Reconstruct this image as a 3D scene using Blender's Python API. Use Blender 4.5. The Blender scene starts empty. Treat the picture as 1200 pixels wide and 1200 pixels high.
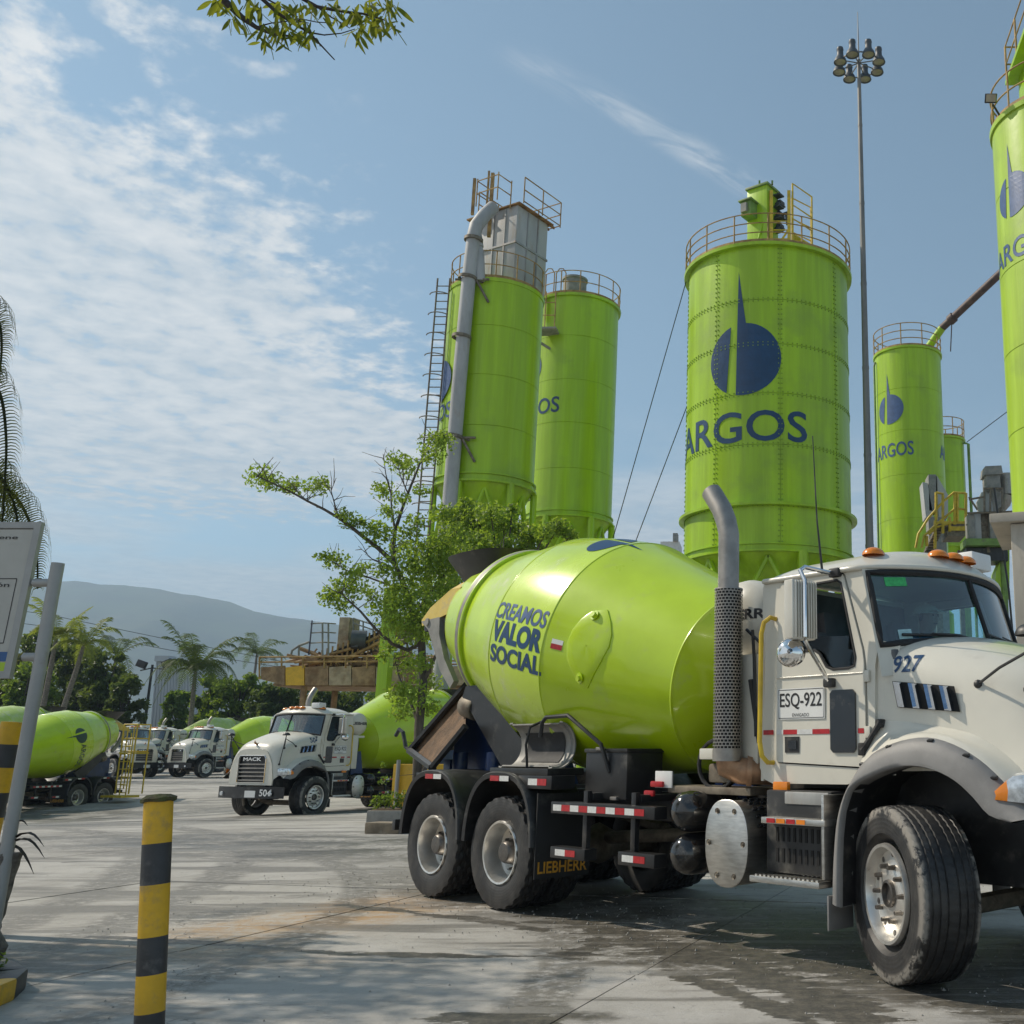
import bpy, bmesh, math, random
import numpy as np
from mathutils import Vector, Matrix, noise as mnoise

random.seed(7)
RNG = np.random.default_rng(7)
PI = math.pi
R = math.radians
sc = bpy.context.scene
COL = sc.collection

# ------------------------------------------------------------------ camera
F_PX, PITCH, CAM_H = 1216.2, R(13.05), 1.476
cam_d = bpy.data.cameras.new('camera')
cam = bpy.data.objects.new('camera', cam_d)
COL.objects.link(cam)
cam.location = (0, 0, CAM_H)
cam.rotation_euler = (R(90) + PITCH, 0, 0)
cam_d.sensor_width = 36
cam_d.lens = F_PX / 1200 * 36
cam_d.shift_x = -0.25
cam_d.clip_start = 0.05
cam_d.clip_end = 30000
sc.camera = cam

# ------------------------------------------------------------------ light
SUN_AZ = (-0.97, 0.25)          # horizontal direction towards the sun
SUN_EL = R(44)
sun_d = bpy.data.lights.new('sun', 'SUN')
sun = bpy.data.objects.new('sun', sun_d)
COL.objects.link(sun)
sun_d.energy = 4.7
sun_d.angle = R(0.6)
sun_d.color = (1.0, 0.905, 0.76)
sv = Vector((SUN_AZ[0] * math.cos(SUN_EL), SUN_AZ[1] * math.cos(SUN_EL), math.sin(SUN_EL)))
sun.rotation_euler = sv.to_track_quat('Z', 'Y').to_euler()
sun.location = (-20, 5, 30)

world = bpy.data.worlds.new('World')
sc.world = world
world.use_nodes = True


class NT:
    """tiny node helper"""
    def __init__(s, tree):
        s.t = tree
        tree.nodes.clear()

    def n(s, kind, ins=None, **props):
        nd = s.t.nodes.new(kind)
        for k, v in props.items():
            setattr(nd, k, v)
        for k, v in (ins or {}).items():
            s.put(nd.inputs[k], v)
        return nd

    def put(s, sock, v):
        if isinstance(v, bpy.types.NodeSocket):
            s.t.links.new(v, sock)
        else:
            if sock.type == 'RGBA' and len(v) == 3:
                v = (*v, 1)
            sock.default_value = v

    def m(s, op, a, b=0.0, c=None, clamp=False):
        nd = s.t.nodes.new('ShaderNodeMath')
        nd.operation = op
        nd.use_clamp = clamp
        s.put(nd.inputs[0], a)
        s.put(nd.inputs[1], b)
        if c is not None:
            s.put(nd.inputs[2], c)
        return nd.outputs[0]

    def ramp(s, x, lo, hi, a=0.0, b=1.0):
        nd = s.t.nodes.new('ShaderNodeMapRange')
        nd.interpolation_type = 'SMOOTHSTEP'
        s.put(nd.inputs[0], x)
        for i, v in zip((1, 2, 3, 4), (lo, hi, a, b)):
            s.put(nd.inputs[i], v)
        return nd.outputs[0]

    def mix(s, f, a, b):
        nd = s.t.nodes.new('ShaderNodeMix')
        nd.data_type = 'RGBA'
        s.put(nd.inputs[0], f)
        s.put(nd.inputs[6], a)
        s.put(nd.inputs[7], b)
        return nd.outputs[2]

    def noise(s, vec, scale, detail=4, rough=0.55, dist=0.0):
        nd = s.n('ShaderNodeTexNoise', {'Scale': scale, 'Detail': detail, 'Roughness': rough, 'Distortion': dist})
        s.put(nd.inputs['Vector'], vec)
        return nd.outputs[0]

    def scale(s, vec, xyz, rot=(0, 0, 0), loc=(0, 0, 0)):
        nd = s.n('ShaderNodeMapping', {'Scale': xyz, 'Rotation': rot, 'Location': loc})
        s.put(nd.inputs['Vector'], vec)
        return nd.outputs[0]

    def sep(s, vec):
        nd = s.n('ShaderNodeSeparateXYZ')
        s.put(nd.inputs[0], vec)
        return nd.outputs


def build_world():
    t = NT(world.node_tree)
    sky = t.n('ShaderNodeTexSky', sky_type='NISHITA', sun_disc=False, sun_elevation=SUN_EL,
              sun_rotation=math.atan2(SUN_AZ[0], SUN_AZ[1]), altitude=1500.0, air_density=1.0,
              dust_density=1.0, ozone_density=1.6)
    geo = t.n('ShaderNodeTexCoord')
    d = geo.outputs['Generated']
    x, y, z = t.sep(d)
    zz = t.m('MAXIMUM', z, 0.03)
    px = t.m('DIVIDE', x, zz)
    py = t.m('DIVIDE', y, zz)
    cmb = t.n('ShaderNodeCombineXYZ', {'X': px, 'Y': py, 'Z': 0.0}).outputs[0]
    # streak coordinates: a along the rows, b across
    rows = t.scale(cmb, (1, 1, 1), (0, 0, -R(47)))
    broad = t.noise(t.scale(rows, (0.9, 1.5, 1)), 1.1, 3, 0.5)
    rip = t.noise(t.scale(rows, (10.5, 8.5, 1)), 1.0, 7, 0.56, 0.15)
    fine = t.noise(t.scale(rows, (27.0, 20.0, 1)), 1.1, 6, 0.6, 0.1)
    wob = t.m('MULTIPLY_ADD', broad, 0.9, -0.45)
    # the sheet of altocumulus lies west of a line, and thins away to the north
    edge = t.m('ADD', px, wob)
    sheet = t.ramp(edge, -0.55, -1.4, 0, 1)
    thin = t.ramp(t.m('ADD', py, t.m('MULTIPLY', wob, 1.5)), 5.0, 3.3, 0, 1)
    sheet = t.m('MULTIPLY', sheet, thin)
    tex = t.m('ADD', t.m('MULTIPLY', rip, 0.75), t.m('MULTIPLY', fine, 0.3))
    dens = t.m('ADD', t.m('MULTIPLY', tex, 1.15), t.m('MULTIPLY', sheet, 0.40))
    cov = t.m('MULTIPLY', t.ramp(dens, 0.70, 0.98, 0, 1), t.ramp(sheet, 0.02, 0.35, 0, 1))
    # low bank of cloud over the hills
    lown = t.noise(t.scale(d, (3.0, 3.0, 11.0)), 1.6, 6, 0.55, 0.2)
    low = t.m('MULTIPLY', t.ramp(z, 0.33, 0.20), t.ramp(lown, 0.34, 0.60))
    low = t.m('MULTIPLY', low, 0.75)
    # thin wisps of cirrus
    ra, rb, _ = t.sep(rows)
    wn = t.noise(t.scale(rows, (2.2, 7.0, 1)), 2.0, 7, 0.62, 0.8)
    wl = t.ramp(t.m('ABSOLUTE', t.m('ADD', rb, t.m('MULTIPLY_ADD', t.noise(rows, 1.2, 2), -0.1, -1.14))), 0.055, 0.0)
    wr = t.m('MULTIPLY', t.ramp(ra, 0.68, 0.8), t.ramp(ra, 1.5, 1.1))
    wisp = t.m('MULTIPLY', t.m('MULTIPLY', wl, wr), t.ramp(wn, 0.38, 0.68))
    wisp = t.m('MULTIPLY', wisp, 0.55)
    c = t.m('MAXIMUM', t.m('MAXIMUM', t.m('MULTIPLY', cov, 0.95), low), wisp, clamp=True)
    shade = t.ramp(t.m('ADD', t.m('MULTIPLY', rip, 0.7), t.m('MULTIPLY', broad, 0.4)), 0.35, 0.75)
    ccol = t.mix(shade, CLOUD_DARK, CLOUD_LIGHT)
    skyh = t.n('ShaderNodeHueSaturation', {'Saturation': SKY_SAT, 'Value': SKY_VAL, 'Color': sky.outputs[0]}).outputs[0]
    skyc = t.n('ShaderNodeVectorMath', {0: skyh, 1: SKY_TINT}, operation='MULTIPLY').outputs[0]
    mixed = t.mix(c, skyc, ccol)
    bg = t.n('ShaderNodeBackground', {'Color': mixed, 'Strength': SKY_STRENGTH})
    out = t.n('ShaderNodeOutputWorld')
    t.t.links.new(bg.outputs[0], out.inputs[0])


HAZE = 2.9e-4
CLOUD_LIGHT = (7.2, 7.1, 6.9)
CLOUD_DARK = (4.4, 4.9, 5.3)
SKY_STRENGTH = 0.13
SKY_SAT, SKY_VAL = 0.76, 1.02
SKY_TINT = (0.84, 1.04, 1.0)
build_world()
sc.view_settings.view_transform = 'Standard'
sc.view_settings.look = 'None'
sc.view_settings.exposure = 0.04
sc.view_settings.gamma = 1.0
sc.view_settings.use_curve_mapping = False
sc.cycles.volume_bounces = 0
sc.cycles.max_bounces = 8
sc.cycles.transparent_max_bounces = 12
sc.cycles.use_denoising = True

# ------------------------------------------------------------------ places
CP, SP = math.cos(PITCH), math.sin(PITCH)


def at(px, py, Y):
    """world point seen at a photo pixel, at distance Y north of the camera"""
    v = (600 - py) / F_PX
    d = Vector(((px - 900) / F_PX, CP - SP * v, SP + CP * v))
    return Vector((0, 0, CAM_H)) + d * (Y / d.y)


def terrain(x, y):
    return -0.75 * math.exp(-(((x + 27) / 13) ** 2 + ((y - 35) / 10) ** 2))


# ------------------------------------------------------------------ materials
MATS = {}


def pbr(name, col, rough=0.5, metal=0.0, var=0.12, vscale=3.0, stretch=(1, 1, 1), bump=0.0, bscale=60,
        dirt=None, dscale=2.5, damt=0.5, coat=0.0, spec=0.5, trans=None, rvar=0.15):
    if name in MATS:
        return MATS[name]
    m = bpy.data.materials.new(name)
    m.use_nodes = True
    t = NT(m.node_tree)
    co = t.n('ShaderNodeTexCoord').outputs['Object']
    n1 = t.noise(t.scale(co, stretch), vscale, 5, 0.6)
    lo = tuple(c * (1 - var) for c in col)
    hi = tuple(min(1, c * (1 + var)) for c in col)
    base = t.mix(t.ramp(n1, 0.3, 0.7), lo, hi)
    rg = t.m('MULTIPLY_ADD', n1, rvar, rough - rvar * 0.5)
    if dirt:
        n2 = t.noise(t.scale(co, stretch), dscale, 8, 0.65)
        f = t.ramp(n2, 0.62 - damt * 0.3, 0.80 - damt * 0.2)
        f = t.m('MULTIPLY', f, min(1.0, 0.5 + damt * 0.6))
        base = t.mix(f, base, dirt)
        rg = t.m('MAXIMUM', rg, t.m('MULTIPLY', f, 0.8))
    p = t.n('ShaderNodeBsdfPrincipled', {'Base Color': base, 'Roughness': rg, 'Metallic': metal,
                                         'Coat Weight': coat, 'Coat Roughness': 0.08,
                                         'Specular IOR Level': spec})
    if bump:
        nb = t.noise(co, bscale, 4, 0.6)
        b = t.n('ShaderNodeBump', {'Strength': bump, 'Distance': 0.02, 'Height': nb})
        t.t.links.new(b.outputs[0], p.inputs['Normal'])
    sh = p.outputs[0]
    if trans:
        tr = t.n('ShaderNodeBsdfTranslucent', {'Color': trans})
        mx = t.n('ShaderNodeMixShader', {0: 0.42})
        t.t.links.new(sh, mx.inputs[1])
        t.t.links.new(tr.outputs[0], mx.inputs[2])
        sh = mx.outputs[0]
    o = t.n('ShaderNodeOutputMaterial')
    t.t.links.new(sh, o.inputs[0])
    MATS[name] = m
    return m


def glass(name, tint, refl=0.06, rough=0.02):
    m = bpy.data.materials.new(name)
    m.use_nodes = True
    t = NT(m.node_tree)
    tr = t.n('ShaderNodeBsdfTransparent', {'Color': tint})
    gl = t.n('ShaderNodeBsdfGlossy', {'Color': (1, 1, 1), 'Roughness': rough})
    fr = t.n('ShaderNodeFresnel', {'IOR': 1.52}).outputs[0]
    f = t.m('ADD', fr, refl, clamp=True)
    mx = t.n('ShaderNodeMixShader', {0: f})
    t.t.links.new(tr.outputs[0], mx.inputs[1])
    t.t.links.new(gl.outputs[0], mx.inputs[2])
    o = t.n('ShaderNodeOutputMaterial')
    t.t.links.new(mx.outputs[0], o.inputs[0])
    MATS[name] = m
    return m


def tyre_mat(name, amt, lo):
    m = bpy.data.materials.new(name)
    m.use_nodes = True
    t = NT(m.node_tree)
    co = t.n('ShaderNodeTexCoord').outputs['Object']
    x, y, z = t.sep(co)
    rad = t.m('SQRT', t.m('ADD', t.m('MULTIPLY', x, x), t.m('MULTIPLY', z, z)))
    n1 = t.noise(co, 5, 6, 0.65, 0.5)
    n2 = t.noise(co, 26, 5, 0.7)
    band = t.m('MULTIPLY', t.ramp(rad, 0.445, 0.485), t.ramp(rad, 0.535, 0.525))
    mud = t.m('MULTIPLY', t.m('MULTIPLY', band, t.ramp(t.m('ABSOLUTE', y), 0.150, 0.175)), t.ramp(t.m('ADD', n1, t.m('MULTIPLY', n2, 0.4)), 0.62, 0.72))
    dust = t.m('MULTIPLY', t.ramp(n1, 0.35, 0.75), 0.30)
    f = t.m('MAXIMUM', t.m('MULTIPLY', mud, amt), t.m('MULTIPLY', dust, lo), clamp=True)
    base = t.mix(f, (0.017, 0.017, 0.018), (0.27, 0.25, 0.22))
    rings = t.m('SINE', t.m('MULTIPLY', rad, 240))
    h = t.m('ADD', t.m('MULTIPLY', rings, 0.10), t.m('MULTIPLY', n2, 0.7))
    b = t.n('ShaderNodeBump', {'Strength': 0.5, 'Distance': 0.006, 'Height': h})
    p = t.n('ShaderNodeBsdfPrincipled', {'Base Color': base, 'Roughness': t.m('MULTIPLY_ADD', f, 0.4, 0.5)})
    t.t.links.new(b.outputs[0], p.inputs['Normal'])
    o = t.n('ShaderNodeOutputMaterial')
    t.t.links.new(p.outputs[0], o.inputs[0])
    MATS[name] = m
    return m


def silo_mat(name, col):
    """lime paint, faded and run down by rain in vertical streaks"""
    m = bpy.data.materials.new(name)
    m.use_nodes = True
    t = NT(m.node_tree)
    co = t.n('ShaderNodeTexCoord').outputs['Object']
    st = t.noise(t.scale(co, (1.6, 1.6, 0.10)), 1.0, 6, 0.65)
    st2 = t.noise(t.scale(co, (5, 5, 0.16)), 1.3, 6, 0.7)
    cl = t.noise(co, 0.5, 4, 0.6)
    dk = tuple(c * 0.76 for c in col)
    base = t.mix(t.ramp(st, 0.35, 0.7), dk, col)
    pale = (col[0] * 1.15 + 0.05, col[1] * 1.08 + 0.04, col[2] + 0.05)
    base = t.mix(t.m('MULTIPLY', t.ramp(st2, 0.5, 0.75), 0.4), base, pale)
    run = t.noise(t.scale(co, (3.2, 3.2, 0.07)), 1.7, 7, 0.75)
    base = t.mix(t.m('MULTIPLY', t.ramp(run, 0.60, 0.74), 0.32), base, (0.20, 0.22, 0.07))
    base = t.mix(t.m('MULTIPLY', t.ramp(cl, 0.50, 0.72), 0.34), base, (0.16, 0.24, 0.05))
    sp = t.noise(co, 9, 6, 0.7)
    base = t.mix(t.m('MULTIPLY', t.ramp(sp, 0.66, 0.72), 0.35), base, (0.20, 0.19, 0.12))
    p = t.n('ShaderNodeBsdfPrincipled', {'Base Color': base, 'Roughness': t.m('MULTIPLY_ADD', cl, 0.3, 0.20)})
    b = t.n('ShaderNodeBump', {'Strength': 0.25, 'Distance': 0.03, 'Height': t.noise(co, 1.1, 3)})
    t.t.links.new(b.outputs[0], p.inputs['Normal'])
    o = t.n('ShaderNodeOutputMaterial')
    t.t.links.new(p.outputs[0], o.inputs[0])
    MATS[name] = m
    return m


tyre_mat('tyre_rubber', 0.85, 0.5)
tyre_mat('tyre_dusty', 0.12, 0.55)
LIME = (0.45, 0.63, 0.006)
silo_mat('silo_lime', (0.375, 0.60, 0.005))
silo_mat('silo_lime_pale', (0.42, 0.62, 0.05))
pbr('drum_lime', LIME, 0.30, var=0.06, vscale=2.0, coat=0.6, dirt=(0.40, 0.46, 0.16), dscale=2.6, damt=0.22)
pbr('drum_band', (0.50, 0.68, 0.02), 0.26, var=0.06, vscale=2.0, coat=0.6, dirt=(0.50, 0.55, 0.28), dscale=2.6, damt=0.25)
pbr('drum_rear', (0.47, 0.66, 0.02), 0.30, var=0.08, vscale=2.0, coat=0.4, dirt=(0.50, 0.54, 0.30), dscale=3.2, damt=0.4)
pbr('truck_white', (0.64, 0.61, 0.525), 0.3, var=0.05, vscale=1.5, coat=0.35, dirt=(0.45, 0.41, 0.34), dscale=2.2, damt=0.2)
pbr('fender_grey', (0.20, 0.195, 0.19), 0.55, var=0.14, vscale=4, bump=0.12, bscale=220, dirt=(0.34, 0.32, 0.29), dscale=3, damt=0.3)
pbr('black_steel', (0.018, 0.018, 0.019), 0.38, var=0.3, vscale=5, dirt=(0.13, 0.12, 0.105), dscale=3.5, damt=0.28)
pbr('black_gloss', (0.012, 0.012, 0.013), 0.12, var=0.2, coat=0.5, dirt=(0.16, 0.15, 0.13), dscale=4, damt=0.2)
pbr('black_plastic', (0.022, 0.022, 0.023), 0.45, var=0.3, vscale=6, dirt=(0.15, 0.14, 0.12), dscale=4, damt=0.3)
pbr('rubber', (0.016, 0.016, 0.017), 0.7, var=0.3, dirt=(0.12, 0.11, 0.10), damt=0.2)
pbr('alu', (0.72, 0.70, 0.66), 0.36, 0.85, var=0.08, vscale=8, dirt=(0.30, 0.27, 0.22), dscale=6, damt=0.3)
pbr('brushed_alu', (0.56, 0.55, 0.52), 0.38, 1.0, var=0.12, vscale=9, stretch=(1, 1, 6), dirt=(0.35, 0.30, 0.24), dscale=5, damt=0.25)
pbr('chrome', (0.80, 0.80, 0.80), 0.08, 1.0, var=0.03)
pbr('stack_steel', (0.33, 0.31, 0.285), 0.48, 0.8, var=0.2, vscale=5, dirt=(0.20, 0.16, 0.12), dscale=5, damt=0.3)
pbr('exhaust_copper', (0.42, 0.25, 0.15), 0.5, 0.7, var=0.25, vscale=7, dirt=(0.25, 0.18, 0.12), damt=0.4)
pbr('grime_metal', (0.20, 0.17, 0.13), 0.6, 0.4, var=0.3, vscale=7, dirt=(0.10, 0.07, 0.05), dscale=6, damt=0.5)
pbr('blue_steel', (0.012, 0.035, 0.12), 0.35, var=0.3, dirt=(0.10, 0.10, 0.10), dscale=4, damt=0.3)
pbr('concrete_crust', (0.14, 0.085, 0.048), 0.9, var=0.4, vscale=5, bump=0.6, bscale=30, dirt=(0.24, 0.20, 0.16), dscale=6, damt=0.3)
pbr('yellow_paint', (0.68, 0.40, 0.02), 0.45, var=0.12, vscale=4, dirt=(0.30, 0.20, 0.06), dscale=5, damt=0.3)
pbr('guard_yellow', (0.62, 0.46, 0.10), 0.55, var=0.15, vscale=4, dirt=(0.40, 0.34, 0.20), dscale=4, damt=0.4)
pbr('yellow_rail', (0.60, 0.42, 0.03), 0.45, var=0.2, vscale=4, dirt=(0.32, 0.16, 0.05), dscale=5, damt=0.35)
pbr('bollard_yellow', (0.62, 0.36, 0.012), 0.5, var=0.12, vscale=5, bump=0.1, bscale=40, dirt=(0.26, 0.19, 0.09), dscale=7, damt=0.35)
pbr('bollard_black', (0.03, 0.032, 0.035), 0.5, var=0.3, vscale=6, bump=0.1, bscale=40, dirt=(0.15, 0.145, 0.14), dscale=7, damt=0.35)
pbr('moss', (0.07, 0.06, 0.025), 0.95, var=0.5, vscale=20, bump=0.8, bscale=60, dirt=(0.06, 0.09, 0.02), dscale=12, damt=0.5)
pbr('orange_lens', (0.75, 0.22, 0.01), 0.25, var=0.1, coat=0.5)
pbr('red_tape', (0.42, 0.02, 0.025), 0.3, var=0.15, vscale=30)
pbr('white_tape', (0.66, 0.66, 0.64), 0.3, var=0.1, vscale=30)
pbr('navy_print', (0.006, 0.045, 0.125), 0.35, var=0.15, vscale=2)
pbr('navy_faded', (0.045, 0.095, 0.22), 0.4, var=0.15, vscale=3)
pbr('teal_print', (0.015, 0.30, 0.42), 0.35, var=0.1)
pbr('dark_leaf_print', (0.03, 0.07, 0.05), 0.4, var=0.2)
pbr('black_print', (0.015, 0.015, 0.017), 0.5, var=0.1)
pbr('amber_print', (0.62, 0.30, 0.02), 0.5, var=0.25, vscale=20)
pbr('white_print', (0.72, 0.72, 0.70), 0.5, var=0.1)
pbr('plate_white', (0.72, 0.72, 0.70), 0.35, var=0.05)
pbr('interior_dark', (0.11, 0.115, 0.12), 0.7, var=0.3)
pbr('interior_grey', (0.10, 0.10, 0.105), 0.8, var=0.2)
pbr('skin', (0.36, 0.20, 0.13), 0.5, var=0.1)
pbr('shirt', (0.10, 0.15, 0.22), 0.85, var=0.2)
pbr('hat_white', (0.65, 0.62, 0.52), 0.4, var=0.05)
pbr('chute_grey', (0.26, 0.25, 0.23), 0.55, 0.15, var=0.2, vscale=5, dirt=(0.36, 0.33, 0.28), dscale=4, damt=0.4)
pbr('hub_steel', (0.16, 0.15, 0.14), 0.4, 0.8, var=0.3, vscale=9, dirt=(0.10, 0.08, 0.06), dscale=8, damt=0.5)
pbr('hair', (0.02, 0.015, 0.012), 0.6, var=0.2)
pbr('cream_mirror', (0.62, 0.59, 0.52), 0.32, 0.35, var=0.06)
pbr('galv', (0.33, 0.33, 0.32), 0.5, 0.35, var=0.2, vscale=3, stretch=(1, 1, 0.3), dirt=(0.30, 0.20, 0.12), dscale=4, damt=0.3)
pbr('mast_steel', (0.19, 0.19, 0.185), 0.55, 0.2, var=0.25, vscale=2, stretch=(1, 1, 0.25), dirt=(0.22, 0.17, 0.12), dscale=2, damt=0.4)
pbr('lamp_grey', (0.055, 0.065, 0.075), 0.5, 0.0, var=0.2)
pbr('lamp_glass', (0.30, 0.27, 0.20), 0.15, var=0.2)
pbr('pipe_grey', (0.36, 0.365, 0.365), 0.6, 0.0, var=0.15, vscale=2, stretch=(1, 1, 0.3), dirt=(0.30, 0.25, 0.19), dscale=3, damt=0.3)
pbr('box_grey', (0.40, 0.405, 0.40), 0.55, var=0.12, vscale=1.5, stretch=(1, 1, 0.25), dirt=(0.35, 0.24, 0.13), dscale=2.0, damt=0.3)
pbr('rivet_green', (0.19, 0.31, 0.015), 0.6, var=0.2)
pbr('rust', (0.25, 0.13, 0.05), 0.85, var=0.4, vscale=4, dirt=(0.40, 0.28, 0.09), dscale=3, damt=0.4)
pbr('rust_rail', (0.36, 0.23, 0.08), 0.7, var=0.35, vscale=3, dirt=(0.22, 0.11, 0.04), dscale=4, damt=0.5)
pbr('dark_pipe', (0.075, 0.045, 0.04), 0.6, var=0.3, dirt=(0.15, 0.10, 0.07), damt=0.4)
pbr('rusty_plate', (0.30, 0.20, 0.11), 0.85, var=0.35, vscale=2.5, dirt=(0.17, 0.09, 0.04), dscale=2, damt=0.6)
pbr('tan_plate', (0.38, 0.30, 0.20), 0.8, var=0.3, vscale=2.5, dirt=(0.22, 0.12, 0.05), dscale=2.2, damt=0.5)
pbr('plant_grey', (0.24, 0.24, 0.225), 0.7, var=0.25, vscale=3, dirt=(0.30, 0.24, 0.17), dscale=3, damt=0.4)
pbr('plant_green', (0.16, 0.27, 0.06), 0.6, var=0.25, vscale=2, dirt=(0.15, 0.14, 0.10), damt=0.4)
pbr('beige_wall', (0.42, 0.38, 0.32), 0.85, var=0.12, vscale=1, stretch=(1, 1, 0.4), dirt=(0.28, 0.25, 0.21), dscale=1.5, damt=0.4, bump=0.15)
pbr('concrete_edge', (0.28, 0.265, 0.235), 0.9, var=0.2, vscale=3, bump=0.3, dirt=(0.15, 0.14, 0.12), dscale=3, damt=0.4)
pbr('bark', (0.085, 0.07, 0.055), 0.9, var=0.4, vscale=8, stretch=(1, 1, 0.3), bump=0.7, bscale=25, dirt=(0.17, 0.16, 0.13), dscale=6, damt=0.4)
pbr('bark_dark', (0.045, 0.038, 0.033), 0.9, var=0.4, vscale=8, bump=0.5, bscale=25)
pbr('palm_bark', (0.16, 0.14, 0.12), 0.95, var=0.4, vscale=9, stretch=(1, 1, 2), bump=0.9, bscale=22, dirt=(0.06, 0.055, 0.05), dscale=8, damt=0.4)
pbr('drum_faded', (0.42, 0.55, 0.12), 0.42, var=0.12, vscale=2.0, coat=0.1, dirt=(0.48, 0.5, 0.36), dscale=2.0, damt=0.5)
pbr('leaf_fresh', (0.13, 0.20, 0.026), 0.5, var=0.45, vscale=1.3, trans=(0.42, 0.58, 0.05))
pbr('leaf_mid', (0.070, 0.120, 0.016), 0.5, var=0.5, vscale=0.8, trans=(0.26, 0.38, 0.03))
pbr('leaf_dark', (0.050, 0.080, 0.016), 0.5, var=0.55, vscale=0.35, trans=(0.16, 0.22, 0.03))
pbr('leaf_olive', (0.060, 0.075, 0.016), 0.5, var=0.5, vscale=0.4, trans=(0.16, 0.17, 0.03))
pbr('leaf_near', (0.055, 0.080, 0.012), 0.62, spec=0.2, var=0.4, vscale=3.0, trans=(0.32, 0.36, 0.03))
pbr('palm_leaf', (0.055, 0.080, 0.022), 0.6, spec=0.25, var=0.35, vscale=0.7, trans=(0.13, 0.19, 0.03))
pbr('palm_leaf_near', (0.035, 0.04, 0.016), 0.6, spec=0.2, var=0.4, vscale=2, trans=(0.16, 0.19, 0.03))
pbr('palm_yellow', (0.16, 0.19, 0.025), 0.6, spec=0.25, var=0.3, vscale=0.7, trans=(0.30, 0.36, 0.04))
pbr('cable', (0.03, 0.03, 0.032), 0.6, var=0.1)
pbr('sign_grey', (0.33, 0.33, 0.32), 0.45, 0.1, var=0.08, vscale=4, dirt=(0.25, 0.23, 0.2), dscale=4, damt=0.2)
pbr('sign_face', (0.42, 0.41, 0.375), 0.5, var=0.05, vscale=4, dirt=(0.40, 0.38, 0.33), dscale=3, damt=0.2)  # white face darkened in its colour to stand in for the tree's shade
pbr('sign_blue', (0.02, 0.09, 0.25), 0.4, var=0.1)
pbr('sign_green', (0.36, 0.50, 0.02), 0.4, var=0.1)
pbr('corrugated', (0.40, 0.43, 0.46), 0.55, 0.2, var=0.12, vscale=0.4, stretch=(1, 1, 0.2))
pbr('louvre_chrome', (0.55, 0.60, 0.68), 0.10, 1.0, var=0.1, vscale=14)
pbr('sticker_green', (0.05, 0.42, 0.12), 0.4, var=0.2, vscale=40)
pbr('sticker_pale', (0.35, 0.55, 0.58), 0.4, var=0.1, vscale=40)
pbr('far_white', (0.60, 0.59, 0.56), 0.7, var=0.1)
pbr('wood_block', (0.20, 0.16, 0.11), 0.9, var=0.3, vscale=4, bump=0.3, dirt=(0.32, 0.29, 0.24), dscale=5, damt=0.4)
pbr('perf_dark', (0.006, 0.006, 0.006), 0.8, var=0.1)
pbr('headlamp', (0.62, 0.66, 0.70), 0.12, 0.6, var=0.25, vscale=25, coat=1.0)
glass('windscreen_glass', (0.42, 0.80, 0.92), 0.10)
glass('side_glass', (0.30, 0.34, 0.36), -0.03)
glass('clear_glass', (0.75, 0.78, 0.78), 0.03)


# ------------------------------------------------------------------ mesh building
def V3(a):
    return Vector(a)


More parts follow.
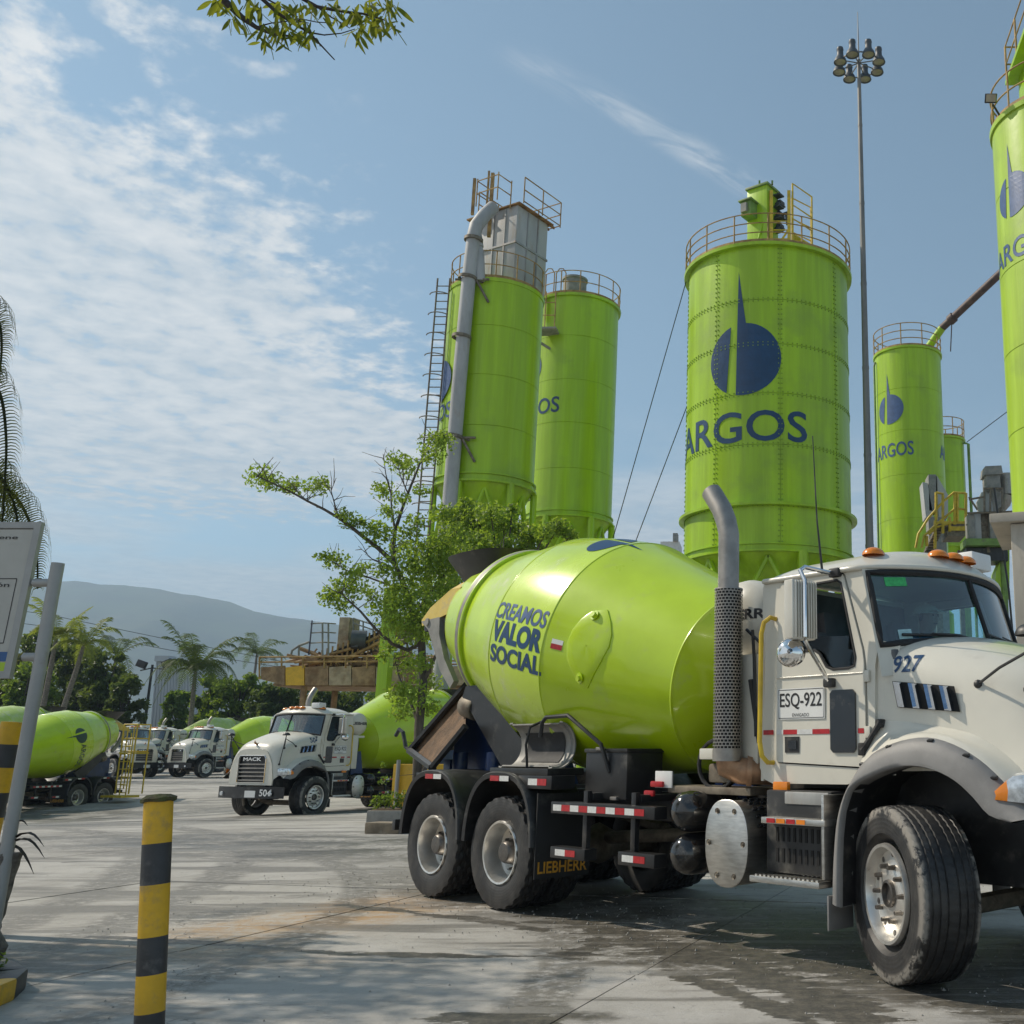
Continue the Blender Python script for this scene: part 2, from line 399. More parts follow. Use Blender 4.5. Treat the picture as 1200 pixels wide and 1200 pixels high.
class B:
    """collects geometry and links it as ONE mesh object"""
    def __init__(s):
        s.v, s.f = [], []

    def add(s, v, f):
        o = len(s.v)
        s.v += [tuple(p) for p in v]
        s.f += [tuple(i + o for i in q) for q in f]
        return s

    def box(s, c, size, b=0.0, rot=None):
        sx, sy, sz = (q / 2 for q in size)
        if b <= 0:
            v = [(x, y, z) for x in (-sx, sx) for y in (-sy, sy) for z in (-sz, sz)]
            f = [(0, 1, 3, 2), (4, 6, 7, 5), (0, 4, 5, 1), (2, 3, 7, 6), (0, 2, 6, 4), (1, 5, 7, 3)]
        else:
            bm = bmesh.new()
            bmesh.ops.create_cube(bm, size=1)
            for q in bm.verts:
                q.co = Vector((q.co.x * sx * 2, q.co.y * sy * 2, q.co.z * sz * 2))
            bmesh.ops.bevel(bm, geom=bm.edges[:], offset=min(b, sx * .9, sy * .9, sz * .9), segments=2, profile=0.6, affect='EDGES')
            bm.verts.ensure_lookup_table()
            v = [tuple(q.co) for q in bm.verts]
            f = [[q.index for q in p.verts] for p in bm.faces]
            bm.free()
        if rot is not None:
            v = [rot @ Vector(p) for p in v]
        c = Vector(c)
        return s.add([Vector(p) + c for p in v], f)

    def span(s, p, q, b=0.0):
        """box by two opposite corners"""
        p, q = Vector(p), Vector(q)
        return s.box((p + q) / 2, [abs(t) for t in (q - p)], b)

    def tube(s, pts, r, n=8, closed=False, cap=True):
        pts = [Vector(p) for p in pts]
        k = len(pts)
        rs = r if isinstance(r, (list, tuple)) else [r] * k
        rings = []
        prev = None
        for i in range(k):
            if closed:
                t = pts[(i + 1) % k] - pts[i - 1]
            else:
                t = pts[min(i + 1, k - 1)] - pts[max(i - 1, 0)]
            if t.length < 1e-9:
                t = Vector((0, 0, 1))
            t.normalize()
            if prev is None:
                a = Vector((0, 0, 1)) if abs(t.z) < 0.9 else Vector((1, 0, 0))
            else:
                a = prev
            u = (a - t * a.dot(t)).normalized()
            prev = u
            w = t.cross(u)
            rings.append([pts[i] + rs[i] * (math.cos(2 * PI * j / n) * u + math.sin(2 * PI * j / n) * w) for j in range(n)])
        return s.loft(rings, True, cap and not closed, closed)

    def loft(s, rings, ring_closed=True, cap=False, loop=False):
        o = len(s.v)
        k, n = len(rings), len(rings[0])
        for rg in rings:
            s.v += [tuple(p) for p in rg]
        for i in range(k if loop else k - 1):
            a, b = o + i * n, o + ((i + 1) % k) * n
            for j in range(n if ring_closed else n - 1):
                j2 = (j + 1) % n
                s.f.append((a + j, a + j2, b + j2, b + j))
        if cap:
            s.f.append(tuple(o + j for j in reversed(range(n))))
            s.f.append(tuple(o + (k - 1) * n + j for j in range(n)))
        return s

    def lathe(s, prof, n=32, o=(0, 0, 0), ax=(0, 0, 1), up=None, a0=0.0, a1=2 * PI):
        """prof: (s along axis, radius)"""
        o, ax = Vector(o), Vector(ax).normalized()
        if up is None:
            up = Vector((0, 0, 1)) if abs(ax.z) < 0.9 else Vector((1, 0, 0))
        up = (Vector(up) - ax * ax.dot(Vector(up))).normalized()
        w = ax.cross(up)
        full = abs(a1 - a0 - 2 * PI) < 1e-6
        m = n if full else n + 1
        rings = []
        for q, r in prof:
            rings.append([o + ax * q + r * (math.cos(a0 + (a1 - a0) * j / n) * up + math.sin(a0 + (a1 - a0) * j / n) * w) for j in range(m)])
        return s.loft(rings, full)

    def cyl(s, p, q, r, n=12, r2=None):
        return s.tube([p, q], [r, r if r2 is None else r2], n)

    def prism(s, poly, fn, d0, d1):
        """polygon (2D list) extruded between depths; fn(u, v, d) -> point"""
        n = len(poly)
        v = [fn(u, w, d0) for u, w in poly] + [fn(u, w, d1) for u, w in poly]
        f = [tuple(range(n)), tuple(reversed(range(n, 2 * n)))]
        for i in range(n):
            j = (i + 1) % n
            f.append((i, i + n, j + n, j))
        return s.add(v, f)

    def ring(s, outer, inner, fn, d0, d1):
        """flat plate with a hole: outer and inner polygons, both star-shaped about the hole's centre"""
        c = (sum(p[0] for p in inner) / len(inner), sum(p[1] for p in inner) / len(inner))

        def angs(pl):
            return [math.atan2(p[1] - c[1], p[0] - c[0]) for p in pl]
        al = sorted(set(round(a, 5) for a in angs(outer) + angs(inner)))

        def hit(pl, a):
            dx, dy = math.cos(a), math.sin(a)
            best = None
            for i in range(len(pl)):
                (x1, y1), (x2, y2) = pl[i], pl[(i + 1) % len(pl)]
                ex, ey = x2 - x1, y2 - y1
                den = dx * ey - dy * ex
                if abs(den) < 1e-12:
                    continue
                tt = ((x1 - c[0]) * ey - (y1 - c[1]) * ex) / den
                uu = ((x1 - c[0]) * dy - (y1 - c[1]) * dx) / den
                if tt > 0 and -1e-4 <= uu <= 1 + 1e-4:
                    best = tt if best is None else max(best, tt)
            return (c[0] + dx * (best or 0), c[1] + dy * (best or 0))
        O = [hit(outer, a) for a in al]
        I = [hit(inner, a) for a in al]
        n = len(al)
        v = [fn(u, w, d0) for u, w in O] + [fn(u, w, d0) for u, w in I] + [fn(u, w, d1) for u, w in O] + [fn(u, w, d1) for u, w in I]
        f = []
        for i in range(n):
            j = (i + 1) % n
            f += [(i, j, n + j, n + i), (2 * n + j, 2 * n + i, 3 * n + i, 3 * n + j), (i, 2 * n + i, 2 * n + j, j), (n + j, 3 * n + j, 3 * n + i, n + i)]
        return s.add(v, f)

    def ball(s, c, r, nu=10, nv=7, z0=-1.0, sq=(1, 1, 1), ax=(0, 0, 1)):
        prof = []
        a0 = math.asin(max(-1, z0))
        for i in range(nv + 1):
            a = a0 + (PI / 2 - a0) * i / nv
            prof.append((r * math.sin(a), max(1e-4, r * math.cos(a))))
        k = len(s.v)
        s.lathe(prof, nu, (0, 0, 0), ax)
        for i in range(k, len(s.v)):
            p = s.v[i]
            s.v[i] = (p[0] * sq[0] + c[0], p[1] * sq[1] + c[1], p[2] * sq[2] + c[2])
        return s

    def grid(s, fn, nu, nv):
        o = len(s.v)
        for i in range(nu + 1):
            for j in range(nv + 1):
                s.v.append(tuple(fn(i / nu, j / nv)))
        for i in range(nu):
            for j in range(nv):
                a = o + i * (nv + 1) + j
                s.f.append((a, a + nv + 1, a + nv + 2, a + 1))
        return s

    def warp(s, fn):
        s.v = [tuple(fn(Vector(p))) for p in s.v]
        return s

    def mesh(s, name, mat, smooth=35, fix=True):
        me = bpy.data.meshes.new(name)
        me.from_pydata(s.v, [], s.f)
        if fix:
            bm = bmesh.new()
            bm.from_mesh(me)
            bmesh.ops.remove_doubles(bm, verts=bm.verts, dist=1e-5)
            bmesh.ops.recalc_face_normals(bm, faces=bm.faces)
            bm.to_mesh(me)
            bm.free()
        me.validate()
        me.materials.append(MATS[mat] if isinstance(mat, str) else mat)
        if smooth:
            me.polygons.foreach_set('use_smooth', [True] * len(me.polygons))
            me.set_sharp_from_angle(angle=R(smooth))
        me.update()
        return me

    def obj(s, name, mat, parent=None, smooth=35, loc=None, kind=None, label=None, fix=True):
        o = bpy.data.objects.new(name, s.mesh(name, mat, smooth, fix))
        COL.objects.link(o)
        if parent is not None:
            o.parent = parent
        if loc is not None:
            o.location = loc
        if kind:
            o['kind'] = kind
        if label:
            o['label'] = label
        return o


def tag(o, label=None, cat=None, group=None, kind=None):
    for k, v in (('label', label), ('category', cat), ('group', group), ('kind', kind)):
        if v:
            o[k] = v
    return o


def thing(name, label, cat, loc=(0, 0, 0), rz=0.0, group=None):
    o = bpy.data.objects.new(name, None)
    o.empty_display_size = 0.3
    COL.objects.link(o)
    o.location = loc
    o.rotation_euler = (0, 0, rz)
    return tag(o, label, cat, group)


def link_copy(o, parent, name=None):
    c = o.copy()
    COL.objects.link(c)
    c.parent = parent
    if name:
        c.name = name
    return c


def dup(root, loc, rz, label=None, skip=()):
    """a thing with copies of its parts and sub-parts (mesh data shared)"""
    r = root.copy()
    COL.objects.link(r)
    r.location = loc
    r.rotation_euler = (0, 0, rz)
    if label:
        r['label'] = label
    for ch in list(root.children):
        if ch in skip:
            continue
        c = link_copy(ch, r)
        for g in list(ch.children):
            if g not in skip:
                link_copy(g, c)
    return r


# ------------------------------------------------------------------ lettering
TXT = {}


def text2d(body, bold=0.0):
    key = (body, bold)
    if key not in TXT:
        cu = bpy.data.curves.new('lettering', 'FONT')
        cu.body = body
        cu.size = 1
        cu.offset = bold
        cu.resolution_u = 4
        ob = bpy.data.objects.new('lettering', cu)
        COL.objects.link(ob)
        dg = bpy.context.evaluated_depsgraph_get()
        me = bpy.data.meshes.new_from_object(ob.evaluated_get(dg))
        v = [(p.co.x, p.co.y) for p in me.vertices]
        f = [tuple(p.vertices) for p in me.polygons]
        bpy.data.objects.remove(ob)
        bpy.data.curves.remove(cu)
        bpy.data.meshes.remove(me)
        xs, ys = [p[0] for p in v], [p[1] for p in v]
        x0, x1, y0, y1 = min(xs), max(xs), min(ys), max(ys)
        TXT[key] = ([((p[0] - x0) / (x1 - x0), (p[1] - y0) / (y1 - y0)) for p in v], f, (x1 - x0) / (y1 - y0))
    return TXT[key]


def flat2d(v2, f, step):
    """cut a flat figure along a grid so that it can be bent"""
    bm = bmesh.new()
    vs = [bm.verts.new((x, y, 0)) for x, y in v2]
    for q in f:
        try:
            bm.faces.new([vs[i] for i in q])
        except ValueError:
            pass
    bmesh.ops.triangulate(bm, faces=bm.faces[:])
    xs, ys = [p[0] for p in v2], [p[1] for p in v2]
    for k in (0, 1):
        lo, hi = (min(xs), max(xs)) if k == 0 else (min(ys), max(ys))
        n = int((hi - lo) / step)
        for i in range(1, n + 1):
            co = [0, 0, 0]
            no = [0, 0, 0]
            co[k] = lo + i * step
            no[k] = 1
            bmesh.ops.bisect_plane(bm, geom=bm.verts[:] + bm.edges[:] + bm.faces[:], plane_co=co, plane_no=no)
    bm.verts.index_update()
    v = [(p.co.x, p.co.y) for p in bm.verts]
    ff = [tuple(p.index for p in q.verts) for q in bm.faces]
    bm.free()
    return v, ff


def print_text(body, w, h, fn, mat, name='lettering', parent=None, bold=0.0, step=None, centre=(0, 0)):
    v, f, asp = text2d(body, bold)
    if w is None:
        w = h * asp
    v2 = [((p[0] - 0.5) * w + centre[0], (p[1] - 0.5) * h + centre[1]) for p in v]
    if step:
        v2, f = flat2d(v2, f, step)
    return B().add([fn(a, b) for a, b in v2], f).obj(name, mat, parent, smooth=0, fix=False)


def emblem_polys():
    """leaf-and-circle emblem, unit radius"""
    left, right = [], []
    a0 = math.atan2(0.94, -0.35)
    a1 = 2 * PI + math.atan2(-0.88, -0.47)
    a1 = a1 if a1 > a0 else a1
    for i in range(15):
        a = a0 + (a1 - a0) * i / 14
        left.append((math.cos(a), math.sin(a)))
    b0, b1 = math.atan2(1, 0.07), math.atan2(-0.98, -0.2)
    right.append((-0.137, 2.49))
    right.append((0.03, 1.25))
    for i in range(23):
        a = b0 + (b1 - b0) * i / 22
        right.append((math.cos(a), math.sin(a)))
    right.append((-0.17, 0.9))
    return left, right


def print_emblem(r, fn, mat, parent, step, name='emblem'):
    l, rt = emblem_polys()
    v2 = [(x * r, y * r) for x, y in l] + [(x * r, y * r) for x, y in rt]
    f = [tuple(range(len(l))), tuple(range(len(l), len(v2)))]
    bm_v, bm_f = flat2d(v2, f, step)
    return B().add([fn(a, b) for a, b in bm_v], bm_f).obj(name, mat, parent, smooth=0, fix=False)
# ------------------------------------------------------------------ the mixer truck
# local frame: x forward from the front axle, y to the truck's left, z up from the ground
DR_O, DR_T = Vector((-4.5, 0, 2.52)), R(12.38)
DR_AX = Vector((math.cos(DR_T), 0, -math.sin(DR_T)))
DR_UP = Vector((math.sin(DR_T), 0, math.cos(DR_T)))
DRUM = [(-2.58, 0.66), (-2.52, 0.70), (-1.80, 0.885), (-1.671, 0.934), (-0.635, 1.197), (0.361, 1.224), (1.903, 0.842), (2.22, 0.34), (2.26, 0.0001)]


def drum_r(s):
    for (a, ra), (b, rb) in zip(DRUM, DRUM[1:]):
        if a <= s <= b:
            t = (s - a) / (b - a)
            r = ra * (1 - t) + rb * t
            if -0.635 < s < 0.361:
                r += 0.022 * math.sin(PI * t)
            return r
    return DRUM[0][1]


def drum_pt(s, ph, off=0.0, side=-1):
    r = drum_r(s) + off
    return DR_O + DR_AX * s + r * (math.cos(ph) * DR_UP + math.sin(ph) * Vector((0, side, 0)))


def tumble(z):
    return 1.0 - 0.05 * max(0.0, z - 2.05)


def wheel(root, c, side, kind, steer=0.0):
    """wheel > tyre, hub; outer face towards side*y"""
    tw = 0.29
    rt = 0.53
    d = 1 if side > 0 else -1
    # rim, in wheel-local coordinates with the axle along y
    if kind == 'front':
        prof = [(0.17, 0.302), (0.200, 0.296), (0.198, 0.276), (0.165, 0.262), (0.135, 0.255), (0.130, 0.215), (0.150, 0.160), (0.158, 0.10), (0.15, 0.001)]
    else:
        prof = [(0.135, 0.300), (0.150, 0.292), (0.146, 0.275), (0.05, 0.258), (-0.03, 0.252), (-0.045, 0.21), (-0.05, 0.13)]
    b = B().lathe(prof, 48, (0, 0, 0), (0, d, 0))
    b.lathe([(0.135, 0.300), (0.10, 0.285), (-0.12, 0.28), (-0.14, 0.30)], 32, (0, 0, 0), (0, d, 0))
    w = b.obj('wheel', 'alu', root, 30, loc=c)
    w.rotation_euler = (0, 0, steer)
    # tyre with tread cut into it
    b = B()
    n = 168 if kind == 'front' else 120
    tm = 'tyre_rubber' if kind == 'front' else 'tyre_dusty'
    wf = 1.30 if kind == 'front' else 1.0
    half = [(0.0, 0.530), (0.022, 0.530), (0.026, 0.518), (0.032, 0.518), (0.036, 0.530), (0.062, 0.529), (0.066, 0.517), (0.072, 0.517), (0.076, 0.528), (0.100, 0.527), (0.104, 0.516), (0.109, 0.516), (0.113, 0.525), (0.140, 0.521)]
    side_p = [(0.147, 0.508), (0.151, 0.46), (0.153, 0.41), (0.150, 0.36), (0.140, 0.318), (0.132, 0.298), (0.10, 0.285)]
    half = [(q * wf, r) for q, r in half]
    side_p = [(q * (wf if r > 0.34 else 1), r) for q, r in side_p]
    prof = [(-q, r) for q, r in reversed(side_p)] + [(-q, r) for q, r in reversed(half[1:])] + half + side_p
    rings = []
    for j in range(n):
        a = 2 * PI * j / n
        rg = []
        for q, r in prof:
            if r > 0.51:
                if kind == 'front':
                    if (j + int(abs(q) * 60)) % 3 == 0 and r > 0.519:
                        r -= 0.006
                else:
                    k = (j + (2 if q > 0.03 else 0) + (2 if q < -0.03 else 0) + (1 if abs(q) > 0.09 else 0)) % 5
                    if k < 2:
                        r -= 0.020
            elif r > 0.49 and kind != 'front' and (j + 1) % 5 < 2:
                q *= 0.975
                r -= 0.006
            rg.append((r * math.cos(a), q * d, r * math.sin(a)))
        rings.append(rg)
    b.loft(rings, False, loop=True)
    b.obj('tyre', tm, w, 40)
    # hub with its ring of nuts
    b = B()
    if kind == 'front':
        b.lathe([(0.14, 0.085), (0.178, 0.08), (0.182, 0.065), (0.155, 0.06), (0.152, 0.001)], 20, (0, 0, 0), (0, d, 0))
        nr, ny = 0.165, 0.160
    else:
        b.lathe([(-0.05, 0.13), (0.03, 0.115), (0.085, 0.10), (0.10, 0.085), (0.105, 0.001)], 20, (0, 0, 0), (0, d, 0))
        nr, ny = 0.175, -0.045
    b.obj('hub', 'hub_steel', w, 40)
    b = B()
    for i in range(10):
        a = 2 * PI * i / 10
        p = Vector((nr * math.cos(a), ny * d - 0.02 * d, nr * math.sin(a)))
        b.tube([p, p + Vector((0, 0.055 * d, 0))], [0.017, 0.013], 6)
    for i in range(10):
        a = 2 * PI * (i + 0.5) / 10
        p = Vector((0.235 * math.cos(a), (0.133 if kind == 'front' else -0.042) * d, 0.235 * math.sin(a)))
        b.lathe([(0, 0.021), (0.002 * d, 0.012), (0.002 * d, 0.0005)], 10, p, (0, 1, 0))
    b.obj('lug_nuts', 'hub_steel', w, 30, kind='stuff')
    if kind == 'dual':
        c2 = (c[0], c[1] - d * 0.34, c[2])
        b = B().loft([[(p[0], p[1], p[2]) for p in rg] for rg in rings], False, loop=True)
        b.lathe([(-0.14, 0.30), (0, 0.26), (0.02, 0.02)], 24, (0, 0, 0), (0, 1, 0))
        b.obj('inner_tyre', tm, root, 40, loc=c2)
    if kind == 'front':
        w.scale = (1.066, 1.066, 1.066)
    return w


def on_bonnet(bvh, x, z, side):
    """point on the bonnet's skin seen square from the side"""
    hit = bvh.ray_cast(Vector((x, side * 2.0, z)), Vector((0, -side, 0)))
    p = hit[0] if hit[0] is not None else Vector((x, side * 0.93, z))
    return p + Vector((0, side * 0.004, 0.002))


def build_truck(root):
    """returns lists of children that copies leave out"""
    P = {}
    own = []                                     # painted marks and other things only the front truck has

    def XZ(y, sgn=1):
        return lambda u, w, d: Vector((u, sgn * (y * (tumble(w)) + d), w))

    # ---- chassis
    b = B()
    for s in (-1, 1):
        b.span((-7.05, s * 0.40, 0.86), (1.1, s * 0.48, 1.12), 0.006)
    for x in (-6.9, -5.4, -3.9, -2.5, -1.0, 0.8):
        b.span((x - 0.06, -0.40, 0.90), (x + 0.06, 0.40, 1.08))
    b.span((-2.3, -0.46, 1.12), (-0.2, 0.46, 1.26))
    b.obj('chassis_frame', 'black_steel', root)
    b = B()
    for x in (-4.725, -6.026):
        b.tube([(x, -0.95, 0.53), (x, -0.25, 0.53), (x, 0, 0.55), (x, 0.25, 0.53), (x, 0.95, 0.53)], [0.09, 0.11, 0.21, 0.11, 0.09], 12)
    b.tube([(-6.026, 0, 0.58), (-4.725, 0, 0.60), (-2.4, 0, 0.78), (-0.6, 0, 0.86)], 0.065, 10)
    b.tube([(0.02, -0.95, 0.50), (0.02, -0.5, 0.40), (0.02, 0.5, 0.40), (0.02, 0.95, 0.50)], 0.07, 8)
    for s in (-1, 1):
        b.tube([(-6.5, s * 0.55, 0.68), (-5.375, s * 0.55, 0.86), (-4.25, s * 0.55, 0.68)], 0.06, 6)
    b.span((-0.75, -0.35, 0.66), (1.0, 0.35, 1.6), 0.08)
    b.obj('axle', 'grime_metal', root)

    # ---- wheels
    P['front_wheels'] = []
    for s in (-1, 1):
        P['front_wheels'].append(wheel(root, (0.085, s * 1.055, 0.565), s, 'front', R(-27)))
        for x in (-4.725, -6.026):
            wheel(root, (x, s * 1.055, 0.53), s, 'dual')

    # ---- rear mudguards
    for s in (-1, 1):
        for x in (-4.725, -6.026):
            b = B()
            rows = []
            for i in range(25):
                a = PI * (0.02 + 0.96 * i / 24)
                ca, sa = math.cos(a), math.sin(a)
                px = x + 0.615 * math.copysign(abs(ca) ** 0.75, ca)
                pz = 0.53 + 0.76 * abs(sa) ** 0.8
                rib = 0.012 if i % 4 in (1, 2) else 0.0
                nx, nz = ca, sa
                rows.append([(px - nx * 0.05, s * 1.255, pz - nz * 0.05), (px - nx * .004, s * 1.262, pz - nz * .004), (px + nx * 0.008, s * 1.245, pz + nz * 0.008),
                             (px + nx * 0.004, s * 1.17, pz + nz * 0.004), (px + nx * rib, s * 1.14, pz + nz * rib), (px + nx * rib, s * 0.66, pz + nz * rib),
                             (px - nx * 0.02, s * 0.62, pz - nz * 0.02), (px - nx * 0.03, s * 0.7, pz - nz * 0.03), (px - nx * 0.03, s * 1.22, pz - nz * 0.03)])
            b.loft(rows, True)
            b.obj('mudguard', 'black_plastic', root, 40)
        for x in (-5.98, -4.70):                 # tape on the edge of each guard
            for k, mt in ((0, 'red_tape'), (1, 'white_tape')):
                B().add([(x - 0.16 + k * 0.17, s * 1.266, 1.205), (x + 0.0 + k * 0.17, s * 1.266, 1.205), (x + k * 0.17, s * 1.266, 1.255), (x - 0.16 + k * 0.17, s * 1.266, 1.255)], [(0, 1, 2, 3)]).obj('reflector', mt, root)
        b = B().span((-4.10, s * 0.60, 0.33), (-4.085, s * 1.22, 1.10), 0.004)
        fl = b.obj('mud_flap', 'rubber', root)
        o = print_text('LIEBHERR', 0.56, 0.105, lambda u, v, s=s: Vector((-4.081, -s * 0 + s * 0.91 + (u if s < 0 else u), 0.43 + v)), 'amber_print', 'lettering', fl, 0.02)
        # bracket with reflector ahead of the guards
        B().span((-4.44, s * 1.22, 1.14), (-3.88, s * 0.95, 1.265), 0.012).obj('bracket', 'black_steel', root)
        for k, mt in ((0, 'white_tape'), (1, 'red_tape')):
            B().add([(-4.26 + k * 0.15, s * 1.223, 1.175), (-4.11 + k * 0.15, s * 1.223, 1.175), (-4.11 + k * 0.15, s * 1.223, 1.235), (-4.26 + k * 0.15, s * 1.223, 1.235)], [(0, 1, 2, 3)]).obj('reflector', mt, root)
        # side guards
        b = B()
        b.span((-3.90, s * 1.20, 0.93), (-2.42, s * 1.06, 1.035), 0.008)
        b.span((-3.88, s * 1.20, 0.54), (-3.36, s * 1.06, 0.64), 0.008)
        b.span((-2.89, s * 1.20, 0.545), (-2.41, s * 1.06, 0.655), 0.008)
        for x in (-3.44, -2.76):
            b.span((x - 0.03, s * 1.15, 0.60), (x + 0.03, s * 1.10, 1.14), 0.005)
            b.span((x - 0.05, s * 1.10, 1.06), (x + 0.05, s * 0.46, 1.12), 0.005)
        b.obj('side_guard', 'black_steel', root)
        pos = [-3.86 + 0.131 * i for i in range(10)]
        for i, x in enumerate(pos):
            B().add([(x, s * 1.2035, 0.955), (x + 0.128, s * 1.2035, 0.955), (x + 0.128, s * 1.2035, 1.01), (x, s * 1.2035, 1.01)], [(0, 1, 2, 3)]).obj('reflector', 'red_tape' if i % 2 else 'white_tape', root)
        for x, z in ((-3.80, 0.565), (-2.83, 0.575)):
            for k, mt in ((0, 'white_tape'), (1, 'red_tape')):
                B().add([(x + k * 0.15, s * 1.2035, z), (x + 0.15 + k * 0.15, s * 1.2035, z), (x + 0.15 + k * 0.15, s * 1.2035, z + 0.055), (x + k * 0.15, s * 1.2035, z + 0.055)], [(0, 1, 2, 3)]).obj('reflector', mt, root)
        # air tanks lying across
        for z in (1.005, 0.67):
            b = B().lathe([(-0.62, 0.165), (-0.02, 0.165), (0.05, 0.155), (0.105, 0.12), (0.14, 0.06), (0.148, 0.0005)], 24, (-2.15, s * 1.06, z), (0, s, 0))
            b.obj('air_tank', 'black_gloss', root, 50)
        # aftertreatment can with flat oval cover
        b = B()

        def oval(k, yy, hw=0.235, hh=0.325):
            return [Vector((-1.565 + hw * k * math.copysign(abs(math.cos(2 * PI * i / 40)) ** 0.8, math.cos(2 * PI * i / 40)), s * yy,
                            0.795 + hh * k * math.copysign(abs(math.sin(2 * PI * i / 40)) ** 0.85, math.sin(2 * PI * i / 40)))) for i in range(40)]
        b.loft([oval(0.97, 0.45), oval(0.97, 1.16), oval(0.99, 1.165), oval(0.99, 1.175)], True, True)
        can = b.obj('exhaust_can', 'brushed_alu', root, 40)
        b = B().loft([oval(1.0, 1.178), oval(1.0, 1.197), oval(0.97, 1.203)], True, True)
        cov = b.obj('end_cover', 'brushed_alu', can, 40)
        b = B()
        for i in range(6):
            a = PI / 6 + PI / 3 * i + PI / 6
            p = (-1.565 + 0.19 * math.cos(a), s * 1.203, 0.795 + 0.275 * math.sin(a))
            b.lathe([(0, 0.022), (0.008, 0.02), (0.003, 0.012), (0.012, 0.008), (0.012, 0.0005)], 12, p, (0, s, 0))
        b.obj('bolts', 'grime_metal', can, 30)
        b = B()                                   # slots in the can's upper front
        for i in range(5):
            for j in range(7):
                a = R(20 + i * 15)
                px, pz = -1.565 + 0.2325 * math.cos(a) ** 0.8, 0.795 + 0.322 * math.sin(a) ** 0.85
                y = s * (0.60 + j * 0.075)
                b.box((px, y, pz), (0.02, 0.045, 0.02), 0.0, Matrix.Rotation(-a, 3, 'Y'))
        b.obj('slots', 'perf_dark', can, 0)
        # steps and box under the cab
        for z, x0, x1 in ((0.995, -1.19, -0.56), (0.57, -1.31, -0.62)):
            st = B().span((x0, s * 1.20, z - 0.035), (x1, s * 0.98, z + 0.012), 0.008).obj('step', 'brushed_alu', root)
            if z > 0.9:
                for k, mt in enumerate(('red_tape', 'orange_lens', 'red_tape', 'orange_lens')):
                    B().add([(x0 + 0.06 + k * 0.10, s * 1.203, z - 0.028), (x0 + 0.145 + k * 0.10, s * 1.203, z - 0.028), (x0 + 0.145 + k * 0.10, s * 1.203, z + 0.005), (x0 + 0.06 + k * 0.10, s * 1.203, z + 0.005)], [(0, 1, 2, 3)]).obj('reflector', mt, st)
            else:
                b = B()
                for k in range(15):
                    b.box((x0 + 0.05 + k * 0.043, s * 1.09, z + 0.016), (0.022, 0.18, 0.012))
                b.obj('grip_bars', 'brushed_alu', st, 0)
        b = B().span((-1.25, s * 1.08, 0.60), (-0.60, s * 0.5, 1.20), 0.02)
        bx = b.obj('equipment_box', 'black_plastic', root)
        b = B()
        for r_ in range(2):
            for k in range(9):
                b.box((-1.13 + k * 0.058, s * 1.081, 0.73 + r_ * 0.15), (0.022, 0.01, 0.10), 0.0)
        b.obj('slots', 'perf_dark', bx, 0)
        B().span((-0.60, s * 1.19, 0.60), (-0.575, s * 0.95, 1.18), 0.005).obj('step_bracket', 'brushed_alu', root)
        B().span((-1.05, s * 1.06, 1.10), (-0.62, s * 1.09, 1.19), 0.01).obj('cover_plate', 'galv', root)
        B().span((-1.20, s * 1.02, 1.19), (-1.05, s * 1.06, 1.26), 0.01).obj('marker_light', 'orange_lens', root)

    # ---- bumper and nose
    b = B()
    for i in range(1):
        pts = [(-1.20, 1.02), (-0.75, 1.20), (0.75, 1.20), (1.20, 1.02)]
        b.prism([(x, y) for y, x in pts] + [(1.06, 0.72), (1.06, -0.72)], lambda u, w, d: Vector((u + 0.08, w, d)), 0.56, 0.86)
    bump = b.obj('bumper', 'black_steel', root, 30)
    b = B()
    for s in (-1, 1):
        b.lathe([(0, 0.06), (0.03, 0.055), (0.03, 0.0005)], 14, (1.265, s * 0.88, 0.68), (1, 0, 0))
    b.obj('fog_lamp', 'headlamp', bump)
    B().span((1.281, -0.02, 0.585), (1.29, 0.36, 0.76)).obj('number_plate', 'plate_white', bump)
    P['bumper'] = bump

    # ---- bonnet
    secs = [
        (-0.20, 0.30, [(0, 2.34), (.40, 2.33), (.70, 2.285), (.88, 2.20), (.950, 2.055), (.965, 1.75), (.97, 1.35)]),
        (0.02, 0.22, [(0, 2.315), (.40, 2.305), (.69, 2.255), (.865, 2.165), (.935, 2.03), (.955, 1.75), (.965, 1.35)]),
        (0.30, 0.13, [(0, 2.26), (.40, 2.245), (.66, 2.195), (.82, 2.11), (.905, 1.985), (.935, 1.75), (.95, 1.35)]),
        (0.75, 0.06, [(0, 2.12), (.36, 2.11), (.60, 2.06), (.75, 1.98), (.83, 1.88), (.89, 1.7), (.93, 1.30)]),
        (1.02, 0.03, [(0, 1.99), (.33, 1.98), (.52, 1.94), (.65, 1.85), (.74, 1.75), (.84, 1.58), (.95, 1.2)]),
        (1.14, 0.0, [(0, 1.86), (.30, 1.85), (.47, 1.81), (.57, 1.72), (.64, 1.62), (.72, 1.45), (.80, 1.05)]),
    ]

    def catmull(rows, k):
        out = []
        for i in range(len(rows) - 1):
            p0, p1, p2, p3 = rows[max(i - 1, 0)], rows[i], rows[i + 1], rows[min(i + 2, len(rows) - 1)]
            for j in range(k):
                t = j / k
                out.append([Vector(b_) + 0.5 * ((Vector(c_) - Vector(a_)) * t + (2 * Vector(a_) - 5 * Vector(b_) + 4 * Vector(c_) - Vector(d_)) * t * t + (3 * Vector(b_) - Vector(a_) - 3 * Vector(c_) + Vector(d_)) * t ** 3)
                            for a_, b_, c_, d_ in zip(p0, p1, p2, p3)])
        out.append([Vector(p) for p in rows[-1]])
        return out
    rows = []
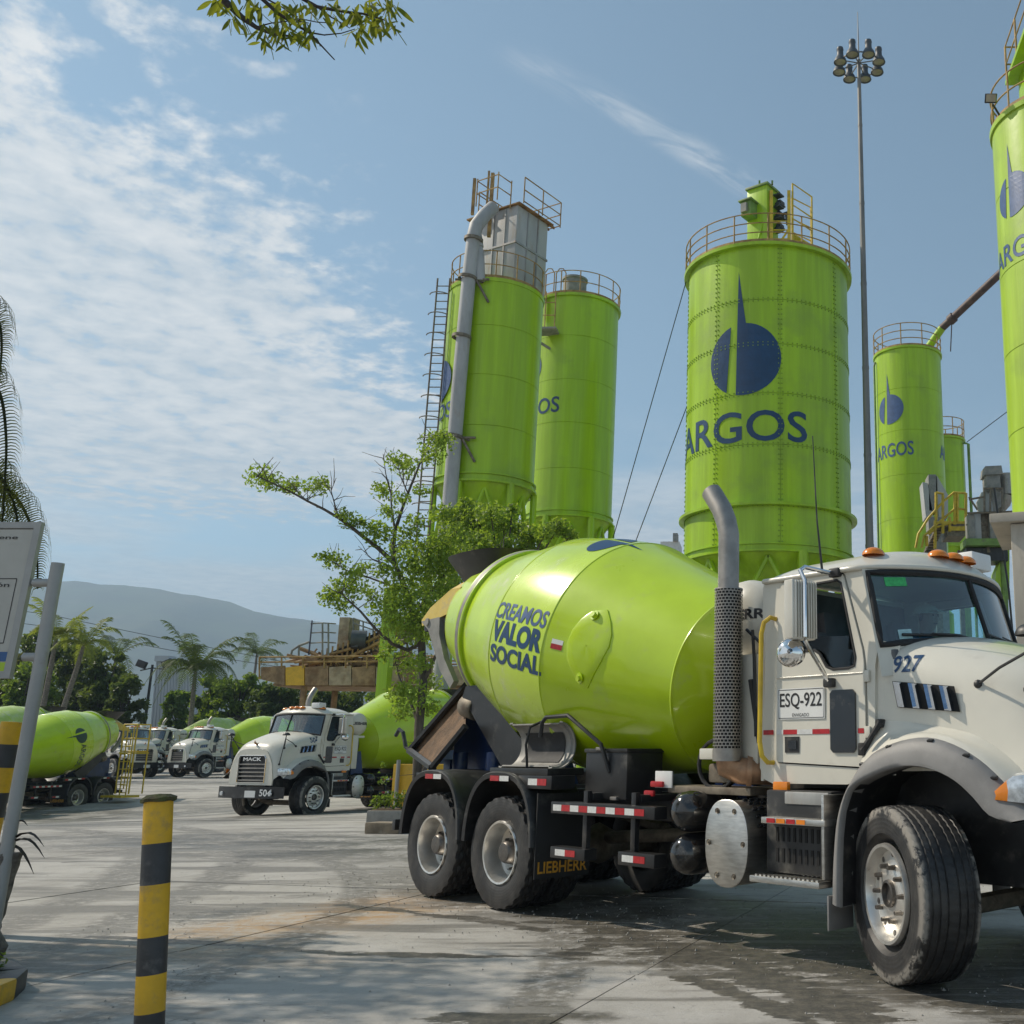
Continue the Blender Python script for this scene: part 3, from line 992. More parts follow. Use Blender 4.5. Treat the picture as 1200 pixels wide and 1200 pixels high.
    for x0, bow, half in secs:
        def pt(y, z, sg):
            return Vector((x0 + bow * (1 - (y / 0.97) ** 2), sg * y, z))
        rows.append([pt(y, z, -1) for y, z in reversed(half)] + [pt(y, z, 1) for y, z in half[1:]])
    rows = catmull(rows, 4)
    # densify across
    rows2 = []
    cols = list(zip(*rows))
    cols = catmull([list(c) for c in cols], 4)
    rows2 = list(zip(*cols))
    hood = B().loft([list(r_) for r_ in rows2], False).obj('bonnet', 'truck_white', root, 50)
    b = B()                                       # nose panel round the grille
    b.ring([(-0.80, 1.05), (-0.72, 1.45), (-0.64, 1.62), (-0.57, 1.72), (-0.47, 1.81), (-0.3, 1.85), (0, 1.86), (0.3, 1.85), (0.47, 1.81), (0.57, 1.72), (0.64, 1.62), (0.72, 1.45), (0.80, 1.05), (0.78, 0.90), (-0.78, 0.90)],
           [(-0.50, 0.96), (0.50, 0.96), (0.50, 1.60), (0.44, 1.68), (-0.44, 1.68), (-0.50, 1.60)], lambda u, w, d: Vector((1.13 + d, u, w)), 0, 0.035)
    b.obj('nose_panel', 'truck_white', root, 30)
    g = B().span((1.06, -0.50, 0.95), (1.10, 0.50, 1.68)).obj('grille', 'black_plastic', root)
    for k in range(5):
        B().span((1.12, -0.49, 1.01 + k * 0.105), (1.165, 0.49, 1.045 + k * 0.105), 0.01).obj('grille_bar', 'stack_steel', g)
    b = B()
    b.tube([(1.17, -0.50, 0.97), (1.17, 0.50, 0.97), (1.17, 0.50, 1.60), (1.17, 0.44, 1.68), (1.17, -0.44, 1.68), (1.17, -0.50, 1.60)], 0.016, 6, True)
    b.obj('grille_frame', 'chrome', g)
    print_text('MACK', 0.66, 0.095, lambda u, v: Vector((1.17, u, 1.585 + v)), 'chrome', 'lettering', g, 0.03)
    b = B().tube([(1.05, 0, 1.97), (1.11, 0, 2.00), (1.15, 0, 2.035), (1.14, 0, 2.08)], [0.03, 0.035, 0.022, 0.008], 8)
    b.tube([(1.06, 0, 1.98), (1.0, 0, 2.02)], [0.025, 0.008], 6)
    b.obj('hood_ornament', 'exhaust_copper', root)

    # ---- front wings: white shoulder, grey flare, dark well, trailing strip
    top = [(-0.56, 0.46), (-0.545, 0.70), (-0.50, 1.00), (-0.43, 1.17), (-0.336, 1.30), (-0.24, 1.41), (-0.133, 1.487), (0.08, 1.555), (0.302, 1.575), (0.50, 1.53), (0.694, 1.433), (0.85, 1.31), (0.987, 1.18), (1.10, 1.09)]
    lip = [(-0.44, 0.44), (-0.435, 0.65), (-0.42, 0.90), (-0.39, 1.08), (-0.33, 1.215), (-0.25, 1.275), (-0.138, 1.32), (0.04, 1.375), (0.226, 1.392), (0.40, 1.365), (0.559, 1.299), (0.69, 1.20), (0.801, 1.096), (0.95, 1.06)]
    for s in (-1, 1):
        rows = []
        for i, ((tx, tz), (lx, lz)) in enumerate(zip(top, lip)):
            k = min(1, max(0, (i - 1) / 4))
            yt = 1.06 + 0.07 * k if i > 1 else 1.10
            mx, mz = (tx + lx) / 2, (tz + lz) / 2
            rows.append([(tx, s * (yt - 0.05), tz - 0.01), (tx, s * yt, tz), (tx * 0.8 + lx * 0.2, s * (yt + 0.05), tz * 0.8 + lz * 0.2), (mx, s * 1.195, mz), (lx * 0.85 + tx * 0.15, s * 1.215, lz * 0.85 + tz * 0.15),
                         (lx, s * 1.212, lz), (lx + 0.01, s * 1.19, lz - 0.008), (lx + 0.012, s * 1.06, lz - 0.005)])
        rows = catmull(rows, 3)
        B().loft(rows, False).obj('wheel_flare', 'fender_grey', root, 60)
        b = B()                                   # black clips along the flare
        for u in (5, 6.6, 8.2, 9.6, 10.8):
            i = int(u)
            t = u - i
            x = top[i][0] * (1 - t) + top[i + 1][0] * t
            z = top[i][1] * (1 - t) + top[i + 1][1] * t
            b.box((x, s * 1.155, z - 0.014), (0.045, 0.03, 0.022), 0.006, Matrix.Rotation(R(-20) * s, 3, 'X'))
        b.obj('clips', 'black_plastic', root)
        # white shoulder between bonnet and flare
        rows = []
        for i in range(4, len(top)):
            tx, tz = top[i]
            hx = tx
            t = min(1, max(0, (tx + 0.34) / 1.4))
            hz = 1.80 - 0.32 * t
            hy = 0.962 - 0.20 * max(0, (tx - 0.55)) / 0.5 - 0.03 * t
            rows.append([(hx, s * (hy - 0.02), hz), (hx, s * (hy + 0.015), hz * 0.72 + tz * 0.28), (hx, s * (hy * 0.68 + 1.105 * 0.32), hz * 0.42 + tz * 0.58), (tx, s * (hy * 0.3 + 1.12 * 0.7), hz * 0.10 + tz * 0.90 + 0.022), (tx, s * 1.10, tz + 0.012), (tx, s * 1.13, tz - 0.012)])
        rows = catmull(rows, 3)
        cols = catmull([list(c) for c in zip(*rows)], 3)
        B().loft([list(c) for c in cols], False).obj('wing', 'truck_white', root, 60)
        # inner well
        rows = []
        for (lx, lz) in lip:
            rows.append([(lx + 0.012, s * 1.17, lz - 0.004), (lx + 0.012, s * 0.60, lz + 0.02)])
        B().loft(rows, False).obj('wheel_well', 'black_plastic', root, 40)
        b = B().span((-0.30, s * 0.58, 0.60), (1.05, s * 0.60, 1.5))
        b.obj('splash_panel', 'black_plastic', root)
        B().span((-0.545, s * 1.20, 0.27), (-0.53, s * 0.93, 0.50), 0.003).obj('mud_flap', 'fender_grey', root)
        # headlamp: lens with amber end
        b = B()
        rows = []
        for i in range(9):
            t = i / 8
            x = 0.845 + 0.33 * t
            y = 1.205 - 0.03 * t - 0.20 * t ** 3
            zt = 1.255 + 0.10 * min(1, t * 2.5)
            zb = 1.175 - 0.03 * t
            rows.append([(x - 0.02, s * (y - 0.06), zt + 0.0), (x, s * y, zt - 0.015), (x + 0.012, s * (y + 0.006), (zt + zb) / 2), (x, s * y, zb + 0.015), (x - 0.02, s * (y - 0.06), zb)])
        hl = B().loft(rows[2:], False).obj('headlight', 'headlamp', root, 50)
        B().loft(rows[:3], False).obj('turn_signal', 'orange_lens', hl, 50)
        # louvres on the bonnet side
        vf = []

        def hoodside(u, w, off=0.0):
            x = -0.10 + 0.50 * u
            z = 1.975 - 0.055 * u - (0.185 - 0.01 * u) * w
            y = 0.965 - 0.03 * u + 0.004 - 0.02 * max(0, x)
            return Vector((x + 0.04 * w, s * (y + off), z))
        lv = B().grid(lambda u, w: hoodside(u, w, 0.004), 4, 1).obj('louvre_panel', 'perf_dark', root, 0)
        for k in range(4):
            u0, u1 = k * 0.25 + 0.01, k * 0.25 + 0.165
            rows = [[hoodside(u0 + (u1 - u0) * q, w, 0.006 + 0.035 * q) for q in (0, 0.3, 0.7, 1)] + [hoodside(u1, w, 0.006)] for w in (0.02, 0.25, 0.5, 0.75, 0.98)]
            B().loft(rows, False).obj('louvre', 'louvre_chrome', lv, 40)
        # rubber bonnet catch
        b = B().tube([(-0.335, s * 1.03, 1.49), (-0.27, s * 1.02, 1.58), (-0.19, s * 1.0, 1.69)], [0.032, 0.02, 0.026], 8)
        b.box((-0.335, s * 1.03, 1.50), (0.06, 0.05, 0.09), 0.01)
        b.box((-0.20, s * 0.99, 1.68), (0.05, 0.06, 0.06), 0.01)
        b.obj('bonnet_catch', 'rubber', root)
        # bonnet mirror on its tripod
        b = B()
        foot = Vector((0.91, s * 0.84, 1.88))
        head = Vector((1.05, s * 1.02, 2.22))
        b.tube([foot, head], 0.012, 6)
        b.tube([(0.55, s * 0.87, 1.93), (0.8, s * 1.0, 2.02), head + Vector((0, 0, -0.1))], 0.011, 6)
        b.tube([(1.05, s * 0.86, 1.45), head], 0.011, 6)
        for p in (foot, (0.55, s * 0.87, 1.93), (1.05, s * 0.86, 1.45)):
            b.ball(p, 0.032, 10, 5)
        b.ball(head, 0.13, 16, 6, -0.1, (0.75, 0.75, 0.55))
        b.obj('bonnet_mirror', 'black_plastic', root)

    # ---- cab
    side_o = [(-1.26, 1.243), (-1.35, 1.275), (-1.395, 1.36), (-1.395, 2.80), (-1.37, 2.845), (-0.37, 2.845), (-0.345, 2.80), (-0.205, 2.24), (-0.23, 2.1), (-0.245, 1.60), (-0.27, 1.42), (-0.36, 1.30), (-0.51, 1.250)]
    door_o = [(-1.205, 1.43), (-1.185, 1.405), (-0.36, 1.375), (-0.325, 1.41), (-0.32, 1.80), (-0.325, 2.10), (-0.345, 2.22), (-0.535, 2.79), (-0.57, 2.825), (-1.10, 2.825), (-1.17, 2.80), (-1.205, 2.74)]
    hole = [(-1.215, 1.425), (-1.195, 1.395), (-0.355, 1.363), (-0.313, 1.40), (-0.308, 1.80), (-0.313, 2.10), (-0.335, 2.225), (-0.525, 2.795), (-0.565, 2.835), (-1.105, 2.836), (-1.178, 2.81), (-1.216, 2.745)]
    win = [(-1.085, 2.70), (-1.04, 2.755), (-0.60, 2.765), (-0.56, 2.74), (-0.405, 2.16), (-0.415, 2.10), (-0.47, 2.085), (-0.62, 2.083), (-0.69, 2.11), (-0.76, 2.21), (-0.81, 2.24), (-1.04, 2.24), (-1.085, 2.28)]
    for s in (-1, 1):
        fn = XZ(1.0, s)
        B().ring(side_o, hole, fn, -0.04, 0.0).obj('cab_side', 'truck_white', root, 30)
        dr = B().ring(door_o, win, fn, -0.035, 0.012).obj('door', 'truck_white', root, 30)
        B().prism([(-1.085, 2.36), (-0.455, 2.33), (-0.405, 2.16), (-0.415, 2.10), (-0.47, 2.085), (-0.62, 2.083), (-0.69, 2.11), (-0.76, 2.21), (-0.81, 2.24), (-1.04, 2.24), (-1.085, 2.28)], fn, -0.016, -0.012).obj('window', 'side_glass', dr, 0)
        for hz_ in (1.62, 2.02):
            B().box(fn(-0.300, hz_, 0.012), (0.05, 0.022, 0.085), 0.008).obj('hinge', 'truck_white', root, 40)
        b = B()
        b.tube([fn(u, w, 0.008) for u, w in win], 0.012, 6, True)
        b.obj('window_seal', 'rubber', dr)
        B().tube([fn(-1.20, 2.045, 0.012), fn(-0.33, 2.045, 0.012)], 0.006, 5).obj('crease', 'truck_white', dr)
        B().prism([(-0.645, 1.50), (-0.62, 1.475), (-0.43, 1.475), (-0.405, 1.50), (-0.405, 1.905), (-0.43, 1.93), (-0.62, 1.93), (-0.645, 1.905)], fn, 0.0, 0.026).obj('lower_window', 'black_gloss', dr, 30)
        b = B().prism([(-1.11, 1.475), (-0.965, 1.475), (-0.965, 1.595), (-1.11, 1.595)], fn, 0.0, 0.018)
        hd = b.obj('handle', 'black_plastic', dr, 30)
        B().prism([(-1.07, 1.50), (-0.985, 1.50), (-0.985, 1.565), (-1.07, 1.565)], fn, 0.016, 0.024).obj('latch', 'black_gloss', hd if False else dr, 30)
        edges = [-1.355, -1.245, -1.13, -0.985, -0.83, -0.66, -0.39, -0.335]
        cols = ['red_tape', 'white_tape', 'red_tape', 'white_tape', 'red_tape', None, 'red_tape']
        for (x0, x1, mt) in zip(edges, edges[1:], cols):
            if mt:
                o_ = 0.0025 if x1 < -1.2 else 0.0145
                xa = max(x0, -1.20) if x1 >= -1.2 else x0
                xb = min(x1, -1.215) if x0 < -1.21 and x1 > -1.21 and x0 < -1.3 else x1
                o_ = 0.0025 if x0 < -1.3 else 0.0145
                B().add([fn(xa, 1.612, o_), fn(xb, 1.612, o_), fn(xb, 1.648, o_), fn(xa, 1.648, o_)], [(0, 1, 2, 3)]).obj('reflective_tape', mt, dr)
        # registration number on the door
        pl = B().prism([(-1.185, 1.725), (-0.705, 1.725), (-0.705, 1.96), (-1.185, 1.96)], fn, 0.012, 0.017).obj('registration_plate', 'plate_white', root, 0)
        b = B().tube([fn(u, w, 0.017) for u, w in ((-1.175, 1.735), (-0.715, 1.735), (-0.715, 1.95), (-1.175, 1.95))], 0.003, 4, True)
        b.obj('border', 'black_print', pl, 0)
        sg = 1 if s < 0 else -1
        print_text('ESQ-922' if s < 0 else 'ESQ-922', 0.43, 0.125, lambda u, v: fn(-0.945 + sg * u, 1.862 + v, 0.019), 'black_print', 'lettering', pl, 0.012)
        print_text('ENVIGADO', 0.17, 0.026, lambda u, v: fn(-0.945 + sg * u, 1.757 + v, 0.019), 'black_print', 'lettering', pl, 0.0)
        # grab handle
        b = B().tube([fn(-1.24, 2.52, 0.0), fn(-1.255, 2.53, 0.05), fn(-1.29, 2.49, 0.085), fn(-1.31, 2.40, 0.09), fn(-1.31, 1.56, 0.09), fn(-1.29, 1.45, 0.085), fn(-1.26, 1.40, 0.05), fn(-1.245, 1.40, 0.0)], 0.019, 8)
        b.obj('grab_handle', 'yellow_rail', root)
        # mirrors
        mir = B().box((-0.665, s * 1.33, 2.505), (0.10, 0.225, 0.44), 0.012, Matrix.Rotation(s * R(8), 3, 'Z'))
        mb = mir.obj('mirror', 'cream_mirror', root, 40)
        b = B()
        for k in range(9):
            b.box((-0.612 - 0.138 * 0.024 * (k - 4), s * (1.234 + 0.024 * k), 2.505), (0.030, 0.010, 0.42), 0.003)
        b.obj('ribs', 'cream_mirror', mb)
        b = B()
        b.tube([fn(-0.62, 2.83, -0.02), (-0.61, s * 1.08, 2.815), (-0.64, s * 1.30, 2.83), (-0.645, s * 1.345, 2.80), (-0.595, s * 1.35, 2.72), (-0.595, s * 1.35, 2.30)], 0.017, 8)
        b.tube([(-0.60, s * 1.35, 2.28), (-0.61, s * 1.25, 2.18), fn(-0.64, 1.985, 0.03)], 0.016, 8)
        b.tube([(-0.72, s * 1.35, 2.30), (-0.72, s * 1.345, 2.2)], 0.012, 6)
        b.obj('mirror_arm', 'chrome', root)
        b = B()
        b.box(fn(-0.64, 1.985, 0.03), (0.09, 0.06, 0.07), 0.015)
        b.box(fn(-0.60, 2.82, 0.02), (0.10, 0.08, 0.07), 0.015)
        b.obj('mirror_clamp', 'black_plastic', root)
        b = B().lathe([(-0.05, 0.02), (-0.035, 0.075), (0.0, 0.105), (0.015, 0.108), (0.02, 0.10), (0.02, 0.0005)], 28, (-0.73, s * 1.36, 2.195), (-0.55, -s * 0.80, -0.1))
        b.obj('convex_mirror', 'chrome', root, 40)
    ant = B().tube([(-0.62, -1.12, 2.80), (-0.60, -1.20, 3.2), (-0.60, -1.24, 3.86)], [0.011, 0.007, 0.004], 6).obj('antenna', 'black_plastic', root)
    own.append(ant)
    for s in (-1, 1):
        B().loft([[(-0.34, s * 0.975, 1.32), (-0.34, s * 0.975, 2.05), (-0.34, s * 0.975, 2.30)], [(-0.21, s * 0.974, 1.32), (-0.20, s * 0.970, 2.05), (-0.18, s * 0.955, 2.27)], [(-0.12, s * 0.93, 1.32), (-0.12, s * 0.92, 2.0), (-0.10, s * 0.86, 2.24)]], False).obj('cowl_panel', 'truck_white', root, 50)

    # roof
    def roof(u, v):
        # u across -1..1, v rear 0..1 front
        uu = u * 2 - 1
        y = uu * 0.978
        xf = -0.05 - 0.33 * abs(uu) ** 2.2
        xr = -1.42 + 0.05 * abs(uu) ** 4
        x = xr + (xf - xr) * v
        e = 1 - abs(uu) ** 5
        f = 1 - max(0, (v - 0.72) / 0.28) ** 2.2 * 0.97 - max(0, (0.25 - v) / 0.25) ** 2.2 * 0.75
        edge = 2.845 + 0.03 * (1 - uu * uu) * v
        return Vector((x, y, edge + (0.07 + 0.13 * (1 - uu * uu) ** 0.8) * e ** 0.5 * f))
    b = B().grid(roof, 36, 24)
    rf = b.obj('roof', 'truck_white', root, 60)
    b = B()                                       # rim of the roof
    rim = [roof(0, v / 10) for v in range(11)] + [roof(u / 16, 1) for u in range(1, 17)] + [roof(1, 1 - v / 10) for v in range(1, 11)] + [roof(1 - u / 16, 0) for u in range(1, 16)]
    b.tube([p + Vector((0, 0, -0.008)) for p in rim], 0.022, 8, True)
    b.obj('roof_edge', 'truck_white', root, 60)
    for uu in (0.14, 0.40, 0.5, 0.60, 0.86):
        p = roof(uu, 0.90 if 0.2 < uu < 0.8 else 0.80)
        B().ball(p, 0.10, 14, 5, -0.05, (0.85, 1.0, 0.62)).obj('marker_light', 'orange_lens', root, 60)
    B().box(roof(0.80, 0.80) + Vector((0, 0, 0.07)), (0.26, 0.30, 0.15), 0.02).obj('beacon_box', 'plate_white', root)
    # windscreen
    def scr(u, v, off=0.0):
        uu = u * 2 - 1
        hw = 1.012 - 0.042 * v
        y = uu * hw
        xb, xt = 0.12 - 0.325 * abs(uu) ** 1.9, -0.06 - 0.30 * abs(uu) ** 2.0
        zb, zt = 2.30 - 0.08 * uu * uu, 2.865 - 0.035 * uu * uu
        p = Vector((xb + (xt - xb) * v, y, zb + (zt - zb) * v))
        return p + Vector((0.9, 0.35 * uu, 0.3)).normalized() * off
    U0, U1, W0, W1 = 0.018, 0.982, 0.02, 0.94
    b = B()
    b.grid(lambda u, v: scr(u * U0, v), 2, 4)
    b.grid(lambda u, v: scr(U1 + u * (1 - U1), v), 2, 4)
    b.grid(lambda u, v: scr(U0 + u * (U1 - U0), W1 + v * (1.02 - W1)), 20, 2)
    b.grid(lambda u, v: scr(u, -0.35 + 0.37 * v), 20, 2)
    b.obj('cab_front', 'truck_white', root, 50)
    B().grid(lambda u, v: scr(U0 + u * (U1 - U0), W0 + v * (W1 - W0), -0.01), 24, 6).obj('windscreen', 'windscreen_glass', root, 60)
    b = B()
    bd = [scr(U0 + (U1 - U0) * k / 20, W0) for k in range(20)] + [scr(U1, W0 + (W1 - W0) * k / 6) for k in range(6)] + [scr(U1 - (U1 - U0) * k / 20, W1) for k in range(20)] + [scr(U0, W1 - (W1 - W0) * k / 6) for k in range(6)]
    b.tube(bd, 0.026, 6, True)
    b.obj('windscreen_seal', 'rubber', root, 60)
    B().tube([scr(0.5, W0, 0.0), scr(0.5, W1, 0.0)], 0.02, 6).obj('windscreen_divider', 'rubber', root)
    for u0, u1 in ((0.40, 0.20), (0.80, 0.60)):
        b = B().tube([scr(u0, -0.02, 0.05), scr((u0 + u1) / 2, 0.06, 0.045), scr(u1, 0.10, 0.03)], [0.012, 0.010, 0.006], 6)
        b.tube([scr(u1 - 0.11, 0.115, 0.02), scr((u0 + u1) / 2 + 0.03, 0.07, 0.022)], 0.011, 6)
        b.obj('wiper', 'black_plastic', root)
    st = B().grid(lambda u, v: scr(0.075 + 0.085 * u, 0.76 + 0.12 * v, -0.006), 3, 1).obj('sticker', 'sticker_green', root, 0)
    own.append(st)
    st = B().grid(lambda u, v: scr(0.085 + 0.05 * u, 0.075 + 0.12 * v, -0.006), 2, 1).obj('sticker', 'sticker_pale', root, 0)
    own.append(st)
    # cab back, floor, interior
    B().prism([(-0.99, 1.26), (0.99, 1.26), (0.995, 2.05), (0.955, 2.84), (-0.955, 2.84), (-0.995, 2.05)], lambda u, w, d: Vector((-1.392 + d, u, w)), 0, 0.03).obj('cab_back', 'truck_white', root)
    b = B()
    b.span((-1.36, -0.95, 1.30), (-0.25, 0.95, 1.36))
    b.span((-0.42, -0.93, 1.8), (-0.10, 0.93, 2.22), 0.05)
    b.prism([(-0.96, 1.36), (0.96, 1.36), (0.96, 2.05), (0.91, 2.80), (-0.91, 2.80), (-0.96, 2.05)], lambda u, w, d: Vector((-1.36 + d, u, w)), 0, 0.006)
    b.obj('interior', 'interior_dark', root)
    for s in (-1, 1):
        b = B().span((-1.02, s * 0.22, 1.62), (-0.55, s * 0.72, 1.86), 0.05)
        b.box((-1.04, s * 0.47, 2.12), (0.14, 0.50, 0.62), 0.06, Matrix.Rotation(R(-8), 3, 'Y'))
        b.box((-1.09, s * 0.47, 2.50), (0.10, 0.28, 0.20), 0.04, Matrix.Rotation(R(-8), 3, 'Y'))
        b.obj('seat', 'interior_grey', root)
    b = B()
    wc, wa = Vector((-0.40, 0.46, 2.26)), Vector((-0.55, 0, 0.83)).normalized()
    k1 = wa.cross(Vector((0, 1, 0))).normalized()
    b.tube([wc + 0.22 * (math.cos(2 * PI * i / 20) * Vector((0, 1, 0)) + math.sin(2 * PI * i / 20) * k1) for i in range(20)], 0.014, 6, True)
    b.tube([wc + Vector((0, 0.22, 0)), wc - Vector((0, 0.22, 0))], 0.012, 6)
    b.tube([wc, wc - wa * 0.35], 0.025, 6)
    b.obj('steering_wheel', 'interior_dark', root)

    # ---- behind the cab
    # exhaust stack with perforated guard
    stk = [(-1.66, -1.10, 1.42), (-1.665, -1.10, 3.26), (-1.70, -1.10, 3.38), (-1.755, -1.10, 3.49), (-1.86, -1.10, 3.63), (-1.885, -1.10, 3.66)]
    sk = B().tube(stk, 0.088, 20, cap=False).tube([(p[0], p[1], p[2]) for p in stk], 0.080, 20, cap=False).obj('exhaust_stack', 'stack_steel', root, 50)
    b = B()
    n, m = 96, 150
    rr = 0.117
    zz0, zz1 = 1.50, 2.79
    # woven guard: plate with slots left open
    for i in range(m):
        z0, z1 = zz0 + (zz1 - zz0) * i / m, zz0 + (zz1 - zz0) * (i + 1) / m
        for j in range(n):
            solid = (i % 3 == 0) or ((j + (i // 3 % 2) * 2) % 4 == 0)
            if solid:
                a0, a1 = 2 * PI * j / n, 2 * PI * (j + 1) / n
                b.add([(-1.66 + rr * math.cos(a0), -1.10 + rr * math.sin(a0), z0), (-1.66 + rr * math.cos(a1), -1.10 + rr * math.sin(a1), z0), (-1.66 + rr * math.cos(a1), -1.10 + rr * math.sin(a1), z1), (-1.66 + rr * math.cos(a0), -1.10 + rr * math.sin(a0), z1)], [(0, 1, 2, 3)])
    b.lathe([(0, 0.119), (0.09, 0.119)], 40, (-1.66, -1.10, 1.41))
    b.lathe([(0, 0.119), (0.012, 0.117), (0.012, 0.09)], 40, (-1.66, -1.10, 2.785))
    b.obj('heat_guard', 'stack_steel', sk, 40)
    B().lathe([(0, 0.102), (1.28, 0.102)], 24, (-1.66, -1.10, 1.51)).obj('inner_pipe', 'perf_dark', sk, 60)
    b = B().tube([(-1.66, -1.10, 1.45), (-1.655, -1.09, 1.37), (-1.60, -1.02, 1.335), (-1.50, -0.92, 1.33), (-1.40, -0.70, 1.32)], [0.10, 0.105, 0.105, 0.10, 0.10], 16)
    b.tube([(-1.56, -0.98, 1.335), (-1.53, -0.95, 1.333)], 0.118, 16)
    b.obj('exhaust_elbow', 'exhaust_copper', root, 50)
    # water tank lying across
    wt = B().lathe([(-0.95, 0.0005), (-0.93, 0.18), (-0.86, 0.31), (-0.76, 0.34), (0.76, 0.34), (0.86, 0.31), (0.93, 0.18), (0.95, 0.0005)], 36, (-1.76, 0, 2.58), (0, 1, 0)).obj('water_tank', 'truck_white', root, 60)
    def tk(u, v, side=-1):
        a = v / 0.343
        # wraps the tank's dome shoulder on the side facing outwards
        return Vector((-1.76 + 0.343 * math.cos(a), side * -u, 2.58 + 0.343 * math.sin(a)))
    print_text('LIEBHERR', 1.25, 0.14, lambda u, v: Vector((-1.76 + 0.343 * math.cos(v / 0.343), u, 2.58 + 0.343 * math.sin(v / 0.343))), 'black_print', 'lettering', wt, 0.03, step=0.03)
    def dome(u, v, s):
        dx, dz = u, 0.02 + v
        r = math.hypot(dx, dz)
        pts = [(0, 0.95), (0.18, 0.93), (0.31, 0.86), (0.34, 0.76), (0.5, 0.74)]
        for (r0, y0), (r1, y1) in zip(pts, pts[1:]):
            if r <= r1:
                y = y0 + (y1 - y0) * (r - r0) / (r1 - r0)
                break
        return Vector((-1.76 + dx, s * (y + 0.004), 2.58 + dz))
    for s in (-1, 1):
        print_text('LIEBHERR', 0.60, 0.085, lambda u, v: dome(u if s < 0 else -u, v, s), 'black_print', 'lettering', wt, 0.035, 0.03)
    b = B()
    b.span((-1.66, -0.98, 1.30), (-1.44, -0.90, 2.26), 0.02)
    b.span((-1.66, 0.90, 1.30), (-1.44, 0.98, 2.26), 0.02)
    b.span((-1.98, -0.90, 2.18), (-1.54, 0.90, 2.25), 0.02)
    b.obj('tank_support', 'truck_white', root)
    b = B()
    b.tube([(-1.48, -1.0, 2.45), (-1.46, -1.0, 2.2), (-1.44, -1.0, 1.6)], 0.014, 6)
    b.tube([(-1.56, -0.99, 2.46), (-1.38, -1.0, 2.33)], 0.014, 6)
    b.tube([(-1.50, -1.0, 2.05), (-1.40, -1.0, 1.55)], 0.022, 6)
    b.obj('brace', 'black_steel', root)
    # front pedestal of the drum with its gearbox
    b = B()
    b.prism([(-2.45, 1.12), (-1.95, 1.12), (-2.02, 1.75), (-2.30, 1.80)], lambda u, w, d: Vector((u, d, w)), -0.50, -0.42)
    b.prism([(-2.45, 1.12), (-1.95, 1.12), (-2.02, 1.75), (-2.30, 1.80)], lambda u, w, d: Vector((u, d, w)), 0.42, 0.50)
    b.span((-2.45, -0.42, 1.20), (-2.0, 0.42, 1.34), 0.02)
    b.obj('front_pedestal', 'blue_steel', root)
    b = B().lathe([(0, 0.36), (0.12, 0.36), (0.14, 0.26), (0.30, 0.24), (0.32, 0.15), (0.45, 0.14), (0.45, 0.0005)], 24, DR_O + DR_AX * 2.20, DR_AX)
    b.obj('gearbox', 'grime_metal', root, 40)
    B().span((-2.08, -1.02, 1.42), (-1.66, -0.88, 1.51), 0.012).obj('stack_bracket', 'truck_white', root)
    b = B()
    for k in range(3):
        c = Vector((-2.03 + 0.03 * k, -0.86 - 0.03 * k, 1.38))
        b.tube([c + Vector((0.22 * math.cos(2 * PI * i / 18), 0, 0.20 * math.sin(2 * PI * i / 18))) for i in range(18)], 0.017, 6, True)
    b.tube([(-2.0, -0.8, 1.2), (-1.8, -0.7, 1.35), (-1.6, -0.6, 1.3), (-1.45, -0.5, 1.5)], 0.03, 6)
    b.tube([(-2.1, -0.5, 1.3), (-1.9, -0.75, 1.45), (-1.75, -0.8, 1.6), (-1.6, -0.8, 1.5)], 0.02, 6)
    b.obj('hose_coil', 'rubber', root)
    b = B()
    b.span((-2.55, -0.95, 1.14), (-1.55, -0.60, 1.20), 0.01)
    b.box((-1.95, -0.82, 1.31), (0.30, 0.16, 0.16), 0.03)
    b.ball((-1.82, -0.86, 1.34), 0.07, 10, 6)
    b.box((-1.65, -0.84, 1.28), (0.16, 0.12, 0.12), 0.02)
    b.obj('valve_block', 'grime_metal', root)
    B().span((-2.70, -0.95, 1.18), (-2.48, -0.965, 1.32), 0.004).obj('rear_plate', 'plate_white', root)
    B().box((-2.64, -0.99, 1.21), (0.16, 0.03, 0.05), 0.012).obj('red_lamp', 'red_tape', root)
    B().box((-2.74, -0.99, 1.13), (0.13, 0.03, 0.05), 0.012).obj('red_lamp', 'red_tape', root)
    # toolbox on the catwalk
    tb = B().span((-3.66, -1.0, 1.065), (-3.05, -0.58, 1.50), 0.012).obj('toolbox', 'black_steel', root)
    B().span((-3.675, -1.012, 1.475), (-3.04, -0.57, 1.512), 0.01).obj('lid', 'black_steel', tb)
    b = B()
    b.box((-3.42, -1.015, 1.51), (0.12, 0.03, 0.03), 0.008)
    for x in (-3.52, -3.2):
        b.box((x, -1.01, 1.075), (0.09, 0.04, 0.03), 0.006)
    b.obj('catches', 'stack_steel', tb)
    # spare length of chute strapped on, handle above it
    for s in (-1,):
        b = B()
        rows = []
        for i in range(15):
            a = R(100 + 190 * i / 14)
            rows.append((math.cos(a), math.sin(a)))
        c0, c1 = -4.92, -4.00
        ringsO = []
        for x, rr_ in ((c0, 0.225), (c0 + 0.05, 0.232), (c0 + 0.06, 0.215), (c1 - 0.06, 0.215), (c1 - 0.05, 0.232), (c1, 0.225)):
            ringsO.append([(x, -1.07 - rr_ * q[0] * 0.9, 1.545 + rr_ * q[1]) for q in rows] + [(x, -1.07 - (rr_ - 0.014) * q[0] * 0.9, 1.545 + (rr_ - 0.014) * q[1]) for q in reversed(rows)])
        b.loft(ringsO, True, True)
        cs = b.obj('spare_chute', 'chute_grey', root, 40)
        b = B().loft([[(x, -1.07 - 0.192 * q[0] * 0.9, 1.545 + 0.192 * q[1]) for q in rows[3:-4]] for x in (-4.78, -4.14)], False)
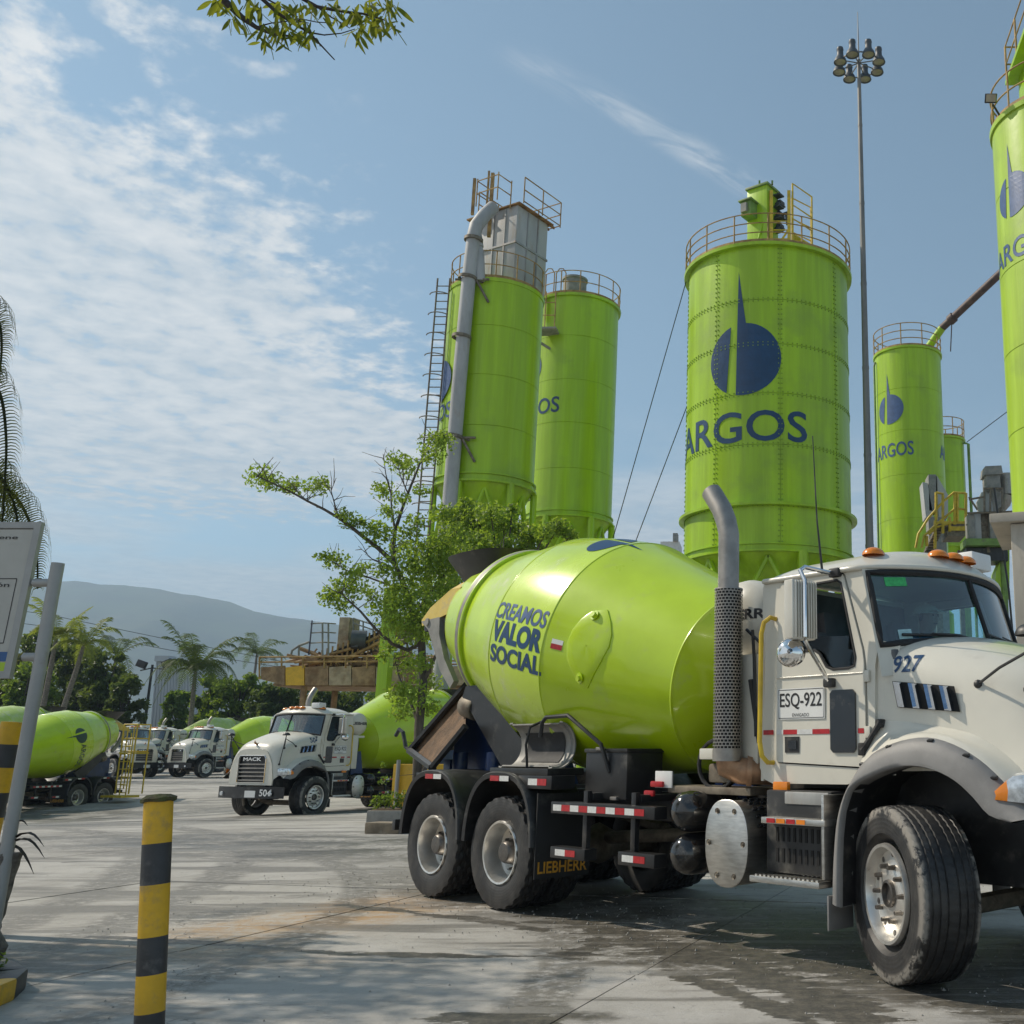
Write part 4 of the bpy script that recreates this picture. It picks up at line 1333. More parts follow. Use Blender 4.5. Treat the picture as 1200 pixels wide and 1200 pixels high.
        b.obj('liner', 'rubber', cs, 40)
        b = B().tube([(-4.38, -0.95, 1.80), (-4.38, -1.15, 1.72), (-4.39, -1.18, 1.55), (-4.39, -1.16, 1.40), (-4.39, -1.15, 1.25)], 0.014, 6)
        b.obj('strap', 'rubber', cs)
        b = B().span((-4.95, -1.22, 1.262), (-3.95, -0.80, 1.33), 0.01)
        b.obj('chute_shelf', 'black_steel', root)
    b = B().tube([(-4.30, -1.08, 1.62), (-4.28, -1.08, 1.76), (-4.22, -1.08, 1.81), (-3.86, -1.08, 1.82), (-3.78, -1.08, 1.78), (-3.36, -1.06, 1.55), (-3.30, -1.0, 1.3)], 0.020, 8)
    b.obj('hand_rail', 'black_steel', root)

    # ---- drum
    def sect(name, mat, i0, i1, extra=()):
        prof = []
        for (a, ra), (c, rc) in zip(DRUM[i0:i1], DRUM[i0 + 1:i1 + 1]):
            for k in range(8):
                s_ = a + (c - a) * k / 8
                prof.append((s_, drum_r(s_)))
        prof.append((DRUM[i1][0], drum_r(DRUM[i1][0]) if i1 < 8 else 0.0005))
        return B().lathe(prof, 96, DR_O, DR_AX, DR_UP).obj(name, mat, root, 30)
    sect('drum_mouth', 'drum_rear', 0, 3)
    sect('drum_rear_cone', 'drum_rear', 3, 4)
    P['band'] = sect('drum_band', 'drum_band', 4, 5)
    sect('drum_front_cone', 'drum_lime', 5, 6)
    sect('drum_head', 'drum_lime', 6, 8)
    b = B()
    for s_ in (-0.635, 0.361, 1.903):
        b.lathe([(s_ - 0.012, drum_r(s_ - 0.012) + 0.001), (s_ - 0.004, drum_r(s_) + 0.006), (s_ + 0.004, drum_r(s_) + 0.006), (s_ + 0.012, drum_r(s_ + 0.012) + 0.001)], 96, DR_O, DR_AX, DR_UP)
    b.obj('weld_seam', 'drum_lime', root, 60)
    b = B().lathe([(-1.80, 0.88), (-1.80, 0.965), (-1.79, 0.975), (-1.68, 0.975), (-1.67, 0.965), (-1.67, 0.925)], 96, DR_O, DR_AX, DR_UP)
    b.obj('roller_ring', 'drum_rear', root, 30)
    b = B().lathe([(-1.765, 0.9765), (-1.705, 0.9765)], 96, DR_O, DR_AX, DR_UP)
    b.obj('wear_track', 'chute_grey', root, 60)
    B().lathe([(-2.575, 0.655), (-2.3, 0.63), (-1.5, 0.60), (-1.5, 0.0005)], 48, DR_O, DR_AX, DR_UP).obj('drum_throat', 'concrete_crust', root, 60)
    # hatch cover: rounded leaf-shaped plate
    hp = [(0.80, 66), (0.955, 62.5), (1.06, 68), (1.13, 74), (1.15, 80.5), (1.10, 89), (1.03, 97), (0.97, 103.5), (0.87, 102), (0.77, 96), (0.70, 91), (0.665, 84), (0.68, 77), (0.73, 71)]
    cu = [(sum(p[0] for p in hp) / len(hp), sum(p[1] for p in hp) / len(hp))]
    b = B()
    rings = []
    for k, off in ((1.0, 0.002), (1.0, 0.012), (0.95, 0.016), (0.6, 0.017), (0.3, 0.0175), (0.02, 0.018)):
        rings.append([drum_pt(cu[0][0] + (p[0] - cu[0][0]) * k, R(cu[0][1] + (p[1] - cu[0][1]) * k), off) for p in hp])
    b.loft(rings, True)
    hat = b.obj('drum_hatch', 'drum_lime', root, 30)
    for (s_, ph) in ((0.864, 67.5), (0.885, 99.0)):
        p = drum_pt(s_, R(ph), 0.015)
        nn = (drum_pt(s_, R(ph), 1.0) - p).normalized()
        B().lathe([(0, 0.05), (0.012, 0.05), (0.012, 0.03), (0.035, 0.028), (0.035, 0.0005)], 12, p, nn).obj('hatch_bolt', 'drum_lime', hat, 30)
    st = B().grid(lambda u, v: drum_pt(0.47 + 0.14 * u, R(88 - 4.6 * v), 0.003), 2, 2).obj('sticker', 'plate_white', root, 0)
    own.append(st)
    st = B().grid(lambda u, v: drum_pt(0.47 + 0.14 * u, R(88 - 2.4 * v), 0.0045), 2, 2).obj('sticker', 'red_tape', root, 0)
    own.append(st)

    # slogan on the drum
    def on_drum(sc_, phc):
        return lambda u, v: drum_pt(sc_ + u, R(phc) - v / 1.21, 0.004)
    own.append(print_text('CREAMOS', 0.98, 0.175, on_drum(-0.16, 76.0), 'navy_faded', 'lettering', P['band'], 0.025, 0.05))
    own.append(print_text('VALOR', 0.96, 0.225, on_drum(-0.13, 86.2), 'navy_print', 'lettering', P['band'], 0.05, 0.05))
    own.append(print_text('SOCIAL', 0.98, 0.185, on_drum(-0.10, 97.2), 'navy_print', 'lettering', P['band'], 0.035, 0.05))
    em = print_emblem(0.30, lambda u, v: drum_pt(0.10 + v * 0.62, R(19) - (-u) / 1.21, 0.004), 'navy_print', P['band'], 0.05)
    own.append(em)

    # ---- rear pedestal, rollers, hopper, chute
    b = B()
    for s in (-1, 1):
        b.prism([(-7.0, 1.12), (-5.75, 1.12), (-5.95, 1.50), (-6.75, 2.02), (-6.98, 2.0)], lambda u, w, d: Vector((u, d, w)), s * 0.46, s * 0.38)
    b.span((-6.98, -0.38, 1.70), (-6.72, 0.38, 1.95), 0.01)
    b.span((-7.05, -0.55, 1.12), (-6.9, 0.55, 1.40), 0.01)
    for x in (-6.55, -5.85):
        b.tube([(x, -0.62, 1.22), (x, -0.62, 1.48)], 0.085, 14)
    b.obj('rear_pedestal', 'blue_steel', root)
    for s in (-1, 1):
        c = DR_O + DR_AX * -1.735 + Vector((0, s * 0.60, 0)) - DR_UP * 0.93
        b = B().lathe([(-0.13, 0.0005), (-0.13, 0.12), (-0.11, 0.135), (0.11, 0.135), (0.13, 0.12), (0.13, 0.0005)], 24, c, DR_AX)
        b.obj('roller', 'grime_metal', root, 40)
    for sg in (-1, 1):
        b = B().prism([(-6.46, 2.10), (-6.40, 2.22), (-6.15, 2.22), (-4.95, 1.45), (-5.10, 1.28), (-5.50, 1.28)], lambda u, w, d: Vector((u, d, w)), sg * 0.70, sg * 0.62)
        b.obj('cradle_arm', 'black_steel', root)
    # charging hopper
    b = B()
    hb = Vector((-7.0, 0, 3.35))
    def hop(z, hx0, hx1, hy):
        n_ = 24
        o_ = []
        for i in range(n_):
            a = 2 * PI * i / n_
            cx_, sx_ = math.copysign(abs(math.cos(a)) ** 0.7, math.cos(a)), math.copysign(abs(math.sin(a)) ** 0.7, math.sin(a))
            o_.append(Vector(((hx0 + hx1) / 2 + (hx1 - hx0) / 2 * cx_, hy * sx_, z)))
        return o_
    b.loft([hop(3.22, -6.95, -6.35, 0.28), hop(3.60, -7.35, -6.25, 0.46), hop(3.82, -7.55, -6.15, 0.58), hop(3.86, -7.57, -6.13, 0.60), hop(3.86, -7.54, -6.16, 0.57), hop(3.60, -7.32, -6.28, 0.43), hop(3.24, -6.92, -6.38, 0.25)], True)
    b.obj('hopper', 'black_steel', root, 40)
    # plates round the drum mouth: yellow shoulder, grey cheeks
    for s in (-1, 1):
        b = B().loft([[(-7.70, s * 0.62, 3.10), (-7.50, s * 0.62, 3.24), (-7.03, s * 0.62, 3.42), (-6.80, s * 0.62, 3.42)],
                      [(-7.66, s * 0.56, 3.12), (-7.46, s * 0.50, 3.30), (-7.06, s * 0.46, 3.52), (-6.84, s * 0.44, 3.54)],
                      [(-7.50, s * 0.30, 3.14), (-7.36, s * 0.28, 3.36), (-7.08, s * 0.25, 3.58), (-6.86, s * 0.25, 3.60)]], False)
        b.loft([[(-7.70, s * 0.62, 3.10), (-7.50, s * 0.62, 3.24), (-7.03, s * 0.62, 3.42), (-6.80, s * 0.62, 3.42)],
                [(-7.66, s * 0.63, 3.02), (-7.45, s * 0.63, 3.06), (-7.05, s * 0.63, 3.12), (-6.90, s * 0.63, 3.20)]], False)
        b.obj('mouth_guard', 'guard_yellow', root, 30)
        b = B().prism([(-7.69, 3.08), (-7.24, 3.10), (-7.22, 2.88), (-7.06, 2.58), (-6.80, 2.30), (-6.88, 2.22), (-7.14, 2.44), (-7.50, 2.96)], lambda u, w, d: Vector((u, d, w)), s * 0.63, s * 0.56)
        b.lathe([(0, 0.05), (0.02, 0.045), (0.02, 0.0005)], 10, (-7.52, s * 0.63, 3.06), (0, s, 0))
        b.obj('mouth_cheek', 'plant_grey', root, 30)
    b = B().tube([(-7.60, -0.60, 3.0), (-7.66, 0, 2.9), (-7.60, 0.60, 3.0)], 0.05, 8)
    b.loft([[(-7.5, -0.56, 3.05), (-7.5, 0.56, 3.05)], [(-7.2, -0.42, 2.6), (-7.2, 0.42, 2.6)], [(-6.9, -0.26, 2.25), (-6.9, 0.26, 2.25)]], False)
    b.obj('collector', 'black_steel', root, 30)
    # chute swung to the side: open trough with stiff black edges
    A0, A1 = Vector((-6.78, -0.45, 2.29)), Vector((-7.70, -0.65, 1.50))
    C0, C1 = Vector((-6.09, -0.85, 1.76)), Vector((-6.49, -1.00, 1.315))
    nrm = Vector((0.87, -0.48, 0.05)).normalized()
    upv, sidev = Vector((0, 0, 1)), (C1 - A1).normalized()
    dirc = (A1 - A0).normalized()
    rows = []
    for q in range(7):
        t = q / 6
        l_, r_ = A0.lerp(A1, t), C0.lerp(C1, t)
        rows.append([l_.lerp(r_, 0.5 - 0.5 * math.cos(PI * k / 12)) - nrm * (0.26 * math.sin(PI * k / 12)) for k in range(13)])
    ch = B().loft(rows, False).obj('chute', 'concrete_crust', root, 50)
    b = B()
    b.tube([A0, A1], 0.042, 6).tube([C0, C1], 0.042, 6)
    b.obj('chute_edge', 'black_steel', ch, 40)
    b = B().tube([A1, C1], 0.045, 6).tube([r - dirc * 0.02 for r in rows[-1]], 0.035, 6)
    b.tube([A1, A1 + Vector((-0.10, 0, 0.04)), A1 + Vector((-0.16, -0.02, 0.22)), A1 + Vector((-0.26, -0.02, 0.26)), A1 + Vector((-0.34, -0.02, 0.18))], 0.024, 6)
    b.obj('chute_end', 'black_steel', ch, 40)
    b = B().loft([[A0 + sidev * q - upv * 0.05 + Vector((0, 0, 0.12)) for q in (-0.28, -0.1, 0.1, 0.28)], [A0 + sidev * q * 0.9 - upv * 0.02 + Vector((0.25, 0.1, 0.45)) for q in (-0.28, -0.1, 0.1, 0.28)]], False)
    b.obj('chute_collar', 'black_steel', root, 30)
    b = B().tube([(-7.35, -0.5, 1.15), (-7.3, -0.55, 1.45), (-7.15, -0.5, 1.62)], 0.04, 8)
    b.tube([(-6.95, -0.3, 1.2), (-6.95, -0.35, 1.9)], 0.055, 10)
    b.span((-7.55, -0.62, 1.12), (-7.05, 0.62, 1.24), 0.01)
    b.obj('chute_support', 'black_steel', root)
    # rear bumper bar with lamps, ladder on the left
    b = B().span((-7.12, -1.1, 0.62), (-7.05, 1.1, 0.74), 0.01)
    for s in (-1, 1):
        b.span((-7.10, s * 0.5 - 0.04, 0.70), (-7.04, s * 0.5 + 0.04, 0.95))
    b.obj('rear_bar', 'black_steel', root)
    b = B()
    for y in (0.66, 1.02):
        b.tube([(-7.25, y, 0.75), (-7.3, y, 3.0)], 0.022, 6)
    for k in range(7):
        b.tube([(-7.26 - 0.006 * k, 0.66, 0.95 + 0.3 * k), (-7.26 - 0.006 * k, 1.02, 0.95 + 0.3 * k)], 0.016, 6)
    b.obj('rear_ladder', 'yellow_rail', root)

    # fleet number on the bonnet, laid on its surface
    from mathutils.bvhtree import BVHTree
    bvh = BVHTree.FromPolygons([tuple(v.co) for v in hood.data.vertices], [tuple(p.vertices) for p in hood.data.polygons])
    P['bvh'] = bvh
    own.append(print_text('927', 0.225, 0.125, lambda u, v: on_bonnet(bvh, 0.0 + u, 2.095 + v, -1), 'navy_print', 'fleet_number', hood, 0.02, 0.03))
    P['hood'] = hood
    return P, own
# ------------------------------------------------------------------ ground
def ground_mat(name, slab):
    m = bpy.data.materials.new(name)
    m.use_nodes = True
    t = NT(m.node_tree)
    co = t.n('ShaderNodeTexCoord').outputs['Object']
    wob = t.n('ShaderNodeTexNoise', {'Scale': 0.9, 'Detail': 5, 'Roughness': 0.6, 'Vector': co}).outputs['Color']
    wv = t.n('ShaderNodeVectorMath', {0: wob, 1: (0.5, 0.5, 0.5)}, operation='SUBTRACT').outputs[0]
    wv2 = t.n('ShaderNodeVectorMath', {0: wv, 1: (2.2, 2.2, 0)}, operation='MULTIPLY').outputs[0]
    pw = t.n('ShaderNodeVectorMath', {0: co, 1: wv2}, operation='ADD').outputs[0]

    def ell(cx, cy, rx, ry, rot, soft=0.5, src=None):
        a = R(rot)
        x, y, _ = t.sep(src or pw)
        dx, dy = t.m('SUBTRACT', x, cx), t.m('SUBTRACT', y, cy)
        u = t.m('ADD', t.m('MULTIPLY', dx, math.cos(a) / rx), t.m('MULTIPLY', dy, math.sin(a) / rx))
        v = t.m('ADD', t.m('MULTIPLY', dx, -math.sin(a) / ry), t.m('MULTIPLY', dy, math.cos(a) / ry))
        r2 = t.m('SQRT', t.m('ADD', t.m('MULTIPLY', u, u), t.m('MULTIPLY', v, v)))
        return t.ramp(r2, 1.0 + soft * 0.5, 1.0 - soft)

    n_big = t.noise(co, 0.35, 5, 0.6)
    n_mid = t.noise(co, 2.1, 7, 0.65)
    n_fin = t.noise(co, 30, 6, 0.7)
    # broom and drag marks along the way the lorries drive
    drag = t.noise(t.scale(co, (0.35, 5.0, 1), (0, 0, R(43.7))), 1.0, 6, 0.6, 0.3)
    drag2 = t.noise(t.scale(co, (0.9, 3.2, 1), (0, 0, R(14))), 1.0, 8, 0.68, 0.6)
    n_sp = t.noise(co, 9, 9, 0.78)
    base = t.mix(t.ramp(n_big, 0.3, 0.7), (0.325, 0.308, 0.278), (0.45, 0.43, 0.395))
    base = t.mix(t.m('MULTIPLY', t.ramp(n_mid, 0.45, 0.75), 0.5), base, (0.46, 0.445, 0.42))
    base = t.mix(t.m('MULTIPLY', t.ramp(drag2, 0.50, 0.68), 0.30), base, (0.15, 0.14, 0.125))
    base = t.mix(t.m('MULTIPLY', t.ramp(n_fin, 0.60, 0.75), 0.30), base, (0.15, 0.14, 0.12))
    base = t.mix(t.m('MULTIPLY', t.ramp(n_sp, 0.52, 0.68), 0.38), base, (0.17, 0.16, 0.14))
    base = t.mix(t.m('MULTIPLY', t.ramp(n_sp, 0.46, 0.34), 0.35), base, (0.50, 0.485, 0.455))
    # orange sand
    org = t.m('MULTIPLY', ell(-3.95, 10.4, 2.0, 0.85, 62, 0.9), t.ramp(n_mid, 0.25, 0.5))
    base = t.mix(t.m('MULTIPLY', t.m('MULTIPLY', org, t.ramp(t.m('ADD', t.m('MULTIPLY', n_sp, 0.6), t.m('MULTIPLY', drag2, 0.4)), 0.36, 0.58)), 1.0), base, (0.40, 0.255, 0.125))
    org2 = t.m('MULTIPLY', ell(-4.2, 8.3, 1.8, 0.45, -12, 0.9), t.ramp(n_mid, 0.35, 0.6))
    base = t.mix(t.m('MULTIPLY', org2, 0.5), base, (0.38, 0.27, 0.17))
    # wet, muddy places
    wet = None
    for e in ((-1.2, 10.4, 5.2, 1.35, -43), (1.3, 7.7, 2.3, 0.75, -35), (-8.5, 18.6, 6.0, 2.2, -8), (-20, 24, 9, 2.2, 10), (-24, 36, 9, 5, 0),
              (-13, 28.5, 6.5, 1.7, 62), (-0.5, 9.0, 2.0, 0.55, -43), (0.35, 7.75, 2.0, 0.40, -38), (1.3, 6.6, 1.2, 0.40, -25), (-6.5, 16.8, 4.5, 1.6, -5), (-0.6, 7.95, 1.3, 0.26, -14), (-1.05, 8.5, 0.9, 0.22, -43), (-31, 55, 10, 3, 10), (-5.2, 10.3, 0.5, 0.5, 0), (-1.25, 6.45, 0.35, 0.18, 0), (-5.0, 7.9, 0.7, 0.35, 20)):
        q = ell(*e, 0.55)
        wet = q if wet is None else t.m('MAXIMUM', wet, q)
    brk = t.m('ADD', t.m('MULTIPLY', drag, 0.65), t.m('MULTIPLY', n_mid, 0.45))
    mudn = t.m('ADD', t.m('MULTIPLY', n_sp, 0.40), t.m('ADD', t.m('MULTIPLY', drag, 0.35), t.m('MULTIPLY', t.noise(co, 0.8, 5, 0.6, 0.8), 0.35)))
    wetm = t.m('MULTIPLY', t.m('POWER', wet, 0.6), t.ramp(mudn, 0.46, 0.58))
    scat = t.m('MULTIPLY', t.ramp(t.noise(t.scale(co, (0.5, 2.4, 1), (0, 0, R(16))), 0.55, 6, 0.6, 0.6), 0.50, 0.60), 0.62)
    wetm = t.m('MAXIMUM', wetm, scat)
    # curved prints of turning wheels
    px_, py_, _ = t.sep(t.n('ShaderNodeVectorMath', {0: co, 1: t.n('ShaderNodeVectorMath', {0: wv, 1: (0.25, 0.25, 0)}, operation='MULTIPLY').outputs[0]}, operation='ADD').outputs[0])
    trk = None
    for (cx, cy, r0, w0, x0, x1) in ((3.6, 12.6, 5.3, 0.17, -2.0, 3.2), (3.6, 12.6, 5.95, 0.17, -2.0, 3.2), (3.9, 13.4, 7.1, 0.20, -2.5, 2.6), (-14, 6.5, 12.6, 0.3, -8, 1), (-16, 8.0, 12.2, 0.28, -9, 0), (-30, 4, 24, 0.35, -25, 0), (-30, 5.5, 24.6, 0.35, -25, 0)):
        dx, dy = t.m('SUBTRACT', px_, cx), t.m('SUBTRACT', py_, cy)
        rr_ = t.m('SQRT', t.m('ADD', t.m('MULTIPLY', dx, dx), t.m('MULTIPLY', dy, dy)))
        k = t.ramp(t.m('ABSOLUTE', t.m('SUBTRACT', rr_, r0)), w0, w0 * 0.45)
        k = t.m('MULTIPLY', k, t.m('MULTIPLY', t.ramp(px_, x0, x0 + 0.8), t.ramp(px_, x1, x1 - 0.8)))
        trk = k if trk is None else t.m('MAXIMUM', trk, k)
    trk = t.m('MULTIPLY', trk, t.ramp(n_sp, 0.36, 0.56))
    wetm = t.m('MAXIMUM', wetm, t.m('MULTIPLY', trk, 0.75))
    # mud laid down in swaths by the wheels: distance to a few polylines, crumbled by noise
    qv = t.n('ShaderNodeVectorMath', {0: co, 1: t.n('ShaderNodeVectorMath', {0: wv, 1: (0.30, 0.30, 0)}, operation='MULTIPLY').outputs[0]}, operation='ADD').outputs[0]
    qx, qy, _ = t.sep(qv)
    fld = None
    swaths = [([(-5.6, 9.1), (-4.43, 8.86), (-3.25, 8.42), (-2.15, 8.25), (-1.5, 8.29)], 0.10), ([(-1.5, 8.29), (-1.32, 8.75), (-1.39, 9.26), (-1.8, 10.0)], 0.20),
              ([(-2.2, 10.4), (-1.3, 9.35), (-0.75, 8.6), (-0.15, 7.8), (0.30, 7.0), (0.55, 6.3), (0.8, 5.4)], 0.36),
              ([(-0.4, 8.7), (0.37, 7.9), (0.96, 7.1), (1.5, 6.4), (2.2, 5.6)], 0.30), ([(-0.5, 7.5), (0.0, 6.75), (0.35, 5.9)], 0.15), ([(-1.75, 6.45), (-1.35, 6.35)], 0.22),
              ([(-4.2, 10.9), (-2.7, 10.1), (-1.9, 9.4)], 0.13), ([(1.6, 8.6), (3.5, 6.6)], 0.6)]
    for pl, w in swaths:
        for (x0, y0), (x1, y1) in zip(pl, pl[1:]):
            dx, dy = x1 - x0, y1 - y0
            L2 = dx * dx + dy * dy
            ax, ay = t.m('SUBTRACT', qx, x0), t.m('SUBTRACT', qy, y0)
            h = t.m('ADD', t.m('MULTIPLY', ax, dx / L2), t.m('MULTIPLY', ay, dy / L2), clamp=True)
            ex, ey = t.m('SUBTRACT', ax, t.m('MULTIPLY', h, dx)), t.m('SUBTRACT', ay, t.m('MULTIPLY', h, dy))
            dd = t.m('SQRT', t.m('ADD', t.m('MULTIPLY', ex, ex), t.m('MULTIPLY', ey, ey)))
            k = t.m('SUBTRACT', 1.0, t.m('DIVIDE', dd, w))
            fld = k if fld is None else t.m('MAXIMUM', fld, k)
    swirl = t.noise(t.scale(qv, (0.8, 6.0, 1), (0, 0, R(52))), 1.0, 6, 0.6, 0.4)
    crumb = t.m('ADD', t.m('MULTIPLY', t.m('SUBTRACT', n_sp, 0.5), 1.5), t.m('MULTIPLY', t.m('SUBTRACT', swirl, 0.53), 3.6))
    mud = t.ramp(t.m('ADD', t.m('MAXIMUM', fld, -1.0), crumb), 0.14, 0.26)
    mud = t.m('MULTIPLY', mud, t.ramp(fld, -0.7, -0.2))
    wetm = t.m('MAXIMUM', wetm, mud)
    wcol = t.mix(t.ramp(n_sp, 0.40, 0.64), (0.028, 0.025, 0.019), (0.115, 0.101, 0.076))
    base = t.mix(t.m('MULTIPLY', wetm, 0.9), base, wcol)
    # tyre prints: pale ribs through the mud
    vor = t.n('ShaderNodeTexVoronoi', {'Scale': 0.42, 'Vector': pw}, feature='DISTANCE_TO_EDGE').outputs[0]
    crk = t.m('MULTIPLY', t.ramp(vor, 0.006, 0.001), t.ramp(n_big, 0.5, 0.6))
    base = t.mix(t.m('MULTIPLY', crk, 0.7), base, (0.06, 0.055, 0.05))
    oil = t.ramp(t.noise(co, 1.3, 3, 0.5), 0.70, 0.76)
    base = t.mix(t.m('MULTIPLY', oil, 0.55), base, (0.07, 0.065, 0.06))
    rib = t.m('MULTIPLY', t.ramp(drag, 0.52, 0.60), t.m('MULTIPLY', wet, 0.55))
    base = t.mix(rib, base, (0.30, 0.285, 0.26))
    rg = t.m('MULTIPLY_ADD', wetm, -0.42, 0.88)
    rg = t.m('ADD', rg, t.m('MULTIPLY', t.m('SUBTRACT', n_fin, 0.5), 0.25))
    hgt = t.m('ADD', t.m('ADD', t.m('MULTIPLY', n_fin, 0.5), t.m('MULTIPLY', n_sp, 0.9)), t.m('ADD', t.m('MULTIPLY', n_mid, 0.8), t.m('MULTIPLY', drag, 1.0)))
    b = t.n('ShaderNodeBump', {'Strength': 0.5, 'Distance': 0.02, 'Height': hgt})
    p = t.n('ShaderNodeBsdfPrincipled', {'Base Color': base, 'Roughness': rg, 'Specular IOR Level': 0.4})
    t.t.links.new(b.outputs[0], p.inputs['Normal'])
    o = t.n('ShaderNodeOutputMaterial')
    t.t.links.new(p.outputs[0], o.inputs[0])
    MATS[name] = m


ground_mat('yard_concrete', True)


def build_ground():
    xs = sorted(set([-6000, -2500, -1000, -500, -250, -150] + list(range(-100, 61, 4)) + [100, 200, 500, 1000, 3000]))
    ys = sorted(set([-300, -100, -50, -20] + list(range(-8, 101, 4)) + [140, 200, 400, 1000, 2500, 6000]))
    v = [(x, y, terrain(x, y) - 0.035) for x in xs for y in ys]
    n = len(ys)
    f = [(i * n + j, (i + 1) * n + j, (i + 1) * n + j + 1, i * n + j + 1) for i in range(len(xs) - 1) for j in range(n - 1)]
    g = B().add(v, f).obj('ground', 'yard_concrete', None, 60, kind='structure')
    # cast slabs with open joints
    tx, ty = 0.972, -0.236
    nx, ny = 0.236, 0.972
    L = 3.7
    gap = 0.007
    cnt = 0
    for i in range(-24, 10):
        for j in range(-1, 17):
            a0, b0 = -2.66 + i * L, 7.16 - 3 * L + (j + 1) * L
            cx, cy = tx * (a0 + L / 2) + nx * (b0 + L / 2), ty * (a0 + L / 2) + ny * (b0 + L / 2)
            if cy < 3.5 or cy > 58 or cx < -0.80 * (cy + 4) - 1.5 or cx > 0.28 * (cy + 6) + 2.5:
                continue
            if cnt >= 290:
                continue
            cnt += 1
            k = 4 if cy > 14 else 1
            dz = RNG.uniform(-0.004, 0.004)
            V = []
            for u in range(k + 1):
                for w in range(k + 1):
                    a = a0 + gap + (L - 2 * gap) * u / k
                    b_ = b0 + gap + (L - 2 * gap) * w / k
                    x, y = tx * a + nx * b_, ty * a + ny * b_
                    V.append((x, y, terrain(x, y) + dz))
            Fc = [(u * (k + 1) + w, (u + 1) * (k + 1) + w, (u + 1) * (k + 1) + w + 1, u * (k + 1) + w + 1) for u in range(k) for w in range(k)]
            rim = [u * (k + 1) for u in range(k + 1)] + [k * (k + 1) + w for w in range(1, k + 1)] + [u * (k + 1) + k for u in range(k - 1, -1, -1)] + [w for w in range(k - 1, 0, -1)]
            m0 = len(V)
            for q in rim:
                V.append((V[q][0], V[q][1], V[q][2] - 0.05))
            r_ = len(rim)
            for q in range(r_):
                Fc.append((rim[q], m0 + q, m0 + (q + 1) % r_, rim[(q + 1) % r_]))
            B().add(V, Fc).obj('slab', 'yard_concrete', g, 40)
    # crumbs of stone and dried concrete
    b = B()
    for _ in range(1500):
        x = RNG.uniform(-6, 3)
        y = RNG.uniform(5.8, 15)
        if RNG.random() < 0.6:
            k = RNG.uniform(-4, 9)
            x, y = 1.6 + 0.723 * -k + RNG.normal() * 0.9, 7.4 + 0.69 * k + RNG.normal() * 0.7
        r = RNG.uniform(0.004, 0.013) * (1.5 if RNG.random() < 0.05 else 1)
        z = 0.002
        q = [(x + r * RNG.uniform(.6, 1), y, z), (x, y + r * RNG.uniform(.6, 1), z), (x - r * RNG.uniform(.6, 1), y, z), (x, y - r * RNG.uniform(.6, 1), z), (x, y, z + r)]
        b.add(q, [(0, 1, 4), (1, 2, 4), (2, 3, 4), (3, 0, 4)])
    b.obj('grit', 'concrete_edge', None, 0, kind='stuff', fix=False)


build_ground()


# ------------------------------------------------------------------ hills
def build_hills():
    prof = [(-500, 640), (-200, 655), (-60, 668), (20, 680), (60, 682), (85, 679), (110, 684), (150, 685), (190, 691), (240, 699), (272, 705), (300, 716), (330, 722), (356, 725), (420, 735), (520, 755), (640, 775), (760, 800), (900, 815), (1100, 820), (1300, 810), (1700, 790)]
    D = 3200.0
    b = B()
    xs = list(range(-500, 1700, 14))
    rows = []
    for k in range(15):
        t = k / 14
        row = []
        for i, x in enumerate(xs):
            for (xa, ya), (xb, yb) in zip(prof, prof[1:]):
                if xa <= x <= xb:
                    y = ya + (yb - ya) * (x - xa) / (xb - xa)
                    break
            top = at(x, y, D)
            # ridges run down from the crest towards the valley
            rg = mnoise.fractal(Vector((x * 0.012, t * 1.3, 3.1)), 0.9, 2.1, 5)
            Y = 1500 + (D - 1500) * t
            h = (top.z) * (t ** 1.25)
            h += rg * 55 * math.sin(PI * t) + (mnoise.noise(Vector((x * 0.09, 5, 0))) * 7 if t > 0.9 else 0)
            row.append((top.x * (Y / D) ** 0.8, Y, max(-2, h - 2)))
        rows.append(row)
    rows.append([(p[0], D + 700, -5) for p in rows[-1]])
    b.loft(rows, False)
    m = pbr('hill_forest', (0.040, 0.060, 0.022), 0.95, var=0.5, vscale=0.006, dirt=(0.10, 0.10, 0.05), dscale=0.01, damt=0.4)
    b.obj('hills', m, None, 60, kind='structure')


build_hills()


# ------------------------------------------------------------------ silos
def ring_pts(c, r, z, n=64, a0=0, a1=2 * PI):
    full = abs(a1 - a0 - 2 * PI) < 1e-6
    return [Vector((c[0] + r * math.cos(a0 + (a1 - a0) * i / n), c[1] + r * math.sin(a0 + (a1 - a0) * i / n), z)) for i in range(n if full else n + 1)]


def railing(root, c, r, z, h=1.1, posts=12, mids=2, tube=0.022, mat='rust_rail', a0=0.0, a1=2 * PI):
    full = abs(a1 - a0 - 2 * PI) < 1e-6
    for k in range(mids + 1):
        zz = z + h * (k + 1) / (mids + 1)
        B().tube(ring_pts(c, r, zz, 56, a0, a1), tube, 6, full).obj('rail', mat, root, 60)
    for i in range(posts if full else posts + 1):
        a = a0 + (a1 - a0) * i / posts
        p = Vector((c[0] + r * math.cos(a), c[1] + r * math.sin(a), z))
        B().tube([p, p + Vector((0, 0, h))], tube * 1.15, 6).obj('rail_post', mat, root)
    b = B().lathe([(0, r + 0.012), (0.14, r + 0.012), (0.14, r - 0.006), (0, r - 0.006), (0, r + 0.012)], 64, (0, 0, 0), (0, 0, 1), (1, 0, 0), a0, a1)
    b.warp(lambda p: p + Vector((c[0], c[1], z)))
    b.obj('toe_board', mat, root, 30)


